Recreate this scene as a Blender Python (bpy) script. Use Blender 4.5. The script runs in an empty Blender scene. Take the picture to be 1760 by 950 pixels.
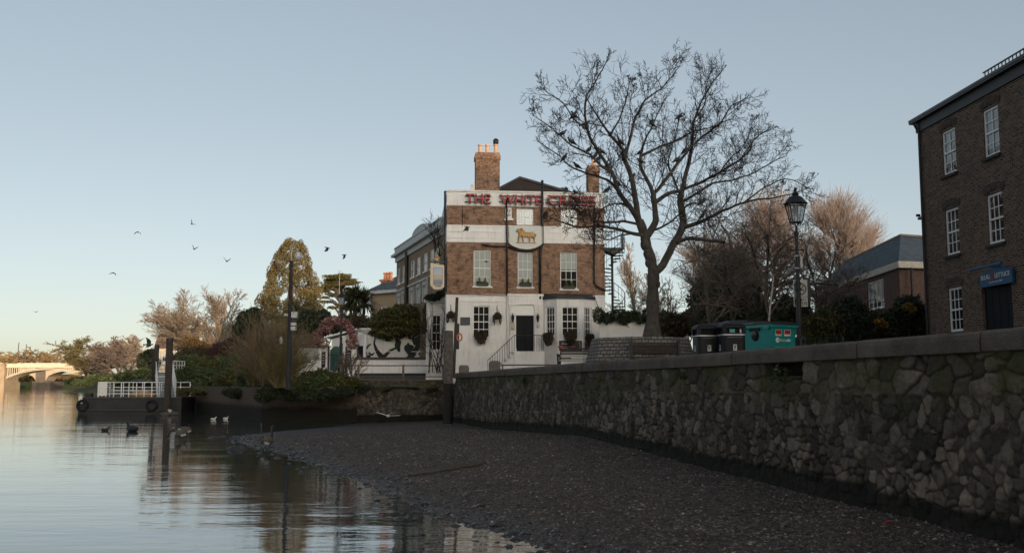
import bpy, math, random
import numpy as np
from mathutils import Vector, Matrix

SC = bpy.context.scene
COL = SC.collection

# ------------------------------------------------------------------ camera, sky, sun, exposure
FPX = 1711.0                       # focal length in photo pixels (35 mm)
PITCH = math.radians(6.08)
EYE = 2.4
cam_data = bpy.data.cameras.new('camera')
cam_data.lens = 35.0
cam_data.sensor_width = 36.0
cam_data.clip_start = 0.1
cam_data.clip_end = 6000.0
cam = bpy.data.objects.new('camera', cam_data)
COL.objects.link(cam)
cam.location = (0, 0, EYE)
cam.rotation_euler = (math.radians(90) + PITCH, 0, 0)
SC.camera = cam

SUN_EL = math.radians(6.5)
SUN_AZ = math.radians(24.0)        # to the right of straight behind the camera
to_sun = Vector((math.sin(SUN_AZ) * math.cos(SUN_EL), -math.cos(SUN_AZ) * math.cos(SUN_EL), math.sin(SUN_EL)))
world = bpy.data.worlds.new('World')
SC.world = world
world.use_nodes = True
wn = world.node_tree.nodes
wl = world.node_tree.links
wn.clear()
sky = wn.new('ShaderNodeTexSky')
sky.sky_type = 'NISHITA'
sky.sun_disc = False
sky.sun_elevation = SUN_EL
sky.sun_rotation = math.radians(180) - SUN_AZ
sky.altitude = 0
sky.air_density = 0.6
sky.dust_density = 1.0
sky.ozone_density = 0.5
wbg = wn.new('ShaderNodeBackground')
wbg.inputs['Strength'].default_value = 0.15
wout = wn.new('ShaderNodeOutputWorld')
# soft, low-contrast grade of the sky's own colours
def _wmath(op, a, b):
    m = wn.new('ShaderNodeVectorMath'); m.operation = op
    wl.new(a, m.inputs[0]); m.inputs[1].default_value = b
    return m.outputs[0]
_hs = wn.new('ShaderNodeHueSaturation'); _hs.inputs['Saturation'].default_value = 0.9
_gm = wn.new('ShaderNodeGamma'); _gm.inputs['Gamma'].default_value = 0.6
wl.new(sky.outputs[0], _hs.inputs['Color'])
wl.new(_wmath('MULTIPLY', _hs.outputs[0], (0.15, 0.15, 0.15)), _gm.inputs['Color'])
_lo = _wmath('MULTIPLY', _gm.outputs[0], (0.705 / 0.15, 0.692 / 0.15, 0.66 / 0.15))
# extra glow added to the sky around the sun, to brighten the shaded fronts
_glow_boost = _wmath('MAXIMUM', _wmath('SUBTRACT', _wmath('MULTIPLY', _hs.outputs[0], (0.15, 0.15, 0.15)), (0.85, 0.85, 0.85)), (0, 0, 0))
_glow_boost = _wmath('MINIMUM', _wmath('MULTIPLY', _glow_boost, (14.0 / 0.15, 14.5 / 0.15, 15.5 / 0.15)), (4.6 / 0.15, 4.5 / 0.15, 4.3 / 0.15))
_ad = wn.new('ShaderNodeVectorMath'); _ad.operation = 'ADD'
wl.new(_lo, _ad.inputs[0]); wl.new(_glow_boost, _ad.inputs[1])
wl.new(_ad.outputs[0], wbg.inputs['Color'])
wl.new(wbg.outputs[0], wout.inputs['Surface'])

sun_l = bpy.data.lights.new('sun', 'SUN')
sun_l.energy = 3.1
sun_l.angle = math.radians(0.6)
sun_l.color = (1.0, 0.73, 0.50)
sun = bpy.data.objects.new('sun', sun_l)
COL.objects.link(sun)
sun.rotation_euler = to_sun.to_track_quat('Z', 'Y').to_euler()

vs = SC.view_settings
SC.display_settings.display_device = 'sRGB'
vs.view_transform = 'Standard'
vs.look = 'None'
vs.exposure = 0.5
vs.gamma = 1.0
vs.use_curve_mapping = False
SC.cycles.max_bounces = 6
SC.cycles.diffuse_bounces = 3
SC.cycles.glossy_bounces = 3
SC.cycles.transparent_max_bounces = 24
SC.cycles.use_denoising = True

# ------------------------------------------------------------------ measuring helpers
CP, SP = math.cos(PITCH), math.sin(PITCH)
def ray(px, py):
    u = (px - 880.0) / FPX
    v = (475.0 - py) / FPX
    return Vector((u, CP - v * SP, SP + v * CP))
def P(px, py, Y):
    """world point at distance Y in front of the camera seen at photo pixel (px, py)"""
    d = ray(px, py)
    t = Y / d.y
    return Vector((d.x * t, Y, EYE + d.z * t))
def G(px, py, z=0.0):
    """world point of height z seen at a photo pixel"""
    d = ray(px, py)
    t = (z - EYE) / d.z
    return Vector((d.x * t, d.y * t, z))

# ------------------------------------------------------------------ object helpers
def tag(o, label=None, cat=None, group=None, kind=None):
    if label: o['label'] = label
    if cat: o['category'] = cat
    if group: o['group'] = group
    if cat and not kind: kind = 'thing'
    if kind: o['kind'] = kind
    return o
def thing(name, label, cat, loc=(0, 0, 0), rz=0.0, group=None):
    o = bpy.data.objects.new(name, None)
    o.empty_display_size = 0.3
    COL.objects.link(o)
    o.location = loc
    o.rotation_euler = (0, 0, rz)
    return tag(o, label, cat, group)
def dup(root, loc=None, rz=None, label=None, scale=None):
    r = root.copy(); COL.objects.link(r)
    if loc is not None: r.location = loc
    if rz is not None: r.rotation_euler = (0, 0, rz)
    if scale is not None: r.scale = scale if hasattr(scale, '__len__') else (scale,) * 3
    if label: r['label'] = label
    for ch in list(root.children):
        c = ch.copy(); COL.objects.link(c); c.parent = r
        for g in list(ch.children):
            d = g.copy(); COL.objects.link(d); d.parent = c
    return r

class MB:
    """collects shapes, builds ONE mesh"""
    def __init__(self):
        self.v = []; self.f = []; self.m = []; self.mi = 0
    def add(self, vs_, fs):
        n = len(self.v)
        self.v.extend([tuple(p) for p in vs_])
        self.f.extend([tuple(i + n for i in f) for f in fs])
        self.m.extend([self.mi] * len(fs))
    def box(self, x0, x1, y0, y1, z0, z1, rot=None, piv=None):
        p = [(x0, y0, z0), (x1, y0, z0), (x1, y1, z0), (x0, y1, z0), (x0, y0, z1), (x1, y0, z1), (x1, y1, z1), (x0, y1, z1)]
        if rot is not None:
            pv = Vector(piv if piv else (0, 0, 0))
            p = [rot @ (Vector(q) - pv) + pv for q in p]
        self.add(p, [(0, 3, 2, 1), (4, 5, 6, 7), (0, 1, 5, 4), (1, 2, 6, 5), (2, 3, 7, 6), (3, 0, 4, 7)])
    def cbox(self, c, s, rot=None):
        x, y, z = c; a, b, d = s[0] / 2, s[1] / 2, s[2] / 2
        self.box(x - a, x + a, y - b, y + b, z - d, z + d, rot, c)
    def quad(self, a, b, c, d):
        self.add([a, b, c, d], [(0, 1, 2, 3)])
    def poly(self, pts):
        self.add(pts, [tuple(range(len(pts)))])
    def prism(self, pts, ext):
        """planar polygon pts (3D) extruded by vector ext"""
        n = len(pts); e = Vector(ext)
        a = [Vector(p) for p in pts]; b = [p + e for p in a]
        fs = [tuple(range(n - 1, -1, -1)), tuple(range(n, 2 * n))]
        fs += [(i, (i + 1) % n, n + (i + 1) % n, n + i) for i in range(n)]
        self.add(a + b, fs)
    def tube(self, pts, rad, n=6, cap=True):
        pts = [Vector(p) for p in pts]
        if not hasattr(rad, '__len__'): rad = [rad] * len(pts)
        k = len(pts)
        base = len(self.v)
        up = None
        for i in range(k):
            t = (pts[min(i + 1, k - 1)] - pts[max(i - 1, 0)])
            if t.length < 1e-9: t = Vector((0, 0, 1))
            t.normalize()
            if up is None:
                a = Vector((1, 0, 0)) if abs(t.x) < 0.8 else Vector((0, 1, 0))
                up = t.cross(a).normalized()
            else:
                up = (up - t * up.dot(t))
                if up.length < 1e-6: up = t.orthogonal()
                up.normalize()
            s = t.cross(up)
            for j in range(n):
                a = 2 * math.pi * j / n
                q = pts[i] + (up * math.cos(a) + s * math.sin(a)) * rad[i]
                self.v.append((q.x, q.y, q.z))
        for i in range(k - 1):
            for j in range(n):
                a = base + i * n + j; b = base + i * n + (j + 1) % n
                self.f.append((a, b, b + n, a + n)); self.m.append(self.mi)
        if cap:
            self.f.append(tuple(base + j for j in range(n - 1, -1, -1))); self.m.append(self.mi)
            self.f.append(tuple(base + (k - 1) * n + j for j in range(n))); self.m.append(self.mi)
    def lathe(self, prof, c=(0, 0, 0), n=16, sx=1, sy=1):
        """prof = [(r, z)...] bottom to top"""
        base = len(self.v)
        for r, z in prof:
            for j in range(n):
                a = 2 * math.pi * (j + .5) / n
                self.v.append((c[0] + r * sx * math.cos(a), c[1] + r * sy * math.sin(a), c[2] + z))
        for i in range(len(prof) - 1):
            for j in range(n):
                a = base + i * n + j; b = base + i * n + (j + 1) % n
                self.f.append((a, b, b + n, a + n)); self.m.append(self.mi)
        self.f.append(tuple(base + j for j in range(n - 1, -1, -1))); self.m.append(self.mi)
        k = len(prof) - 1
        self.f.append(tuple(base + k * n + j for j in range(n))); self.m.append(self.mi)
    def ell(self, c, r, rot=None, n=10, m=6):
        """ellipsoid"""
        c = Vector(c); vs_ = []; fs = []
        for i in range(m + 1):
            t = math.pi * i / m
            for j in range(n):
                a = 2 * math.pi * j / n
                p = Vector((r[0] * math.sin(t) * math.cos(a), r[1] * math.sin(t) * math.sin(a), r[2] * math.cos(t)))
                if rot is not None: p = rot @ p
                vs_.append(c + p)
        for i in range(m):
            for j in range(n):
                fs.append((i * n + j, (i + 1) * n + j, (i + 1) * n + (j + 1) % n, i * n + (j + 1) % n))
        self.add(vs_, fs)
    def build(self, name, mats, parent=None, smooth=False, bevel=0):
        me = bpy.data.meshes.new(name)
        me.from_pydata(self.v, [], self.f)
        if not isinstance(mats, (list, tuple)): mats = [mats]
        for m_ in mats: me.materials.append(m_)
        if len(mats) > 1: me.polygons.foreach_set('material_index', self.m)
        if smooth: me.polygons.foreach_set('use_smooth', [True] * len(me.polygons))
        me.validate()
        o = bpy.data.objects.new(name, me)
        COL.objects.link(o)
        if parent is not None: o.parent = parent
        if bevel:
            b = o.modifiers.new('bevel', 'BEVEL'); b.width = bevel; b.segments = 2; b.limit_method = 'ANGLE'
        return o

def np_mesh(name, V, Fc, mat, parent=None, smooth=False):
    """V (n,3), Fc (m,k) arrays of same-size faces"""
    me = bpy.data.meshes.new(name)
    V = np.ascontiguousarray(V, dtype=np.float32); Fc = np.ascontiguousarray(Fc, dtype=np.int32)
    k = Fc.shape[1]
    me.vertices.add(len(V)); me.vertices.foreach_set('co', V.ravel())
    me.loops.add(Fc.size); me.loops.foreach_set('vertex_index', Fc.ravel())
    me.polygons.add(len(Fc)); me.polygons.foreach_set('loop_start', np.arange(0, Fc.size, k, dtype=np.int32))
    if smooth: me.polygons.foreach_set('use_smooth', np.ones(len(Fc), dtype=bool))
    me.materials.append(mat)
    me.update(calc_edges=True)
    o = bpy.data.objects.new(name, me); COL.objects.link(o)
    if parent is not None: o.parent = parent
    return o

# ------------------------------------------------------------------ numpy value noise
_rng0 = np.random.RandomState(7)
_perm = _rng0.rand(256, 256)
def vnoise(x, y, seed=0):
    x = np.asarray(x, dtype=np.float64) + seed * 17.31; y = np.asarray(y, dtype=np.float64) + seed * 9.73
    xi = np.floor(x).astype(int); yi = np.floor(y).astype(int)
    fx = x - xi; fy = y - yi
    fx = fx * fx * (3 - 2 * fx); fy = fy * fy * (3 - 2 * fy)
    a = _perm[xi & 255, yi & 255]; b = _perm[(xi + 1) & 255, yi & 255]
    c = _perm[xi & 255, (yi + 1) & 255]; d = _perm[(xi + 1) & 255, (yi + 1) & 255]
    return (a * (1 - fx) + b * fx) * (1 - fy) + (c * (1 - fx) + d * fx) * fy
def fbm(x, y, o=4, seed=0):
    s = 0; a = 0.5; t = 0
    for i in range(o):
        s = s + a * vnoise(x * 2 ** i, y * 2 ** i, seed + i); t += a; a *= .5
    return s / t

# ------------------------------------------------------------------ materials
MATS = {}
class NT:
    def __init__(self, name):
        self.mat = bpy.data.materials.new(name); self.mat.use_nodes = True
        self.n = self.mat.node_tree.nodes; self.l = self.mat.node_tree.links
        self.b = self.n['Principled BSDF']; self.out = self.n['Material Output']
    def new(self, t, **kw):
        n = self.n.new(t)
        for k, v in kw.items(): setattr(n, k, v)
        return n
    def link(self, a, b): self.l.new(a, b)
    def coords(self, kind='Object'):
        return self.new('ShaderNodeTexCoord').outputs[kind]
    def noise(self, vec, scale, detail=4, rough=.6, dist=0):
        n = self.new('ShaderNodeTexNoise')
        n.inputs['Scale'].default_value = scale; n.inputs['Detail'].default_value = detail
        n.inputs['Roughness'].default_value = rough; n.inputs['Distortion'].default_value = dist
        if vec is not None: self.link(vec, n.inputs['Vector'])
        return n.outputs['Fac']
    def ramp(self, fac, stops, interp='LINEAR'):
        r = self.new('ShaderNodeValToRGB'); r.color_ramp.interpolation = interp
        cr = r.color_ramp
        while len(cr.elements) < len(stops): cr.elements.new(.5)
        for e, (p, c) in zip(cr.elements, stops):
            e.position = p; e.color = (c[0], c[1], c[2], 1) if hasattr(c, '__len__') else (c, c, c, 1)
        self.link(fac, r.inputs['Fac'])
        return r.outputs['Color']
    def mix(self, fac, a, b, blend='MIX'):
        m = self.new('ShaderNodeMix', data_type='RGBA', blend_type=blend)
        for s, v in ((m.inputs[0], fac), (m.inputs[6], a), (m.inputs[7], b)):
            if hasattr(v, 'links') or hasattr(v, 'is_linked'): self.link(v, s)
            elif hasattr(v, '__len__'): s.default_value = (v[0], v[1], v[2], 1)
            else: s.default_value = v if s.type == 'VALUE' else (v, v, v, 1)
        return m.outputs[2]
    def math(self, op, a, b=0.0):
        m = self.new('ShaderNodeMath', operation=op)
        for s, v in ((m.inputs[0], a), (m.inputs[1], b)):
            if hasattr(v, 'is_linked'): self.link(v, s)
            else: s.default_value = v
        return m.outputs[0]
    def bump(self, h, dist=.01, strength=1.0, normal=None):
        b = self.new('ShaderNodeBump'); b.inputs['Distance'].default_value = dist; b.inputs['Strength'].default_value = strength
        self.link(h, b.inputs['Height'])
        if normal is not None: self.link(normal, b.inputs['Normal'])
        self.link(b.outputs[0], self.b.inputs['Normal'])
        return b.outputs[0]
    def set(self, **kw):
        for k, v in kw.items():
            s = self.b.inputs[k.replace('_', ' ')]
            if hasattr(v, 'is_linked'): self.link(v, s)
            elif hasattr(v, '__len__') and len(v) == 3: s.default_value = (v[0], v[1], v[2], 1)
            else: s.default_value = v
        return self

def plain(name, c, rough=.6, metal=0., var=.25, scale=6., bump=.0, spec=.4, kind='Object'):
    """one colour with worn, blotchy variation and optional fine bump"""
    if name in MATS: return MATS[name]
    t = NT(name)
    co = t.coords(kind)
    n1 = t.noise(co, scale, 5, .65)
    dark = tuple(x * (1 - var) for x in c); lite = tuple(min(1, x * (1 + var)) for x in c)
    t.set(Base_Color=t.ramp(n1, [(.3, dark), (.7, lite)]), Metallic=metal, Specular_IOR_Level=spec)
    t.set(Roughness=t.math('ADD', t.math('MULTIPLY', n1, .3), rough - .15))
    if bump: t.bump(t.noise(co, scale * 6, 4), bump)
    MATS[name] = t.mat
    return t.mat

def brick_mat(name, c1, c2, mortar, bw=.225, bh=.075, ms=.010, var=(.6, 1.35), bump=.006, bias=0., stain=0.35, soot=(.05, .04, .035), tide=None, polar=0):
    t = NT(name)
    co = t.coords('Object')
    sep = t.new('ShaderNodeSeparateXYZ'); t.link(co, sep.inputs[0])
    cb = t.new('ShaderNodeCombineXYZ')
    if polar: t.link(t.math('MULTIPLY', t.math('ARCTAN2', sep.outputs[1], sep.outputs[0]), polar), cb.inputs[0])
    else: t.link(t.math('ADD', sep.outputs[0], sep.outputs[1]), cb.inputs[0])
    t.link(sep.outputs[2], cb.inputs[1])
    br = t.new('ShaderNodeTexBrick')
    br.inputs['Scale'].default_value = 1; br.inputs['Brick Width'].default_value = bw; br.inputs['Row Height'].default_value = bh
    br.inputs['Mortar Size'].default_value = ms; br.inputs['Mortar Smooth'].default_value = .2; br.inputs['Bias'].default_value = bias
    br.inputs['Color1'].default_value = (*c1, 1); br.inputs['Color2'].default_value = (*c2, 1); br.inputs['Mortar'].default_value = (*mortar, 1)
    t.link(cb.outputs[0], br.inputs['Vector'])
    n1 = t.noise(co, 2.2, 5, .7)
    n2 = t.noise(co, 14, 3, .6)
    tone = t.ramp(n2, [(.3, var[0]), (.7, var[1])])
    c = t.mix(.8, br.outputs['Color'], tone, 'MULTIPLY')
    blot = t.ramp(n1, [(.48, 0.), (.68, stain)])
    c = t.mix(blot, c, soot)
    if tide is not None:
        wv = t.math('ADD', sep.outputs[2], t.math('MULTIPLY', n1, .9))
        c = t.mix(t.ramp(t.math('SUBTRACT', wv, tide - .5), [(.35, .92), (.65, 0.)]), c, (.012, .013, .009))
    t.set(Base_Color=c, Roughness=.9, Specular_IOR_Level=.2)
    h = t.math('SUBTRACT', t.math('MULTIPLY', n2, .4), br.outputs['Fac'])
    t.bump(h, bump)
    MATS[name] = t.mat
    return t.mat

def leaf_mat(name, cols, rough=.6, trans=.0):
    """colour differs leaf by leaf"""
    t = NT(name)
    g = t.new('ShaderNodeNewGeometry')
    k = len(cols)
    c = t.ramp(g.outputs['Random Per Island'], [(i / max(1, k - 1), cols[i]) for i in range(k)])
    n1 = t.noise(t.coords('Object'), .9, 3)
    c = t.mix(.6, c, t.ramp(n1, [(.35, .6), (.65, 1.35)]), 'MULTIPLY')
    t.set(Base_Color=c, Roughness=rough, Specular_IOR_Level=.3)
    MATS[name] = t.mat
    return t.mat

def glass_mat(name, tint=(.9, .95, .95), base=.06):
    t = NT(name)
    t.n.remove(t.b)
    fr = t.new('ShaderNodeFresnel'); fr.inputs['IOR'].default_value = 1.5
    gl = t.new('ShaderNodeBsdfGlossy'); gl.inputs['Roughness'].default_value = .02; gl.inputs['Color'].default_value = (1, 1, 1, 1)
    tr = t.new('ShaderNodeBsdfTransparent'); tr.inputs['Color'].default_value = (*tint, 1)
    mx = t.new('ShaderNodeMixShader')
    t.link(t.math('ADD', fr.outputs[0], base), mx.inputs[0]); t.link(tr.outputs[0], mx.inputs[1]); t.link(gl.outputs[0], mx.inputs[2])
    bp = t.new('ShaderNodeBump'); bp.inputs['Distance'].default_value = .004
    t.link(t.noise(t.coords('Object'), 1.7, 2), bp.inputs['Height']); t.link(bp.outputs[0], gl.inputs['Normal'])
    t.link(mx.outputs[0], t.out.inputs['Surface'])
    MATS[name] = t.mat
    return t.mat
# ------------------------------------------------------------------ lie of the land
def wall_x(Y): return 6.58 - 0.2275 * (Y - 12.8)
_zt0 = P(1760, 563, 12.8).z; _zt1 = P(785, 640.5, 55.0).z
def wall_top(Y): return _zt0 + (_zt1 - _zt0) * (Y - 12.8) / (55.0 - 12.8)
QUAY = 2.75
shore_px = [(960, 948), (870, 915), (780, 890), (700, 862), (640, 832), (560, 802), (500, 781), (440, 768), (395, 751), (470, 742), (560, 734), (620, 724)]
shore = [Vector((7.5, 3.0, 0)), Vector((4.6, 7.5, 0)), Vector((2.2, 11.0, 0))] + [G(x, y, 0) for x, y in shore_px] + [Vector((-9.5, 61.5, 0))]
wall_base_pts = [(3.0, .25), (13.4, .36), (16, .42), (22.9, .55), (31.9, .72), (38, .55), (46, .32), (56, .2), (62, .12)]
def wall_base(Y):
    return float(np.interp(Y, [p[0] for p in wall_base_pts], [p[1] for p in wall_base_pts]))

# water ------------------------------------------------------------
t = NT('river_water')
co = t.coords('Object')
mp = t.new('ShaderNodeMapping'); mp.inputs['Scale'].default_value = (1.0, 2.2, 1)
t.link(co, mp.inputs[0])
w1 = t.noise(mp.outputs[0], 1.5, 4, .55, .4)
w2 = t.noise(mp.outputs[0], 0.35, 2, .5)
mp3 = t.new('ShaderNodeMapping'); mp3.inputs['Scale'].default_value = (.35, 1.0, 1); t.link(co, mp3.inputs[0])
w3 = t.noise(mp3.outputs[0], .09, 4, .6)
w4 = t.noise(mp.outputs[0], 6.5, 3, .5, .3)
mp4 = t.new('ShaderNodeMapping'); mp4.inputs['Scale'].default_value = (.16, 1.0, 1); t.link(co, mp4.inputs[0])
w5 = t.noise(mp4.outputs[0], .55, 3, .6)
calm = t.math('MULTIPLY', t.ramp(w3, [(.38, .45), (.62, 1.0)]), t.ramp(w5, [(.35, .55), (.65, 1.1)]))
h = t.math('ADD', t.math('MULTIPLY', w1, 1.0), t.math('MULTIPLY', w2, 1.5))
h = t.math('ADD', h, t.math('MULTIPLY', w4, .10))
h = t.math('MULTIPLY', h, calm)
t.set(Base_Color=(.045, .05, .05), Roughness=.015, IOR=2.3, Specular_IOR_Level=.5)
t.bump(h, .0088)
WATER = t.mat
mb = MB()
mb.quad((-3000, -60, 0), (3000, -60, 0), (3000, 4500, 0), (-3000, 4500, 0))
tag(mb.build('river', WATER), kind='structure')

# shingle beach ----------------------------------------------------
def seg_dist(px_, py_, poly):
    d = np.full(px_.shape, 1e9)
    for a, b in zip(poly[:-1], poly[1:]):
        ax, ay, bx, by = a[0], a[1], b[0], b[1]
        tt = np.clip(((px_ - ax) * (bx - ax) + (py_ - ay) * (by - ay)) / ((bx - ax) ** 2 + (by - ay) ** 2), 0, 1)
        d = np.minimum(d, np.hypot(px_ - ax - tt * (bx - ax), py_ - ay - tt * (by - ay)))
    return d
def inside(px_, py_, poly):
    r = np.zeros(px_.shape, dtype=bool); n = len(poly)
    for i in range(n):
        x1, y1 = poly[i][0], poly[i][1]; x2, y2 = poly[(i + 1) % n][0], poly[(i + 1) % n][1]
        c = ((y1 > py_) != (y2 > py_))
        with np.errstate(divide='ignore', invalid='ignore'):
            r ^= c & (px_ < (x2 - x1) * (py_ - y1) / (y2 - y1 + 1e-12) + x1)
    return r
beach_poly = [tuple(p)[:2] for p in shore] + [(-4.0, 62.5), (wall_x(56), 56), (30, 56), (30, 3.0)]
def beach_z(X, Y):
    X = np.asarray(X, float); Y = np.asarray(Y, float)
    wob = (fbm(X * .55, Y * .55, 3, 3) - .5) * .9
    d = seg_dist(X, Y, shore)
    ins = inside(X, Y, beach_poly)
    zw = np.interp(Y, [p[0] for p in wall_base_pts], [p[1] for p in wall_base_pts])
    dw = np.maximum(0.02, (wall_x(Y) - X) * .975)
    d2 = np.maximum(0, d + wob * np.exp(-d * .6) * .5)
    tt = np.clip(d2 / (d2 + dw), 0, 1) ** .85
    z_in = zw * tt
    z_out = -0.12 * d
    z = np.where(ins, z_in, z_out)
    bump = (fbm(X * .35, Y * .35, 3, 1) - .5) * .12 + (fbm(X * 1.6, Y * 1.6, 3, 2) - .5) * .035
    return z + bump * np.where(ins, np.clip(d / 1.5, .45, 1), .35) + .004
ys = [3.0]
while ys[-1] < 63: ys.append(ys[-1] + max(.05, .0065 * ys[-1]))
ys = np.array(ys)
xs = np.linspace(0, 1, 190)
U, YY = np.meshgrid(xs, ys)
left = np.interp(YY, [3, 8, 14, 24, 34, 45, 52, 63], [2.5, 0, -3.5, -8, -12, -16.5, -16.5, -13])
right = wall_x(YY) + .35
XX = left + (right - left) * U
ZZ = beach_z(XX, YY)
nr, ncol = XX.shape
idx = np.arange(nr * ncol).reshape(nr, ncol)
Fq = np.stack([idx[:-1, :-1], idx[:-1, 1:], idx[1:, 1:], idx[1:, :-1]], -1).reshape(-1, 4)
t = NT('wet_shingle')
co = t.coords('Object')
vo = t.new('ShaderNodeTexVoronoi'); vo.inputs['Scale'].default_value = 16; t.link(co, vo.inputs['Vector'])
vo2 = t.new('ShaderNodeTexVoronoi'); vo2.inputs['Scale'].default_value = 37; t.link(co, vo2.inputs['Vector'])
n1 = t.noise(co, .5, 4)
sep = t.new('ShaderNodeSeparateColor'); t.link(vo.outputs['Color'], sep.inputs[0])
c1 = t.ramp(sep.outputs[0], [(0, (.012, .010, .009)), (.5, (.045, .036, .031)), (.85, (.12, .097, .08)), (1, (.28, .23, .19))])
c1 = t.mix(t.ramp(n1, [(.35, .1), (.65, .7)]), c1, (.055, .036, .032))
geo = t.new('ShaderNodeNewGeometry'); sz = t.new('ShaderNodeSeparateXYZ'); t.link(geo.outputs['Position'], sz.inputs[0])
wet = t.ramp(sz.outputs[2], [(0.0, 1.0), (.14, 0.0)])
t.set(Base_Color=t.mix(wet, c1, (.012, .012, .013)), Roughness=t.math('SUBTRACT', .85, t.math('MULTIPLY', wet, .5)), Specular_IOR_Level=.35)
hh = t.math('ADD', t.math('MULTIPLY', vo.outputs['Distance'], -1.0), t.math('MULTIPLY', vo2.outputs['Distance'], -.4))
t.bump(hh, .035)
SHINGLE = t.mat
tag(np_mesh('foreshore', np.stack([XX.ravel(), YY.ravel(), ZZ.ravel()], -1), Fq, SHINGLE, smooth=True), kind='structure')

# loose pebbles on it
def pebbles(n, seed=3):
    r = np.random.RandomState(seed)
    Y = 9 + 36 * r.rand(n) ** 1.35
    lo = np.interp(Y, [3, 8, 11, 14.2, 17.7, 23.9, 33.7, 44.6, 52], [6.5, 4.2, 2.2, .5, -1.6, -4, -8, -12.5, -10]); hi = wall_x(Y) - .05
    X = lo + (hi - lo) * r.rand(n)
    Z = beach_z(X, Y)
    k = Z > -.05
    X, Y, Z = X[k], Y[k], Z[k]; n = len(X)
    base = np.array([(1, 0, 0), (-1, 0, 0), (0, 1, 0), (0, -1, 0), (0, 0, 1), (0, 0, -1)], float)
    faces = np.array([(0, 2, 4), (2, 1, 4), (1, 3, 4), (3, 0, 4), (2, 0, 5), (1, 2, 5), (3, 1, 5), (0, 3, 5)])
    sz_ = (.011 + .026 * r.rand(n) ** 3)[:, None] * np.stack([1 + .6 * r.rand(n), .7 + .5 * r.rand(n), .4 + .35 * r.rand(n)], -1)
    V = base[None] * sz_[:, None, :] * (0.8 + .4 * r.rand(n, 6, 1))
    a = r.rand(n) * 6.283; ca, sa = np.cos(a), np.sin(a); tl = (r.rand(n) - .5) * .9
    x = V[..., 0] * ca[:, None] - V[..., 1] * sa[:, None]; y = V[..., 0] * sa[:, None] + V[..., 1] * ca[:, None]; z = V[..., 2] + x * tl[:, None]
    V = np.stack([x + X[:, None], y + Y[:, None], z + Z[:, None] + sz_[:, 2:3] * .3], -1).reshape(-1, 3)
    Fa = (faces[None] + (np.arange(n) * 6)[:, None, None]).reshape(-1, 3)
    return V, Fa
PEB = leaf_mat('pebble', [(.018, .016, .015), (.04, .034, .03), (.08, .065, .055), (.10, .07, .055), (.03, .028, .028), (.17, .145, .12), (.05, .04, .034), (.34, .29, .25)], .6)
V, Fa = pebbles(60000)
tag(np_mesh('beach_pebbles', V, Fa, PEB), 'loose dark pebbles scattered over the shingle beach', 'pebbles', kind='stuff')

# rubble walls -----------------------------------------------------
def rubble_mat(name, c_lo, c_mid, c_hi, moss=(.042, .040, .013)):
    t = NT(name)
    a = t.new('ShaderNodeAttribute'); a.attribute_name = 'stone'
    s = t.new('ShaderNodeSeparateColor'); t.link(a.outputs['Color'], s.inputs[0])
    co = t.coords('Object')
    n1 = t.noise(co, 9, 6, .7); n2 = t.noise(co, 45, 4, .65); n0 = t.noise(co, .7, 4, .6)
    c = t.ramp(s.outputs[0], [(0, c_lo), (.45, c_mid), (.8, c_hi), (1, tuple(x * .55 for x in c_mid))])
    c = t.mix(.85, c, t.ramp(n1, [(.25, .45), (.72, 1.5)]), 'MULTIPLY')
    c = t.mix(.7, c, t.ramp(n0, [(.3, .6), (.7, 1.25)]), 'MULTIPLY')
    c = t.mix(t.ramp(t.noise(co, 3.1, 6, .75), [(.60, 0.), (.72, .55)]), c, (.22, .205, .18))
    c = t.mix(t.math('MULTIPLY', t.ramp(s.outputs[1], [(.0, 1.), (.75, 0.)]), .95), c, (.008, .008, .006))
    mo = t.math('MULTIPLY', s.outputs[2], t.ramp(t.noise(co, 1.3, 5, .7), [(.4, 0), (.62, 1)]))
    c = t.mix(mo, c, t.mix(n1, moss, tuple(x * 1.8 for x in moss)))
    t.set(Base_Color=c, Roughness=.9, Specular_IOR_Level=.25)
    t.bump(t.math('ADD', t.math('MULTIPLY', n1, .7), t.math('MULTIPLY', n2, .35)), .03)
    return t.mat
RUBBLE = rubble_mat('quay_stone', (.036, .029, .025), (.085, .067, .053), (.19, .152, .12))
RUBBLE_FAR = rubble_mat('far_stone', (.05, .042, .036), (.09, .075, .062), (.15, .125, .10))

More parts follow.
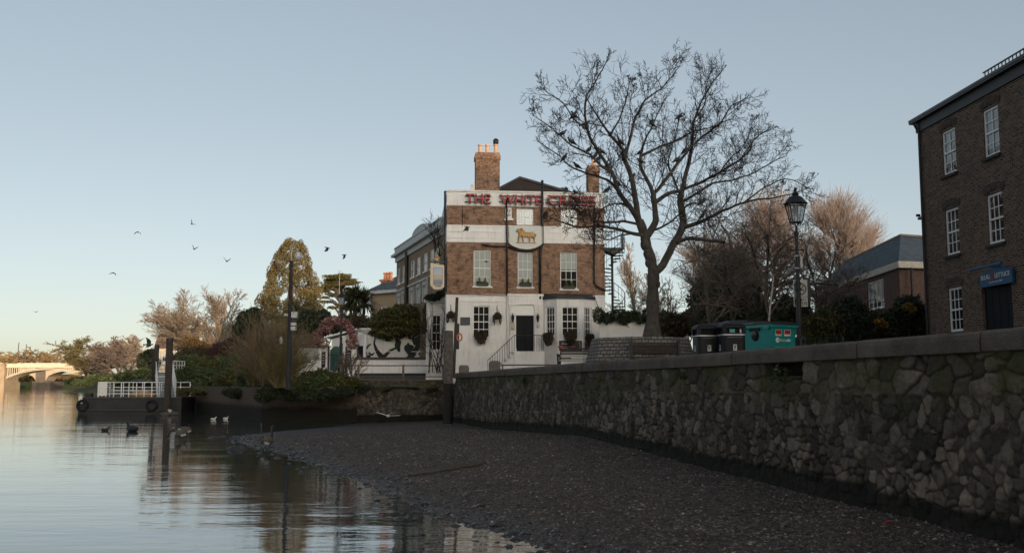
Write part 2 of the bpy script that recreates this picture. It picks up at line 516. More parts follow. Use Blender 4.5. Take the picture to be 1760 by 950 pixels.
def rubble_field(S, Z, cw, ch, seed, deep):
    """S along, Z up (arrays). returns height, stone random, edge"""
    sw = S + (fbm(S * 1.7, Z * 1.7, 3, seed) - .5) * .34 + (fbm(S * 6, Z * 6, 2, seed + 9) - .5) * .07
    zw = Z + (fbm(S * 1.5 + 40, Z * 1.5, 3, seed + 4) - .5) * .26 + (fbm(S * 6 + 9, Z * 6, 2, seed + 5) - .5) * .06
    gx = sw / cw; gy = zw / ch
    r = np.random.RandomState(seed)
    J = r.rand(512, 64, 5)
    ix = np.floor(gx).astype(int); iy = np.floor(gy).astype(int)
    F1 = np.full(S.shape, 9.); F2 = np.full(S.shape, 9.); ID = np.zeros(S.shape); R2 = np.zeros(S.shape)
    for di in (-2, -1, 0, 1, 2):
        for dj in (-2, -1, 0, 1, 2):
            a = ix + di; b = iy + dj
            j = J[a & 511, b & 63]
            off = (b & 1) * .5
            cx = a + off + .5 + (j[..., 0] - .5) * .8; cy = b + .5 + (j[..., 1] - .5) * .75
            dx = np.abs(gx - cx) * cw; dy = np.abs(gy - cy) * ch
            d = (dx ** 3.6 + dy ** 3.6) ** (1 / 3.6) - (j[..., 4] ** 2) * .11
            nearer = d < F1
            F2 = np.where(nearer, F1, np.minimum(F2, d))
            ID = np.where(nearer, j[..., 2], ID); R2 = np.where(nearer, j[..., 3], R2)
            F1 = np.where(nearer, d, F1)
    e = F2 - F1
    k = np.clip(e / .045, 0, 1); k = k * k * (3 - 2 * k)
    dome = np.clip(e / .16, 0, 1) ** .6
    fill = fbm(S * .8 + 3, Z * .8, 3, seed + 6)           # here and there the joints are still full of mortar
    full = np.clip((fill - .48) / .12, 0, 1) * (1 - .8 * deep)
    h = k * (.022 + .045 * R2) * (.5 + .7 * deep) * (1 - .6 * full) + dome * .010 * deep + (fbm(S * 7, Z * 7, 4, seed + 2) - .5) * .045 + (fbm(S * 22, Z * 22, 2, seed + 3) - .5) * .018
    return h, ID, np.maximum(np.clip(e / .055, 0, 1), full * .7)

def rubble_wall(name, mat, p0, p1, n_cols_fn, zt_fn, zb, dz, seed, courses=True, hole=None):
    """vertical wall face from p0 to p1 (2D, seen from the left of p0->p1 direction)"""
    L = math.hypot(p1[0] - p0[0], p1[1] - p0[1])
    dx, dy = (p1[0] - p0[0]) / L, (p1[1] - p0[1]) / L
    nx, ny = -dy, dx
    s = [0.0]
    while s[-1] < L: s.append(min(L, s[-1] + n_cols_fn(p0[1] + dy * s[-1])))
    s = np.array(s)
    zn = int(round((3.2 - zb) / dz))
    tz = np.linspace(0, 1, zn)
    S, T = np.meshgrid(s, tz)
    Yw = p0[1] + dy * S
    ztop = zt_fn(Yw)
    Z = zb + (ztop - zb) * T
    low = np.clip((1.5 - Z) / 1.2, 0, 1)
    deep = .35 + .65 * low
    h, ID, e = rubble_field(S, Z, .225, .165, seed, deep)
    if courses:
        # two courses of squared blocks under the coping
        h2, ID2, e2 = rubble_field(S * .75, (ztop - Z) * .95 + 20, .36, .29, seed + 11, .45)
        w = np.clip((Z - (ztop - .62)) / .08, 0, 1)
        h = h * (1 - w) + h2 * w; ID = np.where(w > .5, ID2, ID); e = e * (1 - w) + e2 * w
    tide0 = np.interp(Yw, [p[0] for p in wall_base_pts], [p[1] for p in wall_base_pts])
    h = h * (1 - .6 * np.clip((tide0 + .35 - Z) / .2, 0, 1))
    batter = (ztop - Z) * .05
    h = h + batter
    if hole is not None:
        y0, y1, d0, d1 = hole
        m = (Yw > y0) & (Yw < y1) & (Z > ztop - d1) & (Z < ztop - d0)
        h = np.where(m, -.35, h); e = np.where(m, 0, e)
    tide = wall_base(1) * 0 + np.interp(Yw, [p[0] for p in wall_base_pts], [p[1] for p in wall_base_pts])
    moss = np.clip((Z - (ztop - .95)) / .5, 0, 1) * .85
    algae_shade = np.clip((tide + .30 + .18 * fbm(S * 1.3, Z * 0 + 2, 3, 31) - Z) / .10, 0, 1)  # base band blackened: algae and the undercut's shadow put into the colour
    e = e * (1 - .97 * algae_shade)
    X = p0[0] + dx * S + nx * h; Y = p0[1] + dy * S + ny * h
    nr_, nc_ = X.shape
    idx = np.arange(nr_ * nc_).reshape(nr_, nc_)
    Fq = np.stack([idx[:-1, :-1], idx[1:, :-1], idx[1:, 1:], idx[:-1, 1:]], -1).reshape(-1, 4)
    o = np_mesh(name, np.stack([X.ravel(), Y.ravel(), Z.ravel()], -1), Fq, mat, smooth=True)
    att = o.data.attributes.new('stone', 'FLOAT_COLOR', 'POINT')
    att.data.foreach_set('color', np.stack([ID.ravel(), e.ravel(), moss.ravel(), np.ones(ID.size)], -1).astype(np.float32).ravel())
    return o
quay = thing('quay_wall', 'long rubble stone quay wall with rounded coping running along the beach', 'wall', (0, 0, 0))
hy0, hy1 = 16256 / (1380 - 490), 16256 / (1318 - 490)
o = rubble_wall('wall', RUBBLE, (wall_x(2.0), 2.0), (wall_x(55.3), 55.3), lambda Y: max(.018, .0019 * Y),
                lambda Y: wall_top(Y) - .29, -.1, .022, 5, hole=(hy0, hy1, .0, .27))
o.parent = quay
CONC = NT('coping_stone'); t = CONC
co = t.coords('Object')
c = t.ramp(t.noise(co, 1.6, 6, .7), [(.3, (.068, .055, .044)), (.7, (.145, .118, .095))])
c = t.mix(.6, c, t.ramp(t.noise(co, 26, 5, .75), [(.3, .55), (.7, 1.4)]), 'MULTIPLY')
t.set(Base_Color=c, Roughness=.9, Specular_IOR_Level=.3); t.bump(t.noise(co, 30, 6, .7), .02)
CONC = t.mat
mb = MB()
# coping: separate long stones with rounded nose, a slightly different settling for each
joints = [2.0, 5.2, 8.2, 10.9, 13.5, 16.4, 21.0, 24.8, 28.3, 31.6, 35.2, 38.9, 42.6, 46.4, 50.4, 55.35]
rc = random.Random(4)
for a, b in zip(joints[:-1], joints[1:]):
    a2 = a + .012; b2 = b - .012
    dzv = rc.uniform(-.014, .012); dn = rc.uniform(-.012, .012)
    prof = [(.46, -.30), (.46, -.02), (.40, 0), (.02, .0), (-.045, -.012), (-.085, -.05), (-.10, -.11), (-.10, -.285), (-.08, -.30)]   # offset from wall line (+ = landward), z
    nseg = 3
    ring = []
    nrm = Vector((1, .2275, 0)).normalized()
    for i in range(nseg + 1):
        Y = a2 + (b2 - a2) * i / nseg
        c0 = Vector((wall_x(Y), Y, wall_top(Y) + dzv))
        ring.append([c0 + nrm * (q[0] + dn) + Vector((0, 0, q[1])) for q in prof])
    n = len(prof)
    vv = [p for r_ in ring for p in r_]
    ff = []
    for i in range(nseg):
        for j in range(n):
            ff.append((i * n + j, i * n + (j + 1) % n, (i + 1) * n + (j + 1) % n, (i + 1) * n + j))
    ff.append(tuple(range(n - 1, -1, -1))); ff.append(tuple(nseg * n + j for j in range(n)))
    mb.add(vv, ff)
o = mb.build('coping', CONC, quay, smooth=False)
mb = MB()   # core of the wall behind its face
for (a, b) in ((2.0, hy0), (hy1, 55.0)):
    nrm = Vector((1, .2275, 0)).normalized()
    q = []
    for Y in (a, b):
        c0 = Vector((wall_x(Y), Y, 0)); q.append((c0 + nrm * .12, c0 + nrm * .5, wall_top(Y) - .305))
    (f0, b0, z0), (f1, b1, z1) = q
    mb.add([(f0.x, f0.y, -.3), (b0.x, b0.y, -.3), (b1.x, b1.y, -.3), (f1.x, f1.y, -.3), (f0.x, f0.y, z0), (b0.x, b0.y, z0), (b1.x, b1.y, z1), (f1.x, f1.y, z1)],
           [(0, 3, 2, 1), (4, 5, 6, 7), (0, 1, 5, 4), (1, 2, 6, 5), (2, 3, 7, 6), (3, 0, 4, 7)])
mb.build('wall_core', RUBBLE_FAR, quay)

# far embankment ---------------------------------------------------
E0 = (wall_x(55.3), 55.3)
E1 = (P(768, 700, 61).x, 61.0)
E2 = (P(615, 700, 61.5).x, 61.5)
E3 = (P(450, 700, 63.5).x, 63.5)
E4 = (P(305, 700, 89).x, 89.0)
slip = thing('slipway_wall', 'low dark stone wall under the railing at the back of the beach', 'wall')
o = rubble_wall('wall', RUBBLE_FAR, E1, E2, lambda Y: .06, lambda Y: Y * 0 + 2.50, -.2, .05, 21, courses=False); o.parent = slip
mb = MB(); mb.box(E2[0], E1[0], 60.93, 61.35, 2.50, 2.58, Matrix.Rotation(math.atan2(E1[1] - E2[1], E1[0] - E2[0]), 3, 'Z'), (E1[0], 61, 2.5))
mb.build('kerb', CONC, slip)
mb = MB()
for a, b in ((E0, (E0[0] + .3, 61.0)),):
    mb.quad((a[0] + .02, a[1], -.2), (a[0] + .02, a[1], 2.75), (a[0] + .3, 61.6, 2.75), (a[0] + .3, 61.6, -.2))
mb.build('return_wall', RUBBLE_FAR, slip)
BRICK_OLD = brick_mat('old_river_brick', (.13, .075, .055), (.08, .05, .04), (.11, .095, .08), bw=.23, bh=.078, ms=.014, stain=.55, soot=(.03, .03, .02), tide=1.35)
emb = thing('embankment_wall', 'old dark brick river wall under the bushes left of the beach', 'wall')
mb = MB()
def strip(mb, pts, z0, z1, th=.5):
    for a, b in zip(pts[:-1], pts[1:]):
        d = Vector((b[0] - a[0], b[1] - a[1], 0)); n = Vector((d.y, -d.x, 0)).normalized() * th   # landward side
        mb.add([(a[0], a[1], z0), (b[0], b[1], z0), (b[0], b[1], z1), (a[0], a[1], z1), (a[0] + n.x, a[1] + n.y, z1), (b[0] + n.x, b[1] + n.y, z1)],
               [(0, 1, 2, 3), (3, 2, 5, 4)])
strip(mb, [E2, E3, E4, (-38, 104), (-47, 125)], -.3, 2.0)
mb.build('wall', BRICK_OLD, emb)
mb = MB()
strip(mb, [E2, E3, E4], 2.003, 2.12)
mb.build('capping', plain('dark_cap', (.06, .055, .045), .9, bump=.01), emb)

# land surfaces ----------------------------------------------------
EARTH = plain('bare_earth', (.045, .04, .03), .95, var=.4, scale=.8, bump=.02)
GRASS = plain('grass_bank', (.035, .045, .015), .95, var=.5, scale=.5, bump=.03)
PAVE = plain('paving', (.17, .155, .14), .9, var=.2, scale=1.5, bump=.004)
ROAD = plain('asphalt', (.075, .07, .07), .9, var=.2, scale=2, bump=.004)
mb = MB()
n2 = (1.2, .27)
mb.poly([(wall_x(2) + .3, 2, QUAY), (60, 2, QUAY), (60, 61, QUAY + .1), (wall_x(55.3) + .1, 61, QUAY + .1), (wall_x(55.3) + .3, 55.3, QUAY)])
tag(mb.build('promenade', PAVE), kind='structure')
mb = MB()
a = E2; b = E1
xr = wall_x(55.3) + .3
mb.quad((a[0], a[1] + .3, 2.52), (xr, b[1] + .3, 2.52), (xr - 1, 76.5, 3.12), (-14.5, 76.5, 3.12))
tag(mb.build('slip_road', ROAD), kind='structure')
mb = MB()   # all the ground beyond
mb.poly([(60, 61, 2.84), (900, 61, 2.84), (900, 700, 6), (-160, 700, 5), (-160, 400, 3.5), (-120, 293, 3.2), (-56, 150, 2.9), (-40, 104, 2.6), (-28, 89, 2.35), (-15.2, 66, 2.3), (-9.2, 62.5, 2.5), (-4.0, 62.5, 2.505)])
mb.quad((60, -70, 2.74), (900, -70, 2.74), (900, 61, 2.84), (60, 61, 2.84)); mb.quad((-120, -70, 2.6), (60, -70, 2.74), (60, -62, 2.74), (-120, -62, 2.6))
mb.quad((9.8, -70, 2.74), (60, -70, 2.74), (60, 2, 2.745), (9.8, 2, 2.745))
tag(mb.build('ground', EARTH), kind='structure')
mb = MB()   # grassy river bank further down
bank = [(-46.8, 125), (-58, 150), (-84, 205), (-105, 255), (-131, 293), (-147, 345), (-158, 420)]
inner = [(-42, 122), (-50, 150), (-74, 205), (-94, 255), (-116, 293), (-132, 345), (-143, 420)]
for i in range(len(bank) - 1):
    a, b = bank[i], bank[i + 1]; c, d = inner[i + 1], inner[i]
    mb.quad((a[0], a[1], -.2), (b[0], b[1], -.2), (c[0], c[1], 3.4), (d[0], d[1], 3.2))
tag(mb.build('river_bank', GRASS), kind='structure')
mb = MB()   # far bank across the river, beyond the bridge
mb.poly([(-900, 470, 2.6), (-230, 455, 2.6), (-150, 620, 2.8), (-150, 1600, 12), (-900, 1600, 12)])
mb.quad((-900, 462, -.2), (-230, 447, -.2), (-230, 455, 2.6), (-900, 470, 2.6))
mb.quad((-230, 447, -.2), (-150, 612, -.2), (-150, 620, 2.8), (-230, 455, 2.6))
tag(mb.build('far_bank', GRASS), kind='structure')
mb = MB()
mb.poly([(-160, 700, 5), (900, 700, 6), (900, 3500, 45), (-900, 3500, 45), (-900, 1600, 12), (-150, 1600, 12)])
mb.quad((-400, -70, 2.6), (900, -70, 2.74), (900, -160, 27), (-400, -160, 27)); mb.quad((-400, -160, 27), (900, -160, 27), (900, -600, 40), (-400, -600, 40))
tag(mb.build('hills', GRASS), kind='structure')
# larger stones along the tide line and a few in the shallows
def big_stones(n, seed):
    r = np.random.RandomState(seed)
    ys_ = 12 + 34 * r.rand(n); sx = np.interp(ys_, [11, 14.2, 17.7, 23.9, 33.7, 44.6], [2.2, .66, -1.03, -3.35, -7.5, -12.6])
    xs2 = sx + r.normal(size=n) * .55 + .1
    zs2 = np.maximum(beach_z(xs2, ys_), -.03)
    base = []
    for i in range(5):
        t_ = math.pi * (i + .5) / 5
        for j in range(7): a = 2 * math.pi * j / 7; base.append((math.sin(t_) * math.cos(a), math.sin(t_) * math.sin(a), math.cos(t_)))
    base = np.array(base); fc = []
    for i in range(4):
        for j in range(7): a = i * 7 + j; b = i * 7 + (j + 1) % 7; fc.append((a, b, b + 7)); fc.append((a, b + 7, a + 7))
    for j in range(1, 6): fc.append((0, j + 1, j)); fc.append((28, 28 + j, 28 + j + 1))
    fc = np.array(fc)
    s_ = (.03 + .07 * r.rand(n) ** 2.5)[:, None] * np.stack([1 + .5 * r.rand(n), .8 + .3 * r.rand(n), .4 + .3 * r.rand(n)], -1)
    V = base[None] * s_[:, None, :] * (.85 + .3 * r.rand(n, 35, 1)); a = r.rand(n) * 6.28
    x = V[..., 0] * np.cos(a)[:, None] - V[..., 1] * np.sin(a)[:, None]; y = V[..., 0] * np.sin(a)[:, None] + V[..., 1] * np.cos(a)[:, None]
    V = np.stack([x + xs2[:, None], y + ys_[:, None], V[..., 2] + zs2[:, None]], -1).reshape(-1, 3)
    return V, (fc[None] + (np.arange(n) * 35)[:, None, None]).reshape(-1, 3)
V, Fa = big_stones(900, 4)
tag(np_mesh('tide_line_stones', V, Fa, leaf_mat('wet_stone', [(.014, .014, .015), (.03, .028, .028), (.05, .045, .04), (.02, .022, .02)], .25)), 'wet stones strewn along the water edge of the beach', 'stones', kind='stuff')
# ------------------------------------------------------------------ building helpers
class Frame:
    """a thing whose local x runs along a facade, local y goes into the building, z up"""
    def __init__(self, name, label, cat, origin, rz, group=None):
        self.o = Vector(origin); self.rz = rz
        self.root = thing(name, label, cat, origin, rz, group)
    def l(self, px, py, y=0.0):
        c, s = math.cos(-self.rz), math.sin(-self.rz)
        d = ray(px, py); o = Vector((0, 0, EYE)) - self.o
        ol = Vector((o.x * c - o.y * s, o.x * s + o.y * c, o.z)); dl = Vector((d.x * c - d.y * s, d.x * s + d.y * c, d.z))
        t = (y - ol.y) / dl.y
        return ol.x + dl.x * t, ol.z + dl.z * t
    def rect(self, x0, x1, y0, y1, y=0.0):
        """photo-pixel rectangle -> local x0,x1,z0,z1"""
        a = self.l(x0, (y0 + y1) / 2, y)[0]; b = self.l(x1, (y0 + y1) / 2, y)[0]
        xm = (x0 + x1) / 2
        return a, b, self.l(xm, y1, y)[1], self.l(xm, y0, y)[1]

def holed_wall(mb, x0, x1, z0, z1, holes, y=0.0, reveal=.14):
    xs_ = sorted(set([x0, x1] + [v for h in holes for v in h[:2]])); zs_ = sorted(set([z0, z1] + [v for h in holes for v in h[2:4]]))
    xs_ = [v for v in xs_ if x0 <= v <= x1]; zs_ = [v for v in zs_ if z0 <= v <= z1]
    for a, b in zip(xs_[:-1], xs_[1:]):
        for c, d in zip(zs_[:-1], zs_[1:]):
            mx, mz = (a + b) / 2, (c + d) / 2
            if any(h[0] < mx < h[1] and h[2] < mz < h[3] for h in holes): continue
            mb.quad((a, y, c), (b, y, c), (b, y, d), (a, y, d))
    for h in holes:
        a, b, c, d = h[:4]; r = y + reveal
        mb.quad((a, y, c), (a, y, d), (a, r, d), (a, r, c)); mb.quad((b, y, c), (b, r, c), (b, r, d), (b, y, d))
        mb.quad((a, y, d), (b, y, d), (b, r, d), (a, r, d)); mb.quad((a, y, c), (a, r, c), (b, r, c), (b, y, c))

WHITE = plain('white_paint', (.80, .78, .76), .55, var=.04, scale=3)
WHITEWASH = NT('painted_render'); t = WHITEWASH
co = t.coords('Object')
c = t.ramp(t.noise(co, 1.1, 6, .7), [(.3, (.70, .67, .65)), (.65, (.83, .80, .78))])
mpn = t.new('ShaderNodeMapping'); mpn.inputs['Scale'].default_value = (6, 6, .7); t.link(co, mpn.inputs[0])
c = t.mix(t.ramp(t.noise(mpn.outputs[0], 1.0, 5, .7), [(.52, 0.), (.75, .45)]), c, (.40, .37, .33))
t.set(Base_Color=c, Roughness=.75, Specular_IOR_Level=.3); t.bump(t.noise(co, 7, 5), .012)
WHITEWASH = t.mat
GLASS = glass_mat('window_glass', base=.0)
BLIND = plain('blind_cloth', (.52, .51, .50), .9, var=.08, scale=2)
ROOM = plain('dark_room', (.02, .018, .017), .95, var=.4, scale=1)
BLACK = plain('black_iron', (.012, .012, .014), .45, var=.3, scale=5)
DARKWOOD = plain('dark_door', (.008, .010, .013), .6, var=.3, scale=4, spec=.15)
SLATE = brick_mat('slate_roof', (.11, .135, .16), (.08, .10, .12), (.03, .032, .036), bw=.3, bh=.2, ms=.008, stain=.3, bump=.01)
LEAD = plain('lead_roof', (.035, .037, .042), .6, var=.3, scale=3)
GOLD = plain('gilt', (.42, .25, .10), .55, metal=.15, var=.3, scale=9)

def window(root, h, cols=3, rows=(2, 2), blind=0., y=0.0, depth=.09, sill=True, frame=WHITE, name='window', bar=.028, fr=.055, sill_mat=None, split=.5, label=None):
    """sash window in opening h=(x0,x1,z0,z1): frame + bars; sub-parts pane, blind, sill"""
    x0, x1, z0, z1 = h[:4]
    g = .003
    mb = MB()
    yo = y + depth
    # outer frame
    mb.box(x0 + g, x0 + fr, yo, yo + .05, z0 + g, z1 - g); mb.box(x1 - fr, x1 - g, yo, yo + .05, z0 + g, z1 - g)
    mb.box(x0 + fr, x1 - fr, yo, yo + .05, z1 - fr, z1 - g); mb.box(x0 + fr, x1 - fr, yo, yo + .05, z0 + g, z0 + fr + .02)
    zm = z0 + (z1 - z0) * split
    mb.box(x0 + fr, x1 - fr, yo - .012, yo + .035, zm - .028, zm + .028)
    ix0, ix1 = x0 + fr, x1 - fr
    for c in range(1, cols):
        xc = ix0 + (ix1 - ix0) * c / cols
        mb.box(xc - bar / 2, xc + bar / 2, yo + .012, yo + .03, z0 + fr, zm - .028); mb.box(xc - bar / 2, xc + bar / 2, yo + .004, yo + .024, zm + .028, z1 - fr)
    for k in range(1, rows[0]):
        zc = zm + (z1 - fr - zm) * k / rows[0]
        mb.box(ix0, ix1, yo + .006, yo + .026, zc - bar / 2, zc + bar / 2)
    for k in range(1, rows[1]):
        zc = z0 + fr + (zm - z0 - fr) * k / rows[1]
        mb.box(ix0, ix1, yo + .014, yo + .032, zc - bar / 2, zc + bar / 2)
    w = mb.build(name, frame, root)
    if label: w['label'] = label
    p = MB(); p.quad((ix0, yo + .036, z0 + fr), (ix1, yo + .036, z0 + fr), (ix1, yo + .036, z1 - fr), (ix0, yo + .036, z1 - fr)); p.build('pane', GLASS, w)
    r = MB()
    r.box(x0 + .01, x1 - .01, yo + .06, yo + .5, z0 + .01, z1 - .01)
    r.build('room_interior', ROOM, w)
    if blind > 0:
        b = MB(); zb = z1 - fr - (z1 - z0 - 2 * fr) * blind
        n = 12
        for i in range(n):   # soft folds
            a = ix0 + (ix1 - ix0) * i / n; c = ix0 + (ix1 - ix0) * (i + 1) / n
            ya = yo + .050 + (.006 if i % 2 else 0); yc = yo + .050 + (0 if i % 2 else .006)
            b.quad((a, ya, zb), (c, yc, zb), (c, yc, z1 - fr), (a, ya, z1 - fr))
        b.build('blind', BLIND, w)
    if sill:
        s = MB(); s.box(x0 - .07, x1 + .07, y - .09, y + depth, z0 - .10, z0 - .004)
        s.build('sill', sill_mat or WHITE, w)
    return w

def text_mesh(body, size, extrude, mat, name, parent, loc, rot=(math.radians(90), 0, 0), width=None, height=None, bold=0.0, shear=0.0, align='LEFT'):
    cu = bpy.data.curves.new(name, 'FONT'); cu.body = body; cu.size = size; cu.extrude = extrude; cu.offset = bold; cu.shear = shear
    cu.align_x = align
    cu.resolution_u = 3
    ob = bpy.data.objects.new(name, cu); COL.objects.link(ob)
    bpy.context.view_layer.update()
    dg = bpy.context.evaluated_depsgraph_get()
    me = bpy.data.meshes.new_from_object(ob.evaluated_get(dg))
    bpy.data.objects.remove(ob); bpy.data.curves.remove(cu)
    n = len(me.vertices); co_ = np.zeros(n * 3); me.vertices.foreach_get('co', co_); co_ = co_.reshape(-1, 3)
    if width:
        w = co_[:, 0].max() - co_[:, 0].min(); co_[:, 0] = (co_[:, 0] - co_[:, 0].min()) * width / w
        if align == 'CENTER': co_[:, 0] -= width / 2
    if height:
        hh_ = co_[:, 1].max() - co_[:, 1].min(); co_[:, 1] = (co_[:, 1] - co_[:, 1].min()) * height / hh_
    me.vertices.foreach_set('co', co_.ravel()); me.update()
    me.materials.clear(); me.materials.append(mat)
    o = bpy.data.objects.new(name, me); COL.objects.link(o); o.parent = parent; o.location = loc; o.rotation_euler = rot
    return o

def leaves(blobs, n, size, seed=0, flat=0., shell=.55, lump=.25):
    """little leaf faces through the volume of ellipsoid clumps -> V,F arrays. blobs: (x,y,z,rx,ry,rz[,weight])"""
    r = np.random.RandomState(seed)
    B = np.array([b[:6] for b in blobs], float)
    wgt = np.array([(b[6] if len(b) > 6 else 1) * (b[3] * b[4] * b[5]) ** .667 for b in blobs]); wgt /= wgt.sum()
    k = r.choice(len(B), n, p=wgt)
    d = r.normal(size=(n, 3)); d /= np.linalg.norm(d, axis=1, keepdims=True)
    rad = shell + (1 - shell) * r.rand(n) ** .7
    rad *= 1 + lump * (fbm(d[:, 0] * 2 + k * 3.7, d[:, 2] * 2 + d[:, 1] * 2, 3, seed) - .5) * 2
    rad *= 1 + .12 * r.normal(size=n) * (r.rand(n) < .25)
    c = B[k, :3] + d * B[k, 3:6] * rad[:, None]
    u = r.normal(size=(n, 3)); u[:, 2] *= (1 - flat); u /= np.linalg.norm(u, axis=1, keepdims=True)
    w = np.cross(u, r.normal(size=(n, 3))); w[:, 2] *= (1 - flat); w /= np.linalg.norm(w, axis=1, keepdims=True) + 1e-9
    s = size * (.5 + r.rand(n))[:, None]
    V = np.stack([c - u * s, c - w * s * .5, c + u * s, c + w * s * .5], 1).reshape(-1, 3)
    Fq_ = np.arange(4 * n).reshape(n, 4)
    return V, Fq_

# ------------------------------------------------------------------ the riverside terrace behind the camera (keeps the low sun off the quay)
TER = brick_mat('terrace_brick', (.30, .19, .12), (.24, .15, .10), (.3, .28, .25))
def back_building(x0, x1, yb, depth, h, label):
    f = thing('riverside_building', label, 'building', (0, 0, 0))
    mb = MB(); hs = []
    nx = int((x1 - x0) / 5.4); nz = int((h - 27) / 3.6)
    for i in range(nx):
        for k in range(nz):
            xc = x0 + (i + .5) * (x1 - x0) / nx; zc = 28.4 + k * 3.5
            hs.append((xc - .6, xc + .6, zc, zc + 1.9))
    mb2 = MB(); holed_wall(mb2, x0, x1, 24.0, h, hs)
    # front faces +y (towards the river scene): mirror in y
    mb.v = [(x, yb - y, z) for x, y, z in mb2.v]; mb.f = mb2.f; mb.m = mb2.m
    mb.quad((x0, yb, 24.0), (x0, yb - depth, 24.0), (x0, yb - depth, h), (x0, yb, h)); mb.quad((x1, yb, 24.0), (x1, yb - depth, 24.0), (x1, yb - depth, h), (x1, yb, h))
    mb.quad((x0, yb - depth, 24.0), (x1, yb - depth, 24.0), (x1, yb - depth, h), (x0, yb - depth, h))
    mb.build('wall', TER, f)
    wm = MB()
    for a, b, c, d in hs: wm.quad((a, yb - .14, c), (b, yb - .14, c), (b, yb - .14, d), (a, yb - .14, d))
    w = wm.build('glazing', DARKWOOD, f); w['kind'] = 'stuff'
    mb = MB(); m = yb - depth / 2; o_ = .5
    mb.add([(x0 - o_, yb + o_, h), (x1 + o_, yb + o_, h), (x1 + o_, yb - depth - o_, h), (x0 - o_, yb - depth - o_, h), (x0 + 5, m, h + 4), (x1 - 5, m, h + 4)],
           [(0, 1, 5, 4), (1, 2, 5), (2, 3, 4, 5), (3, 0, 4), (3, 2, 1, 0)])
    mb.build('roof', SLATE, f)
back_building(-30, 60, -165, 18, 41.5, 'long brick terrace on the hill behind the viewer, nearest the river')
back_building(64, 150, -163, 18, 42.0, 'long brick terrace on the hill behind the viewer, middle of three')
back_building(154, 240, -165, 18, 41.5, 'long brick terrace on the hill behind the viewer, farthest from the river')
# ------------------------------------------------------------------ the white and brick riverside pub
PUB = Frame('corner_pub', 'three storey brick pub with white ground floor and red rooftop lettering', 'pub', P(766, 640, 60.0).xy.to_3d() + Vector((0, 0, QUAY)), math.radians(6))
f = PUB; R_ = PUB.root
BRICK_PUB = brick_mat('pub_brick', (.33, .185, .112), (.17, .088, .058), (.28, .22, .17), bw=.225, bh=.075, ms=.009, var=(.45, 1.7), stain=.85, soot=(.06, .038, .03))
BRICK_DARK = brick_mat('dark_gable_brick', (.06, .045, .04), (.04, .03, .03), (.06, .05, .045), stain=.3)
x_r = f.l(1040, 500)[0]; x_l = 0.0
zA = f.l(766, 506)[1]            # top of white storey
zB0 = f.l(766, 415.6)[1]; zB1 = f.l(766, 386)[1]   # white band
zS0 = f.l(766, 353)[1]; zS1 = f.l(766, 329)[1]     # sign band / parapet
win1 = [f.rect(814, 844, 430, 491.5), f.rect(889.8, 916, 433, 493), f.rect(963, 992.5, 434, 496.5)]
win2 = [f.rect(888, 917.5, 358, 386.6), f.rect(964, 992.5, 359, 391)]
small = f.rect(868.5, 880.5, 356, 376)
gw = f.rect(813, 841.5, 525.5, 580)
door = f.rect(887, 917.5, 542, 604.4)
panel = f.rect(887, 917.5, 525, 539)
zL = door[2]                      # landing level
DEPTH = 11.0
def body(mb, z0, z1, holes, mats=0):
    holed_wall(mb, x_l, x_r, z0, z1, holes)
mb = MB(); holed_wall(mb, x_l, x_r, -.4, zA, [gw, (door[0], door[1], door[2], door[3])], reveal=.16)
# sides & back
SX = -.0  # left side follows the line of sight closely
def sides(mb, z0, z1):
    mb.quad((x_l, DEPTH, z0), (x_l, 0, z0), (x_l, 0, z1), (x_l, DEPTH, z1))
    mb.quad((x_r, 0, z0), (x_r, DEPTH, z0), (x_r, DEPTH, z1), (x_r, 0, z1))
    mb.quad((x_r, DEPTH, z0), (x_l, DEPTH, z0), (x_l, DEPTH, z1), (x_r, DEPTH, z1))
sides(mb, -.4, zA)
wl_ = mb.build('ground_floor_wall', WHITEWASH, R_)
mb = MB(); holed_wall(mb, x_l, x_r, zA, zB0, win1); sides(mb, zA, zB0)
zc = f.l(920, 386)[1]
holed_wall(mb, x_l, x_r, zB1, zS0, [(a, b, max(c, zB1 + .001), min(d, zS0 - .05)) for a, b, c, d in win2] + [small]); sides(mb, zB1, zS0)
mb.build('brick_wall', BRICK_PUB, R_)
mb = MB(); holed_wall(mb, x_l, x_r, zB0, zB1, [], y=-.03); sides(mb, zB0, zB1)
mb.quad((x_l, -.03, zB1), (x_r, -.03, zB1), (x_r, 0, zB1), (x_l, 0, zB1)); mb.quad((x_l, -.03, zB0), (x_l, 0, zB0), (x_r, 0, zB0), (x_r, -.03, zB0))
mb.quad((x_l, -.03, zB0), (x_l, -.03, zB1), (x_l, 0, zB1), (x_l, 0, zB0)); 
for zz in (zB1 - .06, zB0 + (zB1 - zB0) * .62, zB0 + .28):   # mouldings of the band
    mb.box(x_l - .01, x_r + .01, -.065, -.033, zz - .03, zz + .035)
mb.build('painted_band', WHITEWASH, R_)
mb = MB(); holed_wall(mb, x_l, x_r, zS0, zS1, [], y=-.02); sides(mb, zS0, zS1)
mb.quad((x_l, -.02, zS0), (x_l, 0, zS0), (x_r, 0, zS0), (x_r, -.02, zS0))
mb.box(x_l - .08, x_r + .08, -.10, .35, zS1 + .002, zS1 + .09); mb.box(x_l - .03, x_r + .03, -.05, -.023, zS0 + .02, zS0 + .10)
mb.box(x_l, x_r, .36, DEPTH, zS1 - .3, zS1 - .2)
mb.build('parapet', WHITEWASH, R_)
mb = MB()  # string course and plinth of the white storey
xm = f.l(930, 520)[0]
mb.box(x_l - .02, f.l(872, 520)[0], -.05, -.003, zA - .42, zA - .34); mb.box(x_l - .03, x_r + .03, -.06, -.003, zA - .06, zA + .03)
mb.box(x_l - .02, f.l(832, 620)[0], -.045, -.003, -.3, f.l(790, 602)[1])
mb.build('string_course', WHITEWASH, R_)
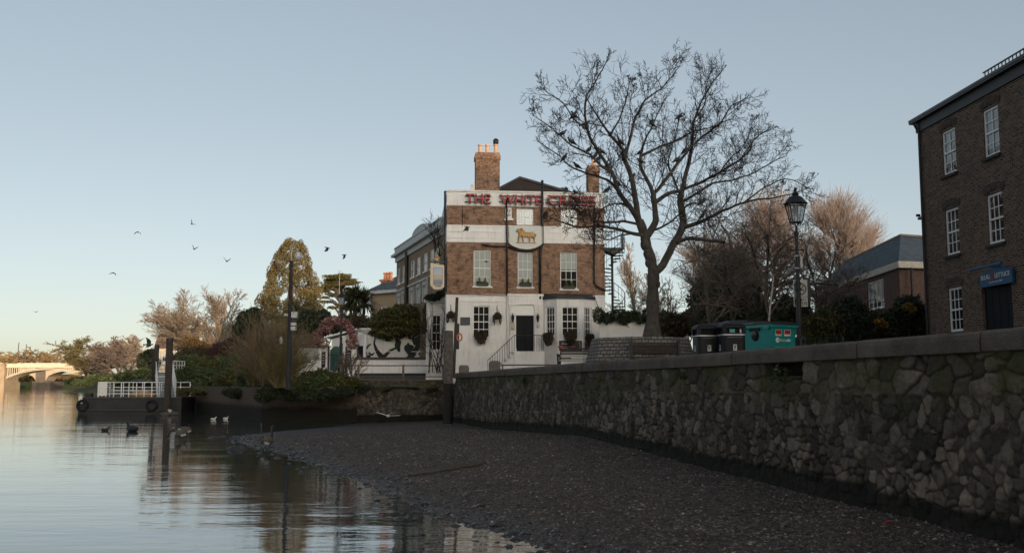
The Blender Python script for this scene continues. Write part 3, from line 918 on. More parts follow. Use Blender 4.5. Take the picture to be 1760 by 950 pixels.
# windows
BARE = {'sill_mat': WHITE}
window(R_, win1[0], 3, (2, 2), blind=1.0, label='tall sash window with its white blind fully drawn'); window(R_, win1[1], 3, (2, 2), blind=.95); window(R_, win1[2], 3, (2, 2), blind=.46, label='tall sash window with its blind half drawn')
for w2 in win2: window(R_, (w2[0], w2[1], max(w2[2], zB1 + .001), min(w2[3], zS0 - .05)), 2, (1, 1), blind=1., sill=False)
window(R_, small, 1, (1, 1), blind=0, sill=True, fr=.12)
window(R_, gw, 3, (2, 2), blind=0, bar=.035)
# bay window
bx0 = f.l(933, 550)[0]; bx1 = f.l(1021, 550)[0]; BY = -.95
bxa = f.l(957.5, 550, BY)[0]; bxb = f.l(1001.5, 550, BY)[0]
bz1 = f.l(980, 513, BY)[1]; bzs = f.l(980, 584, BY)[1]
bay = MB()
def slab_wall(mb, a, b, z0, z1, hole):
    """vertical wall between plan points a,b with a window hole given as (u0,u1,z0,z1)"""
    A = Vector((a[0], a[1], 0)); B = Vector((b[0], b[1], 0)); L = (B - A).length; d = (B - A) / L; n = Vector((-d.y, d.x, 0))
    t_ = MB(); holed_wall(t_, 0, L, z0, z1, [hole] if hole else [])
    off = len(mb.v)
    mb.v += [tuple(A + d * x + n * y + Vector((0, 0, z))) for x, y, z in t_.v]; mb.f += [tuple(i + off for i in q) for q in t_.f]; mb.m += t_.m
    return A, d, math.atan2(d.y, d.x), L
cz0 = f.l(980, 577, BY)[1]; cz1 = f.l(980, 527, BY)[1]
cfr = (f.l(966, 550, BY)[0] - bxa, f.l(994, 550, BY)[0] - bxa, cz0, cz1)
segs = [((bx0, 0), (bxa, BY), None), ((bxa, BY), (bxb, BY), cfr), ((bxb, BY), (bx1, 0), None)]
for a, b, hole in segs:
    L = math.hypot(b[0] - a[0], b[1] - a[1])
    if hole is None: hole = (L * .17, L * .80, cz0, cz1)
    A, d, ang, L = slab_wall(bay, a, b, -.4, bz1, hole)
    e = bpy.data.objects.new('window', None)
    w = window(R_, hole, 3 if hole is cfr or True else 2, (2, 2), blind=0, bar=.035, sill=False)
    w.location = A; w.rotation_euler = (0, 0, ang)
    bpy.data.objects.remove(e)
bayw = bay.build('bay_wall', WHITEWASH, R_)
mb = MB()
def bay_ring(mb, o, z0, z1):
    pl = [(bx0 - o * .6, -.003), (bxa - o * .5, BY - o), (bxb + o * .5, BY - o), (bx1 + o * .6, -.003)]
    mb.prism([(x, y, z0) for x, y in pl], (0, 0, z1 - z0))
bay_ring(mb, .07, bzs - .09, bzs + .0); mb.build('bay_sill', WHITE, R_)
mb = MB(); bay_ring(mb, .12, bz1 + .003, bz1 + .12)
pl = [(bx0 - .1, -.005), (bxa - .05, BY - .1), (bxb + .05, BY - .1), (bx1 + .1, -.005)]
mb.add([(x, y, bz1 + .123) for x, y in pl] + [(bx0 + .1, -.01, bz1 + .38), (bx1 - .1, -.01, bz1 + .38)], [(0, 1, 4), (1, 2, 5, 4), (2, 3, 5), (0, 4, 5, 3), (3, 2, 1, 0)])
mb.build('bay_roof', LEAD, R_)
# doorway: pilasters, hood, panel, door leaves
mb = MB()
px0 = f.rect(876, 886.5, 524, 604)
px1 = f.rect(918.5, 929, 524, 604)
for q in (px0, px1):
    mb.box(q[0], q[1], -.12, -.003, zL, q[3]); mb.box(q[0] - .05, q[1] + .05, -.17, -.123, q[3] - .15, q[3]); mb.box(q[0] - .05, q[1] + .05, -.17, -.123, zL, zL + .2)
    mb.box(q[0] - .05, q[1] + .05, -.123, -.003, q[3] - .15 + .001, q[3] - .002)
mb.box(px0[0] - .1, px1[1] + .1, -.2, -.003, px0[3] + .003, zA - .07)
mb.box(px0[0] - .16, px1[1] + .16, -.27, -.003, zA - .068, zA + .06)
mb.build('door_surround', WHITEWASH, R_)
mb = MB(); mb.box(panel[0], panel[1], -.05, -.003, door[3] + .05, px0[3]); mb.box(door[0], door[1], -.08, -.003, door[3] + .0, door[3] + .047)
mb.build('transom_panel', WHITE, R_)
mb = MB()
xc = (door[0] + door[1]) / 2
for a, b in ((door[0], xc - .006), (xc + .006, door[1])):
    mb.box(a, b, .10, .15, door[2], door[3])
    for z0_, z1_ in ((.12, .75), (.9, 1.95)):
        mb.box(a + .08, b - .08, .085, .098, door[2] + z0_, door[2] + z1_)
d_ = mb.build('door', DARKWOOD, R_)
mb = MB(); mb.ell((xc + .07, .07, door[2] + 1.0), (.03, .03, .03)); mb.build('handle', GOLD, d_)
# landing, steps, railings
lx0 = f.l(880, 606)[0]; lx1 = f.l(932, 606)[0] - .03; LD = -1.25
mb = MB(); mb.box(lx0, lx1, LD, -.004, -.4, zL - .04); mb.box(lx0 - .03, lx1 + .02, LD - .04, -.005, zL - .038, zL + .0)
n_st = 7; st_w = (lx0 - f.l(834, 630)[0]) / n_st; st_h = (zL + .05) / (n_st)
for i in range(n_st):
    zz = zL - (i + 1) * st_h; a = lx0 - (i + 1) * st_w
    mb.box(a, lx0 - i * st_w - .001 if i else lx0 - .032, LD, -.006, -.41 - i * .001, zz); mb.box(a - .03, lx0 - i * st_w - .033 if i else lx0 - .035, LD - .02, LD - .002, zz - .05, zz + .002)
st = mb.build('front_steps', WHITEWASH, R_)
mb = MB()
ry = LD + .06
topx = lx0 + .02; botx = lx0 - n_st * st_w + .05
zt_ = zL + .95
mb.tube([(topx, ry, zt_), (botx, ry, zt_ - n_st * st_h + .05)], .022, 6)
for i in range(12):
    u = i / 11; x = topx + (botx - topx) * u; zt2 = zt_ + (-n_st * st_h + .05) * u
    mb.tube([(x, ry, zt2 - .95), (x, ry, zt2)], .013, 5)
mb.tube([(topx, ry, zt_), (lx1 - .05, ry, zt_), (lx1 - .05, -.1, zt_)], .022, 6)
for x in np.linspace(topx, lx1 - .05, 14): mb.tube([(x, ry, zL), (x, ry, zt_)], .011, 4)
mb.build('railing', BLACK, R_)
# drain pipes and cables
def pipe(name, pts, r=.055, mat=BLACK):
    mb = MB(); mb.tube(pts, r, 8)
    for p in pts[::1]: mb.ell(p, (r * 1.3, r * 1.3, r * 1.3), n=8, m=4)
    return mb.build(name, mat, R_, smooth=True)
def FL(px, py, y): a, b = f.l(px, py, y); return (a, y, b)
pipe('drainpipe', [FL(871, 340, -.13), FL(871, 400, -.13), FL(871.5, 423, -.13), FL(871.5, 506, -.13)])
pipe('drainpipe', [FL(871.7, 508, -.1), FL(872, 596, -.1)], .04, WHITEWASH)
pipe('drainpipe', [FL(932, 312, -.15), FL(932, 350, -.15), FL(932.5, 420, -.15), FL(928.5, 432, -.15), FL(928.5, 512, -.15)], .075)
pipe('drainpipe', [FL(1021.5, 352, -.13), FL(1021.5, 486, -.13), FL(1026, 492, -.13), FL(1040, 499, -.13)])
pipe('drainpipe', [(x_l - .12, -.06, zS1 - .05), (x_l - .12, -.06, zA + .1)], .06)
pipe('waste_pipe', [FL(829, 420, -.12), FL(846, 423, -.12), FL(872, 423.5, -.12)], .04)
pipe('waste_pipe', [FL(874, 424, -.14), FL(890, 430, -.14), FL(914, 431, -.14), FL(929, 425, -.14)], .055)
mb = MB()
rc = random.Random(8)
for a, b in (((766, 505), (930, 509)), ((795, 353), (795, 388)), ((1021, 505), (1040, 560))):
    pts = []
    for i in range(7):
        u = i / 6; pts.append(FL(a[0] + (b[0] - a[0]) * u, a[1] + (b[1] - a[1]) * u + (3 * math.sin(u * 3.1) if a[0] > 1000 else rc.uniform(-.3, .3)), -.075))
    mb = MB(); mb.tube(pts, .018, 4); mb.build('cable', BLACK, R_)
# chimneys and gable
CH = plain('chimney_pot', (.48, .32, .22), .85, var=.15, scale=8)
def chimney(px0_, px1_, pt, pb, y, pots, cap=.14, dep=.9):
    a, b = f.l(px0_, 300, y)[0], f.l(px1_, 300, y)[0]; z1 = f.l((px0_ + px1_) / 2, pt, y)[1]; z0 = zS1 - .6
    mb = MB(); mb.box(a, b, y, y + dep, z0, z1 - .45); mb.box(a - .05, b + .05, y - .05, y + dep + .05, z1 - .45, z1 - .18); mb.box(a - .0, b + .0, y - .0, y + dep, z1 - .18, z1)
    c_ = mb.build('chimney', BRICK_PUB, R_)
    for i, (pc, ptop, hood) in enumerate(pots):
        x = f.l(pc, 260, y + .4)[0]; zt = f.l(pc, ptop, y + .4)[1]
        m2 = MB(); m2.lathe([(.17, z1), (.18, z1 + .1), (.14, z1 + .14), (.125, zt - .12), (.17, zt - .1), (.17, zt - .02), (.12, zt - .02), (.11, zt)], (x, y + .45, 0), 12)
        m2.build('chimney_pot', CH, c_, smooth=False)
        if hood:
            m3 = MB(); m3.lathe([(.16, zt + .03), (.19, zt + .1), (.17, zt + .2), (.2, zt + .24), (.12, zt + .36), (.02, zt + .4)], (x, y + .45, 0), 12); m3.build('cowl', BLACK, c_)
    return c_
chimney(817.5, 859, 262, 330, 2.6, [(825.5, 248, 0), (838, 248.5, 0), (852.3, 248, 1)])
chimney(1011.5, 1030, 284, 336, 3.0, [(1020.5, 267, 0)])
mb = MB(); gy = 3.2
ga, gb, gc = f.l(855, 327, gy), f.l(893, 307, gy), f.l(985, 334, gy)
zlow = zS1 - .3
mb.prism([(ga[0], gy, zlow), (gc[0], gy, zlow), (gc[0], gy, gc[1]), (gb[0], gy, gb[1]), (ga[0], gy, ga[1])], (0, 5, 0))
mb.build('gable', BRICK_DARK, R_)
mb = MB()
for p, q in ((ga, gb), (gb, gc)):
    mb.prism([(p[0], gy - .12, p[1]), (q[0], gy - .12, q[1]), (q[0], gy - .12, q[1] + .14), (p[0], gy - .12, p[1] + .14)], (0, 5.3, 0))
mb.build('gable_coping', LEAD, R_)
# mast on the roof, little vent
mb = MB(); mb.tube([FL(1022, 300, 4) , FL(1013, 240, 4)], .02, 5); mb.build('aerial_mast', BLACK, R_)
q = f.rect(809, 816, 321, 329, .1); mb = MB(); mb.box(q[0], q[1], .1, .4, zS1 + .1, zS1 + .48); mb.build('roof_vent', plain('cream_vent', (.75, .66, .55), .6), R_)
# red lettering standing in front of the parapet band
RED = plain('sign_red', (.40, .022, .028), .45, var=.15, scale=12)
RUST = plain('sign_channel', (.045, .010, .012), .6, var=.3, scale=9)
sg = thing('rooftop_sign', 'row of large red capital letters reading THE WHITE CROSS along the parapet', 'sign', f.root.location, f.rz)
for word, a, b in (('THE', 801, 843), ('WHITE', 860, 931), ('CROSS', 941, 1024)):
    u = 0.5 * (a + b)
    k = (u - 801) / 223.0
    zt = f.l(u, 332.5 + 4.5 * k, -.3)[1]; zb = f.l(u, 349.5 + 5.0 * k, -.3)[1]
    xa, xb = f.l(a, 340, -.3)[0], f.l(b, 340, -.3)[0]
    text_mesh(word, 1, .06, RUST, 'letter_channel', sg, (xa, -.22, zb), width=xb - xa, height=zt - zb, bold=.018)
    text_mesh(word, 1, .012, RED, 'letter_face', sg, (xa + .015, -.30, zb + .02), width=xb - xa - .03, height=zt - zb - .04, bold=-.004)
mb = MB()
for word, a, b in (('THE', 799, 845), ('WHITE', 858, 931), ('CROSS', 941, 1026)):
    for zz in (338, 348):
        mb.box(f.l(a, 340, -.1)[0], f.l(b, 340, -.1)[0], -.12, -.09, f.l((a + b) / 2, zz, -.1)[1], f.l((a + b) / 2, zz, -.1)[1] + .05)
mb.build('support_rail', RUST, sg)
# shield with gilt ram
sh = thing('shield_sign', 'round bottomed grey shield with a gilt ram hung on the pub front', 'sign', f.root.location, f.rz)
q = f.rect(875.5, 932, 389, 418, -.2); n = 14
pts = [(q[0], -.2, q[3]), (q[0], -.2, q[2])] + [(q[0] + (q[1] - q[0]) * i / n, -.2, q[2] - .36 * math.sin(math.pi * i / n) ** .8) for i in range(1, n)] + [(q[1], -.2, q[2]), (q[1], -.2, q[3])]
SHG = plain('shield_paint', (.56, .56, .54), .5, var=.05)
mb = MB(); mb.prism(pts, (0, .14, 0)); mb.build('board', SHG, sh)
mb = MB()
for a, b in zip(pts[:-1], pts[1:]): mb.tube([(a[0], -.205, a[2]), (b[0], -.205, b[2])], .022, 5)
mb.build('rim', plain('cream_trim', (.72, .62, .5), .5), sh)
mb = MB(); yy = -.26
cx, cz = f.l(905, 404, yy)
E_ = lambda dx, dz, rx, rz, a=0: mb.ell((cx + dx, yy, cz + dz), (rx, .05, rz), Matrix.Rotation(a, 3, 'Y'), 12, 8)
E_(.0, .02, .42, .17); E_(-.30, .12, .20, .24, .3); E_(.33, .02, .18, .19); E_(-.45, .28, .15, .11, .5); E_(-.56, .22, .09, .05, .6)
mb.tube([(cx - .40, yy - .05, cz + .36), (cx - .30, yy - .06, cz + .40), (cx - .24, yy - .06, cz + .30), (cx - .30, yy - .06, cz + .22), (cx - .38, yy - .06, cz + .25)], [.05, .05, .045, .035, .02], 6)
for dx, k in ((-.42, -.12), (-.24, .06), (.24, -.10), (.42, .12)):
    mb.tube([(cx + dx, yy, cz - .05), (cx + dx + k * .6, yy, cz - .22), (cx + dx + k * .3, yy, cz - .36), (cx + dx + k, yy, cz - .42)], [.085, .055, .035, .03], 6)
mb.tube([(cx + .48, yy, cz + .08), (cx + .58, yy, cz + .02), (cx + .56, yy, cz - .1)], [.04, .05, .02], 6)
mb.build('gilt_ram', GOLD, sh)
mb = MB(); mb.box(cx - .66, cx + .60, -.25, -.203, cz - .50, cz - .45); mb.build('gilt_bar', GOLD, sh)
# hanging pictorial sign
hs = thing('hanging_sign', 'cream pictorial board hanging off the corner of the brick pub', 'sign', f.root.location, f.rz)
yb = -.2
A = f.l(740, 452.5, yb); B = f.l(763.5, 455.5, yb); Cc = f.l(763.5, 493, yb); D = f.l(739.5, 490, yb); M = f.l(752, 497.5, yb)
CREAM = plain('cream_board', (.60, .50, .38), .55, var=.08)
mb = MB(); mb.prism([(D[0], yb, D[1]), ((D[0] + M[0]) / 2, yb, M[1] + .02), (M[0], yb, M[1]), ((Cc[0] + M[0]) / 2, yb, M[1] + .03), (Cc[0], yb, Cc[1]), (B[0], yb, B[1]), (A[0], yb, A[1])], (0, .08, 0)); mb.build('board', CREAM, hs)
t = NT('sign_picture'); co = t.coords('Generated'); s3 = t.new('ShaderNodeSeparateXYZ'); t.link(co, s3.inputs[0])
c = t.ramp(s3.outputs[2], [(0, (.10, .17, .28)), (.26, (.16, .25, .38)), (.30, (.42, .36, .26)), (.5, (.45, .38, .30)), (.62, (.42, .45, .5)), (1, (.30, .40, .58))])
c = t.mix(t.ramp(t.noise(co, 5, 5, .7), [(.5, 0), (.7, .8)]), c, (.42, .25, .10)); t.set(Base_Color=c, Roughness=.5)
pa = f.rect(745.5, 760, 460, 488, yb)
mb = MB(); mb.box(pa[0], pa[1], yb - .012, yb - .003, pa[2], pa[3]); mb.build('picture', t.mat, hs)
mb = MB()
for (a, b, c_, d2) in ((pa[0] - .03, pa[1] + .03, pa[3], pa[3] + .03), (pa[0] - .03, pa[0], pa[2], pa[3]), (pa[1], pa[1] + .03, pa[2], pa[3]), (pa[0] - .03, pa[1] + .03, pa[2] - .03, pa[2])):
    mb.box(a, b, yb - .025, yb - .003, c_, d2)
mb.build('picture_frame', plain('tan_trim', (.35, .25, .16), .5), hs)
tx = f.rect(747.5, 758.5, 489.5, 492.8, yb)
text_mesh("YOUNG'S", 1, .004, RUST, 'lettering', hs, (tx[0], yb - .008, tx[2]), width=tx[1] - tx[0], height=tx[3] - tx[2], bold=.02)
mb = MB(); top = f.l(739, 450.5, yb); tr = f.l(765, 453.5, yb)
mb.box(top[0], tr[0] + .2, yb + .01, yb + .07, top[1] - .01, top[1] + .06); mb.tube([(tr[0] + .1, yb + .04, top[1] - 1.8), (tr[0] + .1, yb + .04, top[1] + .3)], .04, 6)
mb.build('bracket', BLACK, hs)
mb = MB(); gx, gz = f.l(750.5, 449, yb)
for dx, dz, rx, rz in ((0, .12, .13, .14), (-.04, .34, .08, .14), (-.05, .52, .06, .07), (.12, .2, .06, .1), (-.14, .1, .06, .1)): mb.ell((gx + dx, yb + .04, gz + dz), (rx, .07, rz))
mb.build('gilt_figure', GOLD, hs)
# plaques, menu cases, wall lanterns, boards
def on_wall(px0_, px1_, py0_, py1_, y, th=.05): q = f.rect(px0_, px1_, py0_, py1_, y); return q
q = on_wall(791, 808, 545, 558.5, -.04); mb = MB(); mb.box(q[0], q[1], -.045, -.004, q[2], q[3]); o = mb.build('wall_plaque', plain('plaque_grey', (.05, .055, .062), .5), bevel=.006)
o.location = f.root.location; o.rotation_euler.z = f.rz; tag(o, 'dark grey plaque on the white wall left of the ground floor window', 'plaque')
for a, b, c_, d2, m_, lb in ((877, 885, 554, 567.5, plain('menu_cream', (.50, .43, .33), .5), 'cream menu case on the left door pilaster'), (921, 927.5, 556, 564, plain('menu_grey', (.5, .5, .49), .5), 'small pale notice on the right door pilaster')):
    r3 = thing('menu_case', lb, 'menu case', f.root.location, f.rz)
    q = on_wall(a, b, c_, d2, -.13); mb = MB(); mb.box(q[0], q[1], -.165, -.126, q[2], q[3]); mb.build('case', m_, r3)
    mb = MB()
    for i in range(3): mb.box(q[0] + .05, q[1] - .07 - .03 * i, -.169, -.166, q[2] + .05 + .05 * i, q[2] + .07 + .05 * i)
    mb.build('print', RUST, r3)
for pxm, lb in ((881.5, 'black wall lantern left of the pub door'), (924.5, 'black wall lantern right of the pub door')):
    r3 = thing('wall_lantern', lb, 'lantern', f.root.location, f.rz, 'lanterns beside the pub door')
    x, z = f.l(pxm, 546, -.25)
    mb = MB(); mb.lathe([(.02, z - .3), (.05, z - .22), (.10, z + .02), (.10, z + .1), (.03, z + .2), (.015, z + .3)], (x, -.25, 0), 8); mb.build('lantern', BLACK, r3)
    mb = MB(); mb.tube([(x, -.125, z + .12), (x, -.2, z + .24), (x, -.25, z + .2)], .015, 5); mb.build('bracket', BLACK, r3)
    mb = MB(); mb.lathe([(.03, z - .2), (.08, z + .01)], (x, -.25, 0), 8, 1.12, 1.12); mb.build('glass', plain('lantern_glass', (.25, .27, .3), .15), r3)
CHALK = plain('chalkboard', (.010, .014, .018), .5)
r3 = thing('menu_board', 'black chalk board with red and white writing under the bay window', 'board', f.root.location, f.rz)
q = f.rect(961, 1000, 585, 602.5, BY - .1); mb = MB(); mb.box(q[0], q[1], BY - .12, BY - .08, q[2], q[3]); mb.build('board', CHALK, r3, bevel=.01)
CH_W = plain('chalk_white', (.6, .6, .58), .8); CH_R = plain('chalk_red', (.5, .12, .10), .8)
def scrib(mb, x0, x1, z, h, seed):
    r_ = random.Random(seed); x = x0
    while x < x1:
        w = r_.uniform(.02, .05); mb.box(x, x + w, BY - .126, BY - .121, z, z + h * r_.uniform(.6, 1)); x += w + r_.uniform(.01, .03)
mb = MB(); scrib(mb, q[0] + .15, q[0] + .3, q[3] - .13, .03, 1); scrib(mb, q[0] + .15, q[0] + .45, q[3] - .22, .05, 2); scrib(mb, q[0] + .15, q[0] + .6, q[2] + .12, .05, 3)
gx = q[1] - .2; mb.tube([(gx - .09, BY - .123, q[2] + .15), (gx - .04, BY - .123, q[2] + .1), (gx + .04, BY - .123, q[2] + .1), (gx + .09, BY - .123, q[2] + .25), (gx + .07, BY - .123, q[3] - .1), (gx, BY - .123, q[3] - .12)], .012, 4)
mb.build('white_writing', CH_W, r3)
mb = MB(); scrib(mb, q[0] + .15, q[0] + .98, q[2] + .22, .06, 5); mb.build('red_writing', CH_R, r3)
r3 = thing('menu_board', 'smaller plain black board right of the chalk board under the bay', 'board', f.root.location, f.rz)
ax, az = f.l(1004, 592, -.9); mb = MB(); qq = f.rect(1004.5, 1018, 590, 600, -.7); mb.box(qq[0], qq[1], -.95, -.90, qq[2], qq[3]); mb.build('board', CHALK, r3, bevel=.01)
mb = MB(); mb.box(qq[0] - .03, qq[1] + .03, -.97, -.88, qq[2] - .06, qq[2] - .003); mb.build('ledge', BLACK, r3)
# window boxes and baskets
LEAF_D = leaf_mat('box_leaves', [(.015, .03, .012), (.03, .05, .02), (.045, .06, .02), (.02, .035, .02), (.09, .10, .05)])
LEAF_R = leaf_mat('winter_plants', [(.02, .035, .015), (.035, .05, .02), (.06, .05, .02), (.03, .02, .015), (.12, .03, .03), (.05, .07, .03)])
SPRIG = leaf_mat('golden_conifer', [(.12, .13, .03), (.18, .17, .04), (.07, .09, .02)])
def world_of(x, y, z):
    c_, s_ = math.cos(f.rz), math.sin(f.rz)
    return Vector((f.o.x + x * c_ - y * s_, f.o.y + x * s_ + y * c_, f.o.z + z))
for q, lb in ((win1[0], 'black trough with two little conifers on the left upper pub window'), (win1[1], 'black trough with two little conifers on the middle upper pub window'), (win1[2], 'black trough with conifers and white flowers on the right upper pub window')):
    c = world_of((q[0] + q[1]) / 2, -.10, q[2])
    r3 = thing('window_box', lb, 'planter', c, f.rz, 'window boxes on the upper pub windows')
    mb = MB(); mb.box(-.36, .36, -.11, .10, 0, .16); mb.build('trough', BLACK, r3, bevel=.01)
    V_, F_ = leaves([(x, 0, .18, .1, .1, .08) for x in (-.25, 0, .25)], 260, .035, 3); np_mesh('low_leaves', V_, F_, LEAF_D, r3)
    for x in (-.17, .17):
        V_, F_ = leaves([(x, 0, .25, .09, .09, .1), (x, 0, .36, .06, .06, .1), (x, 0, .46, .03, .03, .08)], 260, .03, 4); np_mesh('conifer', V_, F_, SPRIG, r3)
for px_, py_, y, w, h, lb in ((827, 579, -.28, .40, .42, 'full green window box under the left ground floor window'), (942, 582, -.9, .34, .42, 'bushy hanging plant at the left corner of the bay window'),
                              (981, 579, BY - .3, .42, .45, 'rounded window box below the middle of the bay window'), (1014, 584, -.85, .3, .4, 'bushy window box at the right side of the bay window')):
    x, z = f.l(px_, py_, y)
    r3 = thing('window_box', lb, 'planter', world_of(x, y, z), f.rz, 'leafy window boxes on the ground floor')
    V_, F_ = leaves([(0, 0, .05, w, .22, h * .8), (w * .4, 0, .2, w * .5, .2, .2), (-w * .5, 0, .12, w * .5, .2, .22), (0, -.05, -h * .5, w * .6, .15, .25)], 2300, .045, int(px_), lump=.35); np_mesh('plants', V_, F_, LEAF_R, r3)
    mb = MB(); mb.prism([(-w * .8, -.1, -.15), (w * .8, -.1, -.15), (w * .9, -.1, .1), (-w * .9, -.1, .1)], (0, .22, 0)); mb.build('trough', BLACK, r3)
for px_, py_, lb in ((855, 545, 'hanging basket with trailing plants right of the ground floor window'), (775, 543, 'hanging basket at the left corner of the white wall')):
    x, z = f.l(px_, py_, -.35)
    r3 = thing('hanging_basket', lb, 'hanging basket', world_of(x, -.35, z), f.rz, 'hanging baskets on the pub wall')
    bl = [(0, 0, .05, .28, .26, .2), (-.2, 0, -.15, .08, .08, .3), (.17, 0, -.18, .08, .08, .25), (0, 0, .2, .14, .14, .12)]
    V_, F_ = leaves(bl, 1300, .04, int(px_), lump=.4); np_mesh('plants', V_, F_, LEAF_R, r3)
    mb = MB(); mb.lathe([(.02, -.12), (.12, -.08), (.19, .04)], (0, 0, 0), 12); mb.build('basket', BLACK, r3)
    mb = MB()
    for a in (0, 2.1, 4.2): mb.tube([(.18 * math.cos(a), .18 * math.sin(a), .05), (0, 0, .5)], .008, 3)
    mb.tube([(0, 0, .5), (0, .2, .55), (0, .33, .5)], .015, 4); mb.tube([(0, .33, .35), (0, .33, .72)], .02, 4)
    mb.build('bracket', BLACK, r3)
# side bay on the left, single storey, with ivy on top
SB = Frame('pub_side_wing', 'low white side wing of the pub with a sash window and ivy on its roof', 'building', P(732, 620, 62.5).xy.to_3d() + Vector((0, 0, QUAY)), math.radians(2))
s_ = SB
xr_ = s_.l(766.5, 560)[0]; zt_ = s_.l(745, 514)[1]
wq = s_.rect(742.5, 757.5, 541, 602)
mb = MB(); holed_wall(mb, 0, xr_, -.4, zt_, [wq]); mb.quad((0, 6, -.4), (0, 0, -.4), (0, 0, zt_), (0, 6, zt_)); mb.quad((0, 0, zt_), (xr_, 0, zt_), (xr_, 6, zt_), (0, 6, zt_))
mb.box(-.15, xr_, -.15, -.003, zt_ - .22, zt_ - .02); mb.box(-.08, xr_, -.08, -.004, wq[2] - 1.0, wq[2] - .9)
mb.box(0, .25, -.05, -.003, -.4, zt_ - .25)
mb.build('wall', WHITEWASH, s_.root)
window(s_.root, wq, 2, (2, 2), blind=.0)
# ------------------------------------------------------------------ brick terrace behind the pub
BRICK_TER = brick_mat('terrace_stock_brick', (.33, .215, .13), (.25, .16, .10), (.30, .26, .2), var=(.65, 1.3), stain=.4, soot=(.12, .09, .07))
o0 = P(680, 600, 80.7)
ang = math.atan2(-14.9, 4.7)
TR = Frame('brick_terrace', 'long three storey brown brick terrace with white cornice left of the pub', 'building', Vector((o0.x, o0.y, 3.0)), ang)
f = TR
L_ = math.hypot(14.9, 4.7) + .6
zc1 = f.l(681, 441)[1]; zc0 = f.l(681, 452)[1]
def TW(px0_, px1_, py0_, py1_): return f.rect(px0_, px1_, py0_, py1_)
wins = [TW(683.5, 688, 459.5, 486), TW(692, 696.5, 455.5, 482), TW(706.5, 712, 448, 476), TW(717, 722.5, 442, 472), TW(728.5, 734.5, 436, 466.5), TW(740, 746, 430, 460), TW(749.5, 755, 424, 455)]
low = [TW(684, 688, 508, 530), TW(692, 697, 505, 530), TW(706, 712, 500, 526), TW(717, 722.5, 496.5, 522), TW(728, 734.5, 492, 519)]
zu0, zu1 = np.mean([w[2] for w in wins[2:5]]), np.mean([w[3] for w in wins[2:5]])
zl0, zl1 = np.mean([w[2] for w in low]), np.mean([w[3] for w in low])
hol = [(w[0], w[1], zu0, zu1) for w in wins] + [(w[0], w[1], zl0, zl1) for w in low]
mb = MB(); holed_wall(mb, 0, L_, -1.5, zc0, hol)
mb.quad((0, 9, -1.5), (0, 0, -1.5), (0, 0, zc0), (0, 9, zc0)); mb.quad((0, 9, -1.5), (0, 9, zc0), (L_, 9, zc0), (L_, 9, -1.5)); mb.quad((L_, 0, -1.5), (L_, 9, -1.5), (L_, 9, zc0), (L_, 0, zc0))
mb.build('wall', BRICK_TER, TR.root)
GREYW = plain('weathered_white', (.50, .50, .49), .7, var=.12)
mb = MB()
mb.box(-.10, L_, -.12, 9.1, zc0 + .002, zc0 + .42); mb.box(-.40, L_, -.42, 9.3, zc0 + .423, zc0 + .62); mb.box(-.2, L_, -.15, 9.1, zc0 + .623, zc0 + 1.1); mb.box(-.26, L_, -.2, 9.1, zc0 + 1.103, zc0 + 1.2)
mb.build('cornice', GREYW, TR.root)
mb = MB(); a0 = f.l(714, 420, .3)[0]; a1 = f.l(741, 408, .3)[0]; n = 16
xm_ = (a0 + a1) / 2; rw = (a1 - a0) / 2
mb.prism([(a0, .0, zc0 + 1.2)] + [(xm_ - rw * math.cos(math.pi * i / n), .0, zc0 + 1.2 + .6 * math.sin(math.pi * i / n) ** .85) for i in range(1, n)] + [(a1, .0, zc0 + 1.2)], (0, 3, 0))
mb.build('curved_parapet', LEAD_P := plain('pale_lead', (.40, .41, .42), .6), TR.root)
for w in hol[:7]: window(TR.root, w, 2, (1, 1), blind=1., sill=True, bar=.03, depth=.012)
for w in hol[7:]:
    window(TR.root, w, 2, (1, 1), blind=.9, sill=False, depth=.012)
mb = MB()
for w in hol[7:]:
    mb.box(w[0] - .22, w[1] + .22, -.22, -.003, w[3] + .35, w[3] + .48); mb.box(w[0] - .14, w[1] + .14, -.10, -.004, w[3] + .02, w[3] + .348); mb.box(w[0] - .14, w[0] - .003, -.08, -.005, w[2], w[3] + .019); mb.box(w[1] + .003, w[1] + .14, -.08, -.005, w[2], w[3] + .019)
mb.box(0, L_, -.05, -.004, zl1 + .49, zl1 + .56)
mb.build('window_surrounds', GREYW, TR.root)
mb = MB(); xd = f.l(701.5, 490)[0]; mb.tube([(xd, -.15, zc0 + .3), (xd, -.15, -1.4)], .14, 8); mb.tube([(xd + .0, -.15, zc0 - 6.2), (xd + .8, -.25, zc0 - 6.9), (xd + 1.4, -.2, zc0 - 6.7)], .12, 6)
mb.build('drainpipe', BLACK, TR.root)
# ------------------------------------------------------------------ small house further back
HB = plain('yellow_stock', (.34, .25, .17), .9, var=.15, scale=8)
H1 = Frame('brick_house', 'brick house with slate roof and orange chimney pots behind the bushes', 'house', Vector((P(636, 560, 96).x, 96, 3.2)), math.radians(-38))
f = H1
zr = f.l(640, 506)[1]
mb = MB(); hw = [(1.4, 2.3, zr - 4.2, zr - 1.2), (3.3, 4.2, zr - 4.2, zr - 1.2)]
holed_wall(mb, 0, 5.2, -1, zr, hw); mb.quad((5.2, 0, -1), (5.2, 9, -1), (5.2, 9, zr), (5.2, 0, zr)); mb.quad((0, 9, -1), (0, 0, -1), (0, 0, zr), (0, 9, zr)); mb.quad((0, 9, -1), (0, 9, zr), (5.2, 9, zr), (5.2, 9, -1))
mb.build('wall', HB, H1.root)
mb = MB(); mb.box(-.4, 5.6, -.4, 9.4, zr + .003, zr + .3); mb.build('eaves', GREYW, H1.root)
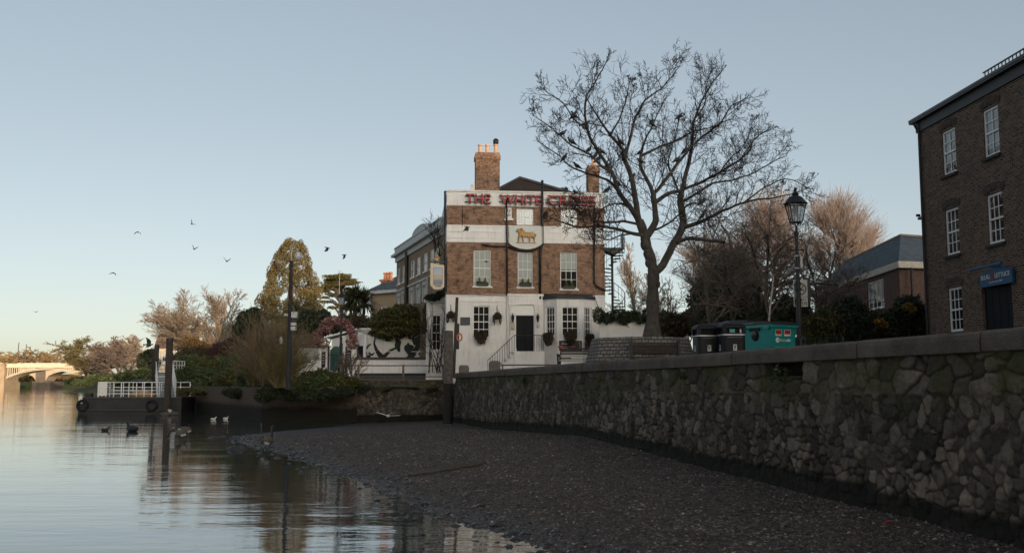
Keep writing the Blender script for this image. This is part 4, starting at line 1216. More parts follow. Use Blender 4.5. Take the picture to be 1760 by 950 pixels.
mb = MB(); mb.add([(-.4, -.4, zr + .303), (5.6, -.4, zr + .303), (5.6, 9.4, zr + .303), (-.4, 9.4, zr + .303), (2.6, 2.6, zr + 2.4), (2.6, 6.5, zr + 2.4)], [(0, 1, 4), (1, 2, 5, 4), (2, 3, 5), (3, 0, 4, 5), (3, 2, 1, 0)])
rf = mb.build('roof', SLATE, H1.root)
zch = P(662, 486, 97.5).z - 3.2; mb = MB(); mb.box(.55, 1.75, .8, 1.6, zr + .31, zch); mb.box(.45, 1.85, .7, 1.7, zch + .003, zch + .2)
ch_ = mb.build('chimney', plain('orange_brick', (.42, .20, .12), .9), rf)
for w in hw: window(H1.root, w, 2, (1, 1), blind=.8)
for i in range(3): pm = MB(); pm.lathe([(.16, 0), (.13, .5), (.19, .55), (.17, .7)], (.75 + .4 * i, 1.2, zch + .204), 10); pm.build('chimney_pot', plain('orange_pot', (.48, .20, .11), .85), rf)
# sliver of cream house far left
H2 = Frame('cream_house', 'small cream gabled house glimpsed between the mooring posts and trees', 'house', Vector((P(268, 620, 190).x, 190, 3.0)), math.radians(12))
f = H2
CRM = plain('cream_render', (.62, .52, .38), .9, var=.1)
zr = f.l(272, 598)[1]
mb = MB(); hh_ = [(1.1, 1.9, zr - 2.6, zr - .9), (3.0, 3.8, zr - 2.6, zr - .9), (3.0, 3.8, zr - 6, zr - 4.3)]
holed_wall(mb, 0, 5.5, -1, zr, hh_); mb.quad((5.5, 0, -1), (5.5, 8, -1), (5.5, 8, zr), (5.5, 0, zr)); mb.quad((0, 8, -1), (0, 0, -1), (0, 0, zr), (0, 8, zr)); mb.quad((0, 8, -1), (0, 8, zr), (5.5, 8, zr), (5.5, 8, -1))
mb.build('wall', CRM, H2.root)
for w in hh_: window(H2.root, w, 2, (1, 1), blind=.4)
mb = MB(); mb.add([(-.4, -.4, zr + .003), (5.9, -.4, zr + .003), (5.9, 8.4, zr + .003), (-.4, 8.4, zr + .003), (-.4, 4, zr + 2.6), (5.9, 4, zr + 2.6)], [(0, 1, 5, 4), (2, 3, 4, 5), (1, 2, 5), (3, 0, 4), (3, 2, 1, 0)])
mb.build('roof', plain('tile_brown', (.16, .10, .08), .9), H2.root)

# ------------------------------------------------------------------ dark brick warehouse on the right
cx_ = P(1587, 400, 37).x
WH = Frame('brick_warehouse', 'tall dark brick warehouse with white sash windows at the right edge', 'building', Vector((cx_, 37, QUAY)), math.atan2(-1, .047))
f = WH; R_ = WH.root
BRICK_WH = brick_mat('warehouse_brick', (.17, .098, .064), (.05, .034, .026), (.20, .16, .13), bw=.225, bh=.08, ms=.013, var=(.5, 1.6), stain=.35, soot=(.03, .026, .024), bump=.012)
ze = f.l(1590, 203)[1]
def WW(x0, x1, y0, y1): return f.rect(x0, x1, y0, y1)
r1 = [WW(1619.5, 1643, 222, 300), WW(1690, 1717, 184, 269)]
r2 = [WW(1625, 1648.5, 358, 439), WW(1697, 1724.5, 331, 418)]
r3_ = [WW(1630.5, 1654, 493.5, 570)]
dr = WW(1689, 1741, 486, 585)
bay_w = r1[1][0] - r1[0][0]
def norm(rows):
    z0 = np.mean([r[2] for r in rows]); z1 = np.mean([r[3] for r in rows]); return [(r[0], r[1], z0, z1) for r in rows]
r1, r2 = norm(r1), norm(r2)
for k in range(1, 9):     # the facade goes on past the picture edge
    r1.append((r1[1][0] + bay_w * k, r1[1][1] + bay_w * k, r1[0][2], r1[0][3])); r2.append((r2[1][0] + bay_w * k, r2[1][1] + bay_w * k, r2[0][2], r2[0][3]))
    if k > 1: r3_.append((r2[1][0] + bay_w * k, r2[1][1] + bay_w * k, r3_[0][2], r3_[0][3]))
LW = 30.0
dz0 = -.4
allh = r1 + r2 + r3_ + [(dr[0], dr[1], dz0 + .42, dr[3])]
mb = MB(); holed_wall(mb, 0, LW, -.5, ze, allh, reveal=.16)
mb.quad((0, 12, -.5), (0, 0, -.5), (0, 0, ze), (0, 12, ze)); mb.quad((0, 12, -.5), (0, 12, ze), (LW, 12, ze), (LW, 12, -.5)); mb.quad((LW, 0, -.5), (LW, 12, -.5), (LW, 12, ze), (LW, 0, ze))
mb.build('wall', BRICK_WH, R_)
DKSILL = plain('dark_sill', (.03, .028, .027), .8)
for i, w in enumerate(r1): window(R_, w, 2, (2, 2), blind=.85 if i < 2 else .3, sill_mat=DKSILL, bar=.032, fr=.075, depth=.05)
for i, w in enumerate(r2): window(R_, w, 3, (2, 2), blind=0.0, sill_mat=DKSILL, bar=.028, fr=.075, depth=.05)
for i, w in enumerate(r3_): window(R_, w, 3, (2, 2), blind=0.0, sill_mat=DKSILL, bar=.028, fr=.075, depth=.05)
ARCHB = brick_mat('arch_brick', (.10, .062, .048), (.055, .038, .032), (.14, .12, .105), bw=.08, bh=.24)   # segmental brick arches over the openings
for w in r1 + r2 + r3_ + [(dr[0], dr[1], 0, dr[3])]:
    mb = MB(); n = 8; xm_ = (w[0] + w[1]) / 2; hw_ = (w[1] - w[0]) / 2 + .12
    lo = [(xm_ - hw_ + 2 * hw_ * i / n, w[3] + .01 + .10 * (1 - (2 * i / n - 1) ** 2)) for i in range(n + 1)]
    hi = [(x_ + (x_ - xm_) * .12, z_ + .24) for x_, z_ in lo]
    for i in range(n):
        g = .012
        mb.prism([(lo[i][0] + g, -.028, lo[i][1]), (lo[i + 1][0] - g, -.028, lo[i + 1][1]), (hi[i + 1][0] - g, -.028, hi[i + 1][1]), (hi[i][0] + g, -.028, hi[i][1])], (0, .025, 0))
    mb.build('brick_arch', ARCHB, R_)
mb = MB(); mb.box(-.12, LW, -.07, -.003, ze - .42, ze - .02); mb.build('fascia', LEAD, R_)
mb = MB(); mb.box(-.30, LW, -.24, -.08, ze - .06, ze + .02); mb.box(-.30, LW, -.26, -.22, ze + .0, ze + .10); mb.build('gutter', BLACK, R_)
mb = MB(); mb.add([(-.25, -.22, ze + .02), (LW, -.22, ze + .02), (LW, 12.3, ze + .02), (-.25, 12.3, ze + .02), (4.0, 3.2, ze + 1.75), (LW - 3, 3.2, ze + 1.75)], [(0, 1, 5, 4), (1, 2, 5), (2, 3, 4, 5), (3, 0, 4), (3, 2, 1, 0)])
mb.build('roof', brick_mat('old_tiles', (.085, .055, .045), (.055, .04, .035), (.03, .025, .022), bw=.17, bh=.11, ms=.008), R_)
mb = MB()   # roof guard rail near the ridge
for x in np.arange(3.4, 12, .22): mb.box(x, x + .03, .8, .83, ze + .45, ze + .85)
mb.box(3.3, 12, .79, .84, ze + .85, ze + .89); mb.box(3.3, 12, .79, .84, ze + .6, ze + .63); mb.build('roof_guard', BLACK, R_)
mb = MB(); mb.tube([(.16, -.08, ze - .1), (.16, -.08, -.4)], .05, 8)
mb.tube([(-.1, -.18, ze + .0), (.1, -.14, ze - .3), (.16, -.08, ze - .5)], .045, 6)
mb.build('drainpipe', BLACK, R_)
bx, bz = f.l(1590, 366, -.3); mb = MB(); mb.tube([(.05, 0, bz), (0, -.16, bz)], .02, 5); mb.cbox((0, -.17, bz + .05), (.08, .14, .09)); mb.cbox((0, -.12, bz - .07), (.08, .12, .08)); mb.build('camera_bracket', BLACK, R_)
# door and sign
mb = MB(); dz_ = dr[3]
n = 4
for i in range(n):
    a = dr[0] + (dr[1] - dr[0]) * i / n; b = dr[0] + (dr[1] - dr[0]) * (i + 1) / n
    mb.box(a + .01, b - .01, .10, .15, .02, dz_ - .01); mb.box(a + .08, b - .08, .085, .098, .25, 1.0)
mb.build('door', DARKWOOD, R_)
sg = thing('shop_sign', 'blue curved sign board with white lettering over the warehouse door', 'sign', WH.root.location, WH.rz)
sq = f.rect(1685, 1740.5, 463, 488.5, -.12); z0 = f.l(1712, 490, -.12)[1]; z1 = f.l(1712, 460, -.12)[1]; n = 14
BLUE = plain('sign_blue', (.012, .085, .19), .45, var=.12)
ps = [(sq[0], -.14, z0), (sq[1], -.14, z0)] + [(sq[1] - (sq[1] - sq[0]) * i / n, -.14, z1 - .14 + .16 * math.sin(math.pi * i / n)) for i in range(n + 1)]
mb = MB(); mb.prism(ps, (0, .08, 0)); mb.build('board', BLUE, sg)
wd = sq[1] - sq[0]
PWH = plain('letter_white', (.70, .72, .72), .5, var=.03); PRD = plain('letter_pink', (.45, .03, .06), .5, var=.03)
zz = z0 + (z1 - z0) * .42; hh_ = (z1 - z0) * .26
text_mesh('SLUG', 1, .006, PWH, 'lettering', sg, (sq[0] + wd * .05, -.155, zz), width=wd * .28, height=hh_, bold=.004)
text_mesh('&', 1, .006, PRD, 'ampersand', sg, (sq[0] + wd * .355, -.156, zz - .04), width=wd * .11, height=hh_ * 1.4, bold=.01)
text_mesh('LETTUCE', 1, .006, PWH, 'lettering', sg, (sq[0] + wd * .495, -.155, zz), width=wd * .45, height=hh_, bold=.004)
text_mesh('Together since 1985', 1, .004, PWH, 'small_lettering', sg, (sq[0] + wd * .30, -.153, z0 + (z1 - z0) * .14), width=wd * .42, height=(z1 - z0) * .13, shear=.4)
mb = MB(); a = f.l(1668, 467, -.5); b = f.l(1722, 451, -.5); mb.box(a[0], b[0], -.55, -.46, b[1] - .04, b[1] + .04); mb.tube([((a[0] + b[0]) / 2, -.5, b[1]), ((a[0] + b[0]) / 2, 0, b[1])], .02, 5); mb.build('lamp_bar', BLUE, sg)
ra = thing('hand_rail', 'black curved hand rail beside the warehouse door steps', 'rail', WH.root.location, WH.rz)
mb = MB(); mb.tube([(dr[0] - 1.6, -1.0, -.1), (dr[0] - .5, -1.0, .62), (dr[0] + .1, -1.0, .78), (dr[0] + .25, -1.0, .7), (dr[0] + .25, -1.0, -.1)], .028, 6); mb.build('rail', BLACK, ra)
mb = MB(); mb.tube([(dr[0] + .8, -1.0, .1), (dr[0] + 1.4, -1.0, .7), (dr[0] + 2.2, -1.0, .8)], .028, 6); mb.tube([(dr[0] + 1.4, -1.0, .7), (dr[0] + 1.4, -1.0, -.1)], .028, 6); mb.build('far_rail', BLACK, ra)

# ------------------------------------------------------------------ mansard house mid right
H3 = Frame('mansard_house', 'red brick house with grey slate mansard roof behind the hedge', 'house', Vector((P(1556, 500, 62).x, 62, 2.9)), math.radians(180 + 24) )
f = H3
# corner nearest the camera at px 1556; long side recedes left, short side to the right
BR3 = brick_mat('red_house_brick', (.12, .06, .046), (.08, .042, .034), (.12, .10, .085), stain=.3)
cor = Vector((P(1547, 500, 58).x, 58.0, 2.9))
H3.root.location = cor; H3.root.rotation_euler.z = 0
leftp = Vector((P(1400, 500, 78).x, 78, 0)) - Vector((cor.x, cor.y, 0)); rightp = Vector((9.0, 2.5, 0))
def z3(px, py, Y): return P(px, py, Y).z - 2.9
ze3 = z3(1547, 461, 58); zt3 = z3(1530, 416, 60.5)
def wallseg(mb, a, b, z0, z1, holes=()):
    d = b - a; L = d.length; d.normalize(); n = Vector((-d.y, d.x, 0))
    t_ = MB(); holed_wall(t_, 0, L, z0, z1, list(holes)); off = len(mb.v)
    mb.v += [tuple(a + d * x + n * y + Vector((0, 0, z))) for x, y, z in t_.v]; mb.f += [tuple(i + off for i in q_) for q_ in t_.f]; mb.m += t_.m
    return a, math.atan2(d.y, d.x), L
O_ = Vector((0, 0, 0)); back = leftp + rightp
Ltot = leftp.length
hw = (Ltot - 6.4, Ltot - 3.0, ze3 - 2.0, ze3 - .25); hl = (Ltot - 6.4, Ltot - 3.0, ze3 - 5.2, ze3 - 3.5); hx = (Ltot - 18, Ltot - 15, ze3 - 5.6, ze3 - 3.2)
mb = MB(); A_, an, _ = wallseg(mb, leftp, O_, -1, ze3, [hw, hl, hx]); wallseg(mb, O_, rightp, -1, ze3); wallseg(mb, rightp, back, -1, ze3); wallseg(mb, back, leftp, -1, ze3)
mb.build('wall', BR3, H3.root)
for w, bl in ((hw, .8), (hl, 0), (hx, 0)):
    q = window(H3.root, w, 4, (1, 1), blind=bl, split=.98, bar=.06); q.location = A_; q.rotation_euler.z = an
def ringp(o, z): 
    c_ = [leftp, O_, rightp, back]; ce = (leftp + rightp) / 2
    return [p + (p - ce).normalized() * o + Vector((0, 0, z)) for p in c_]
mb = MB(); mb.prism(ringp(.5, ze3 + .003), (0, 0, .38)); mb.build('eaves', plain('eaves_cream', (.42, .37, .30), .7), H3.root)
mb = MB(); lo, hi = ringp(.35, ze3 + .386), ringp(-3.3, zt3 + .45)
mb.add(lo + hi, [(0, 1, 5, 4), (1, 2, 6, 5), (2, 3, 7, 6), (3, 0, 4, 7), (4, 5, 6, 7)])
rf = mb.build('roof', SLATE, H3.root)
mb = MB(); mb.prism(ringp(-3.2, zt3 + .455), (0, 0, .12)); mb.build('roof_edging', plain('brown_trim', (.22, .16, .12), .8), rf)
mb = MB()
for u in (.12, .22): p = leftp * u + rightp * .5; mb.lathe([(.22, zt3), (.18, zt3 + 1.0), (.25, zt3 + 1.05), (.22, zt3 + 1.2)], (p.x, p.y, 0), 10)
mb.build('flue', CH, rf)
mb = MB(); d3 = (O_ - leftp).normalized(); n3 = Vector((d3.y, -d3.x, 0))
a3 = leftp + d3 * hw[0]; b3 = leftp + d3 * hw[1]
for p in (a3, b3, (a3 + b3) / 2): mb.tube([p + n3 * .5 + Vector((0, 0, hw[2] - .5)), p + n3 * .5 + Vector((0, 0, hw[2] + .45))], .03, 5)
mb.tube([a3 + n3 * .5 + Vector((0, 0, hw[2] + .45)), b3 + n3 * .5 + Vector((0, 0, hw[2] + .45))], .03, 5)
mb.prism([a3 + Vector((0, 0, hw[2] - .9)), b3 + Vector((0, 0, hw[2] - .9)), b3 + n3 * .55 + Vector((0, 0, hw[2] - .9)), a3 + n3 * .55 + Vector((0, 0, hw[2] - .9))], (0, 0, .5))
mb.build('balcony', BLACK, H3.root)
mb = MB(); mb.tube([Vector((.6, -.25, -.5)) + rightp * 0, Vector((.6, -.25, ze3))], .07, 6); mb.build('drainpipe', BLACK, H3.root)
# ------------------------------------------------------------------ garden walls, railings, posts between beach and pub
def fr_box(px0_, px1_, py0_, py1_, Y, th=.3, zmin=None):
    """box facing the viewer at distance Y covering a photo rectangle; returns (x0,x1,y0,y1,z0,z1)"""
    a = P(px0_, (py0_ + py1_) / 2, Y).x; b = P(px1_, (py0_ + py1_) / 2, Y).x
    return (a, b, Y, Y + th, P((px0_ + px1_) / 2, py1_, Y).z if zmin is None else zmin, P((px0_ + px1_) / 2, py0_, Y).z)
def rel(b, o): return (b[0] - o[0], b[1] - o[0], b[2] - o[1], b[3] - o[1], b[4] - o[2], b[5] - o[2])
def new(name, label, cat, o, group=None, rz=0): return thing(name, label, cat, o, rz, group)
PCOP = plain('brown_coping', (.085, .06, .05), .85)
o = (P(680, 600, 66).x, 66, 2.9)
r0 = new('garden_wall', 'low white painted wall with dark coping in front of the pub garden', 'wall', o)
b = rel(fr_box(612, 770, 618, 640, 66, .35, 2.7), o); mb = MB(); mb.box(*b); mb.build('wall', WHITEWASH, r0)
mb = MB(); mb.box(b[0] - .1, b[1], b[2] - .06, b[3] + .05, b[5] + .003, b[5] + .17); mb.build('coping', PCOP, r0)
mb = MB(); mb.box(b[0], b[1], -.03, -.003, -.25, .12); mb.build('plinth', plain('dark_green_paint', (.03, .04, .04), .8), r0)
o = (P(530, 600, 66.5).x, 66.5, 2.9)
r0 = new('garden_wall', 'stepped low white wall left of the garden gate', 'wall', o)
mb = MB(); mb.box(*rel(fr_box(498, 549, 624, 645, 66.5, .3, 2.5), o)); b = rel(fr_box(536, 549, 618.5, 624, 66.5, .3), o); mb.box(b[0], b[1], b[2], b[3], b[4] + .004, b[5]); mb.build('wall', WHITEWASH, r0)
# mural wall
o = (P(680, 600, 72).x, 72, 3.0)
r0 = new('mural_wall', 'white garden wall painted with dark leaning trees', 'wall', o)
b = rel(fr_box(622, 738, 575, 625, 72, .3, 2.8), o); mb = MB(); mb.box(*b); mb.build('wall', WHITEWASH, r0)
def mural(root, X0, X1, Z0, Z1, items, mat, name, th=.03):
    mb = MB()
    for it in items:
        if it[0] == 's':    # branch stroke
            pts = [(X0 + (X1 - X0) * u, -th, Z0 + (Z1 - Z0) * v) for u, v in it[1]]; rr = it[2]
            for i in range(len(pts) - 1):
                a = Vector(pts[i]); c_ = Vector(pts[i + 1]); d = (c_ - a).normalized(); n = Vector((-d.z, 0, d.x))
                ra, rb = rr[i], rr[i + 1]
                mb.prism([a + n * ra, a - n * ra, c_ - n * rb, c_ + n * rb], (0, th - .003 - .002 * (i % 2), 0))
        else:
            r_ = random.Random(int(it[1] * 991)); cx_, cz_ = X0 + (X1 - X0) * it[1], Z0 + (Z1 - Z0) * it[2]; n = 14
            mb.prism([(cx_ + it[3] * math.cos(2 * math.pi * i / n) * r_.uniform(.55, 1.2), -th * .8, cz_ + it[4] * math.sin(2 * math.pi * i / n) * r_.uniform(.55, 1.2)) for i in range(n)], (0, th * .8 - .004, 0))
    return mb.build(name, mat, root)
MUR = plain('mural_black', (.02, .024, .025), .7); MURG = plain('mural_green', (.05, .12, .10), .7)
x0, x1, z0, z1 = b[0], b[1], b[4] + .5, b[5]
mural(r0, x0, x1, z0, z1, [('s', [(.32, 0), (.30, .35), (.22, .55), (.18, .75), (.2, .95)], [.35, .22, .12, .07, .03]), ('s', [(.30, .32), (.42, .55), (.50, .62), (.55, .85)], [.16, .09, .07, .03]),
                           ('s', [(.50, 0), (.62, .15), (.78, .5), (.88, .85)], [.25, .22, .2, .16]), ('s', [(.30, .05), (.45, .08), (.6, .1)], [.22, .25, .22]),
                           ('b', .54, .72, .25, .55), ('b', .70, .62, .35, .45), ('b', .8, .82, .4, .3), ('b', .38, .86, .3, .14), ('b', .9, .45, .3, .5), ('b', .72, .9, .3, .12)], MUR, 'painted_trees')
mural(r0, x0, x1, z0, z1, [('s', [(.02, .1), (.07, .35), (.04, .6)], [.1, .14, .03]), ('s', [(.05, .55), (.10, .7), (.14, .74)], [.05, .08, .02]), ('b', .82, .18, .9, .32), ('b', .15, .12, .2, .25)], MURG, 'painted_leaves', .026)
mural(r0, x0, x1, z0, z1, [('s', [(.09, .42), (.12, .2), (.17, .12)], [.16, .2, .04]), ('s', [(.10, .5), (.15, .42), (.19, .5)], [.05, .08, .02])], MUR, 'painted_birds', .03)
# outdoor furniture tops seen over the wall
for i, (pxa, pxb, lb) in enumerate(((666, 684, 'thin white garden table in front of the painted trees'), (708, 725, 'thin white garden table by the green painted panel'))):
    c = P((pxa + pxb) / 2, 603.5, 68.5); r3 = new('garden_table', lb, 'table', (c.x, c.y, 3.08), 'garden tables behind the low wall')
    h = c.z - 3.08; w = (pxb - pxa) / 1711 * 68.5 / 2
    mb = MB(); mb.box(-w, w, -w, w, h - .03, h); mb.build('table_top', WHITE, r3); mb = MB(); mb.tube([(0, 0, 0), (0, 0, h - .03)], .035, 6); mb.lathe([(.25, 0), (.25, .03)], n=10); mb.build('leg', WHITE, r3)
# small garden hut, white with dark doorway, and beams
o = (P(608, 600, 71).x, 71, 3.0)
r0 = new('garden_hut', 'small white garden hut with dark doorway and sloping beam roof', 'hut', o)
b = rel(fr_box(570, 626, 583, 625, 71, 2.0, 2.8), o)
dq = rel(fr_box(611, 624, 594, 620, 71, .3, 3.0), o); wq2 = rel(fr_box(612, 619, 579, 585, 71), o)
mb = MB(); holed_wall(mb, b[0], b[1], b[4], b[5], [(dq[0], dq[1], dq[4], dq[5])]); mb.quad((b[0], 2, b[4]), (b[0], 0, b[4]), (b[0], 0, b[5]), (b[0], 2, b[5])); mb.quad((b[1], 0, b[4]), (b[1], 2, b[4]), (b[1], 2, b[5]), (b[1], 0, b[5]))
zt = P(608, 570, 71).z - 3.0; mb.prism([(b[0], 0, b[5] + .003), (b[1], 0, b[5] + .003), (b[1], 0, zt - .05), (b[1] - .6, 0, zt)], (0, 2, 0)); mb.build('wall', WHITEWASH, r0)
mb = MB(); mb.box(dq[0], dq[1], .1, .2, dq[4], dq[5]); mb.build('door', DARKWOOD, r0)
mb = MB(); a = Vector((b[0] - .4, -.3, b[5] + .10)); c_ = Vector((b[1] - .5, -.3, zt + .12)); mb.prism([a, c_, c_ + Vector((0, 0, .12)), a + Vector((0, 0, .12))], (0, 2.6, 0)); mb.build('roof', WHITE, r0)
mural(r0, b[0], b[1], b[4], b[5], [('b', .12, .5, .55, .9), ('s', [(.02, .2), (.2, .4), (.3, .9)], [.3, .3, .1])], MURG, 'painted_panel', .02)
# closed parasol / flared white post
c = P(627, 615, 69); r0 = new('garden_heater_post', 'white post with a flared top standing in the pub garden', 'post', (c.x, 69, 3.05))
zt = P(627, 564, 69).z - 3.05; mb = MB(); mb.lathe([(.16, 0), (.16, .05), (.09, .08), (.09, zt - .42)], n=10); mb.build('pole', WHITE, r0)
mb = MB(); mb.lathe([(.10, zt - .42), (.40, zt - .10), (.42, zt), (.1, zt + .02)], n=14); mb.build('hood', WHITE, r0)
# gate pillars
for (a_, b_, t_, lb) in ((549, 564.5, 596, 'left white gate pillar with a narrow black notice'), (594, 611, 593, 'right white gate pillar with a narrow black notice')):
    c = P((a_ + b_) / 2, 620, 66.3); r3 = new('gate_pillar', lb, 'pillar', (c.x, 66.3, 2.9), 'white gate pillars')
    w = (b_ - a_) / 1711 * 66.3 / 2; zt = P(556, t_, 66.3).z - 2.9
    mb = MB(); mb.box(-w, w, 0, 2 * w, -.4, zt); mb.build('pillar', WHITEWASH, r3)
    mb = MB(); mb.box(-w - .05, w + .05, -.05, 2 * w + .05, zt + .002, zt + .09); mb.build('cap', WHITE, r3)
    sx = -1 if a_ < 570 else 1
    mb = MB(); mb.box(-.16 if sx < 0 else -w + .02, .10 if sx < 0 else .05, -.03, -.003, zt - 1.35, zt - .32); mb.build('notice', CHALK, r3)
    mb = MB()
    for i in range(4): mb.box(-.1 if sx < 0 else -w + .08, .04 if sx < 0 else -.02, -.036, -.031, zt - .55 - .18 * i, zt - .52 - .18 * i)
    mb.build('notice_print', CH_W, r3)
c = P(579, 640, 66.2); r3 = new('garden_gate', 'black metal gate between the white pillars', 'gate', (c.x, 66.2, 2.9))
mb = MB(); w = 14 / 1711 * 66
for i in range(12): x = -w + 2 * w * i / 11; mb.tube([(x, 0, .1), (x, 0, 1.5 + .0 * i)], .014, 4)
mb.tube([(-w, 0, .15), (w, 0, .15)], .02, 4); mb.tube([(-w, 0, 1.3), (w, 0, 1.3)], .02, 4); mb.build('bars', BLACK, r3)
mb = MB(); 
for x in (-w - .05, w + .05): mb = MB(); mb.box(x - .04, x + .04, -.04, .04, -.3, 1.9); mb.build('post', BLACK, r3)
# wooden fence and painted panel on the left
o = (P(522, 590, 68.5).x, 68.5, 2.9)
r0 = new('board_fence', 'brown board fence above a painted white garden panel', 'fence', o)
b = rel(fr_box(499, 547, 575, 597, 68.5, .06), o); mb = MB(); n = 26
for i in range(n):
    a = b[0] + (b[1] - b[0]) * i / n; c_ = b[0] + (b[1] - b[0]) * (i + 1) / n; mb.box(a + .006, c_ - .006, b[2] + .012 * (i % 2), b[3], b[4], b[5])
mb.build('boards', plain('fence_brown', (.13, .09, .065), .9, var=.3, scale=5), r0)
b = rel(fr_box(499, 547, 598, 625, 68.5, .12, 2.7), o); mb = MB(); mb.box(*b); mb.build('panel', plain('panel_white', (.45, .42, .38), .8), r0)
mural(r0, b[0], b[1], b[4] + .6, b[5], [('s', [(.35, 0), (.4, .4), (.55, .7)], [.12, .08, .03]), ('b', .45, .5, .35, .3), ('b', .6, .35, .4, .2)], plain('mural_grey', (.14, .14, .13), .8), 'painted_tree')
# railing on the slipway wall
RUSTY = plain('rusty_rail', (.14, .10, .08), .8, var=.35)
ax = P(584, 640, 61.2); bx_ = P(768, 640, 61.1)
r0 = new('river_railing', 'rusty two bar railing along the top of the slipway wall', 'railing', (ax.x, 61.2, 2.58))
Lr = bx_.x - ax.x
mb = MB(); zr1 = P(680, 628, 61.2).z - 2.58; zr0 = P(680, 650, 61.2).z - 2.58
mb.tube([(0, 0, zr1), (Lr, 0, zr1)], .035, 6); mb.build('top_rail', RUSTY, r0)
mb = MB(); mb.tube([(0, 0, zr0 + .1), (Lr, 0, zr0 + .1)], .03, 6); mb.build('lower_rail', RUSTY, r0)
for px_ in (586, 616, 693, 762):
    x = P(px_, 640, 61.2).x - ax.x; mb = MB(); mb.box(x - .06, x + .06, -.05, .05, -.05, zr1 + .02); mb.box(x - .11, x + .11, -.06, .06, zr1 + .022, zr1 + .05); mb.build('post', RUSTY, r0)
# timber piles
t = NT('weathered_timber'); co = t.coords('Object'); mp_ = t.new('ShaderNodeMapping'); mp_.inputs['Scale'].default_value = (14, 14, .8); t.link(co, mp_.inputs[0])
nn = t.noise(mp_.outputs[0], 1, 6, .7); c = t.ramp(nn, [(.3, (.035, .03, .025)), (.7, (.17, .14, .11))])
s3 = t.new('ShaderNodeSeparateXYZ'); t.link(co, s3.inputs[0]); c = t.mix(t.ramp(t.math('ADD', s3.outputs[2], t.math('MULTIPLY', nn, .8)), [(2.0 / 1, 1), (1.0, 1)]), (.012, .011, .010), c)
t.set(Base_Color=c, Roughness=.95); t.bump(nn, .05); 
TIMBER = t.mat
def pile(px_, ytop, z0, Y, wpx, name, lb, mat=None, n=10, lean=0):
    c = P(px_, ytop, Y); r = wpx / 1711 * Y / 2
    r3 = new(name, lb, 'post', (c.x, Y, z0))
    mb = MB(); H = c.z - z0
    rr = random.Random(int(px_))
    pts = [(lean * (1 - i / 8), 0, H * i / 8) for i in range(9)]
    mb.tube(pts, [r * (1 + rr.uniform(-.03, .05)) for _ in pts], n)
    mb.build('timber', mat or PILE_D, r3)
    mb = MB(); mb.lathe([(r * 1.06, H - .22), (r * 1.06, H - .12)], n=n); mb.build('iron_band', BLACK, r3)
    return r3
PILE_D = plain('dark_timber', (.06, .052, .045), .95, var=.6, scale=3, bump=.03)
PILE_L = plain('pale_timber', (.045, .036, .029), .95, var=.45, scale=4, bump=.03)
c = P(771, 568, 53)
r3 = new('timber_pile', 'thick weathered timber pile standing on the beach by the pub corner', 'post', (c.x, 53, .1))
H = c.z - .1; mb = MB(); mb.tube([(0.0, 0, -.3), (0, 0, .45 * H)], [.27, .255], 12); mb.build('wet_base', plain('wet_timber', (.018, .016, .014), .8, var=.4), r3)
mb = MB(); mb.tube([(0, 0, .45 * H + .002), (0, 0, .7 * H), (0, 0, H - .08), (0, 0, H)], [.25, .25, .245, .20], 12); mb.build('upper_timber', plain('silver_timber', (.13, .11, .095), .95, var=.5, scale=5, bump=.03), r3)
# slim post with life ring housing
c = P(785, 511, 56.5); r3 = new('lifebuoy_post', 'slim dark leaning post with an orange life ring holder', 'post', (c.x, 56.5, 2.75)); H = c.z - 2.75
mb = MB(); mb.tube([(-.15, 0, -.1), (.02, 0, H)], .085, 8); mb.build('post', PILE_D, r3)
q0 = P(786, 556, 56.5).z - 2.75; q1 = P(786, 600, 56.5).z - 2.75
mb = MB(); mb.box(-.12, .16, -.12, -.07, q1, q0); mb.build('back_board', BLACK, r3)
mb = MB(); zc = (q0 + q1) / 2 - .05
pts = [(.22 + .0 * i, -.16 + .10 * math.cos(2 * math.pi * i / 12), zc + .24 * math.sin(2 * math.pi * i / 12)) for i in range(13)]
mb.tube([(.18 + .13 * math.cos(2 * math.pi * i / 12), -.16, zc + .2 * math.sin(2 * math.pi * i / 12)) for i in range(13)], .055, 6); mb.build('life_ring', plain('orange_ring', (.52, .17, .03), .5), r3)
# stone blocks behind the coping
for px_, py_, wpx, Y, lb in ((797, 627, 17, 57.2, 'square stone block by the pub wall, left of the pair'), (850, 619.5, 20, 50.5, 'square stone block at the foot of the pub steps')):
    c = P(px_, py_, Y); w = wpx / 1711 * Y / 2; r3 = new('stone_block', lb, 'bollard', (c.x, Y, QUAY), 'stone blocks on the promenade')
    mb = MB(); H = c.z - QUAY; mb.box(-w, w, 0, 2 * w, 0, H - .1); mb.build('block', plain('old_stone', (.17, .155, .13), .95, var=.3, scale=6, bump=.02), r3, bevel=.02)
    mb = MB(); mb.lathe([(w * 1.35, H - .1), (w * 1.2, H - .02), (w * .6, H)], (0, w, 0), 4); mb.build('cap', MATS['old_stone'], r3, bevel=.01)
c = P(862, 627, 47); d = P(962, 627, 44); r3 = new('low_rail', 'thin brown rail running from the stone block to the bench', 'rail', (c.x, 47, QUAY))
mb = MB(); mb.tube([(0, 0, c.z - QUAY), (d.x - c.x, -3, d.z - QUAY)], .03, 6); mb.build('bar', RUSTY, r3)
for u in (0.02, .98): mb = MB(); x = (d.x - c.x) * u; mb.tube([(x, -3 * u, 0), (x, -3 * u, c.z - QUAY)], .035, 6); mb.build('post', RUSTY, r3)

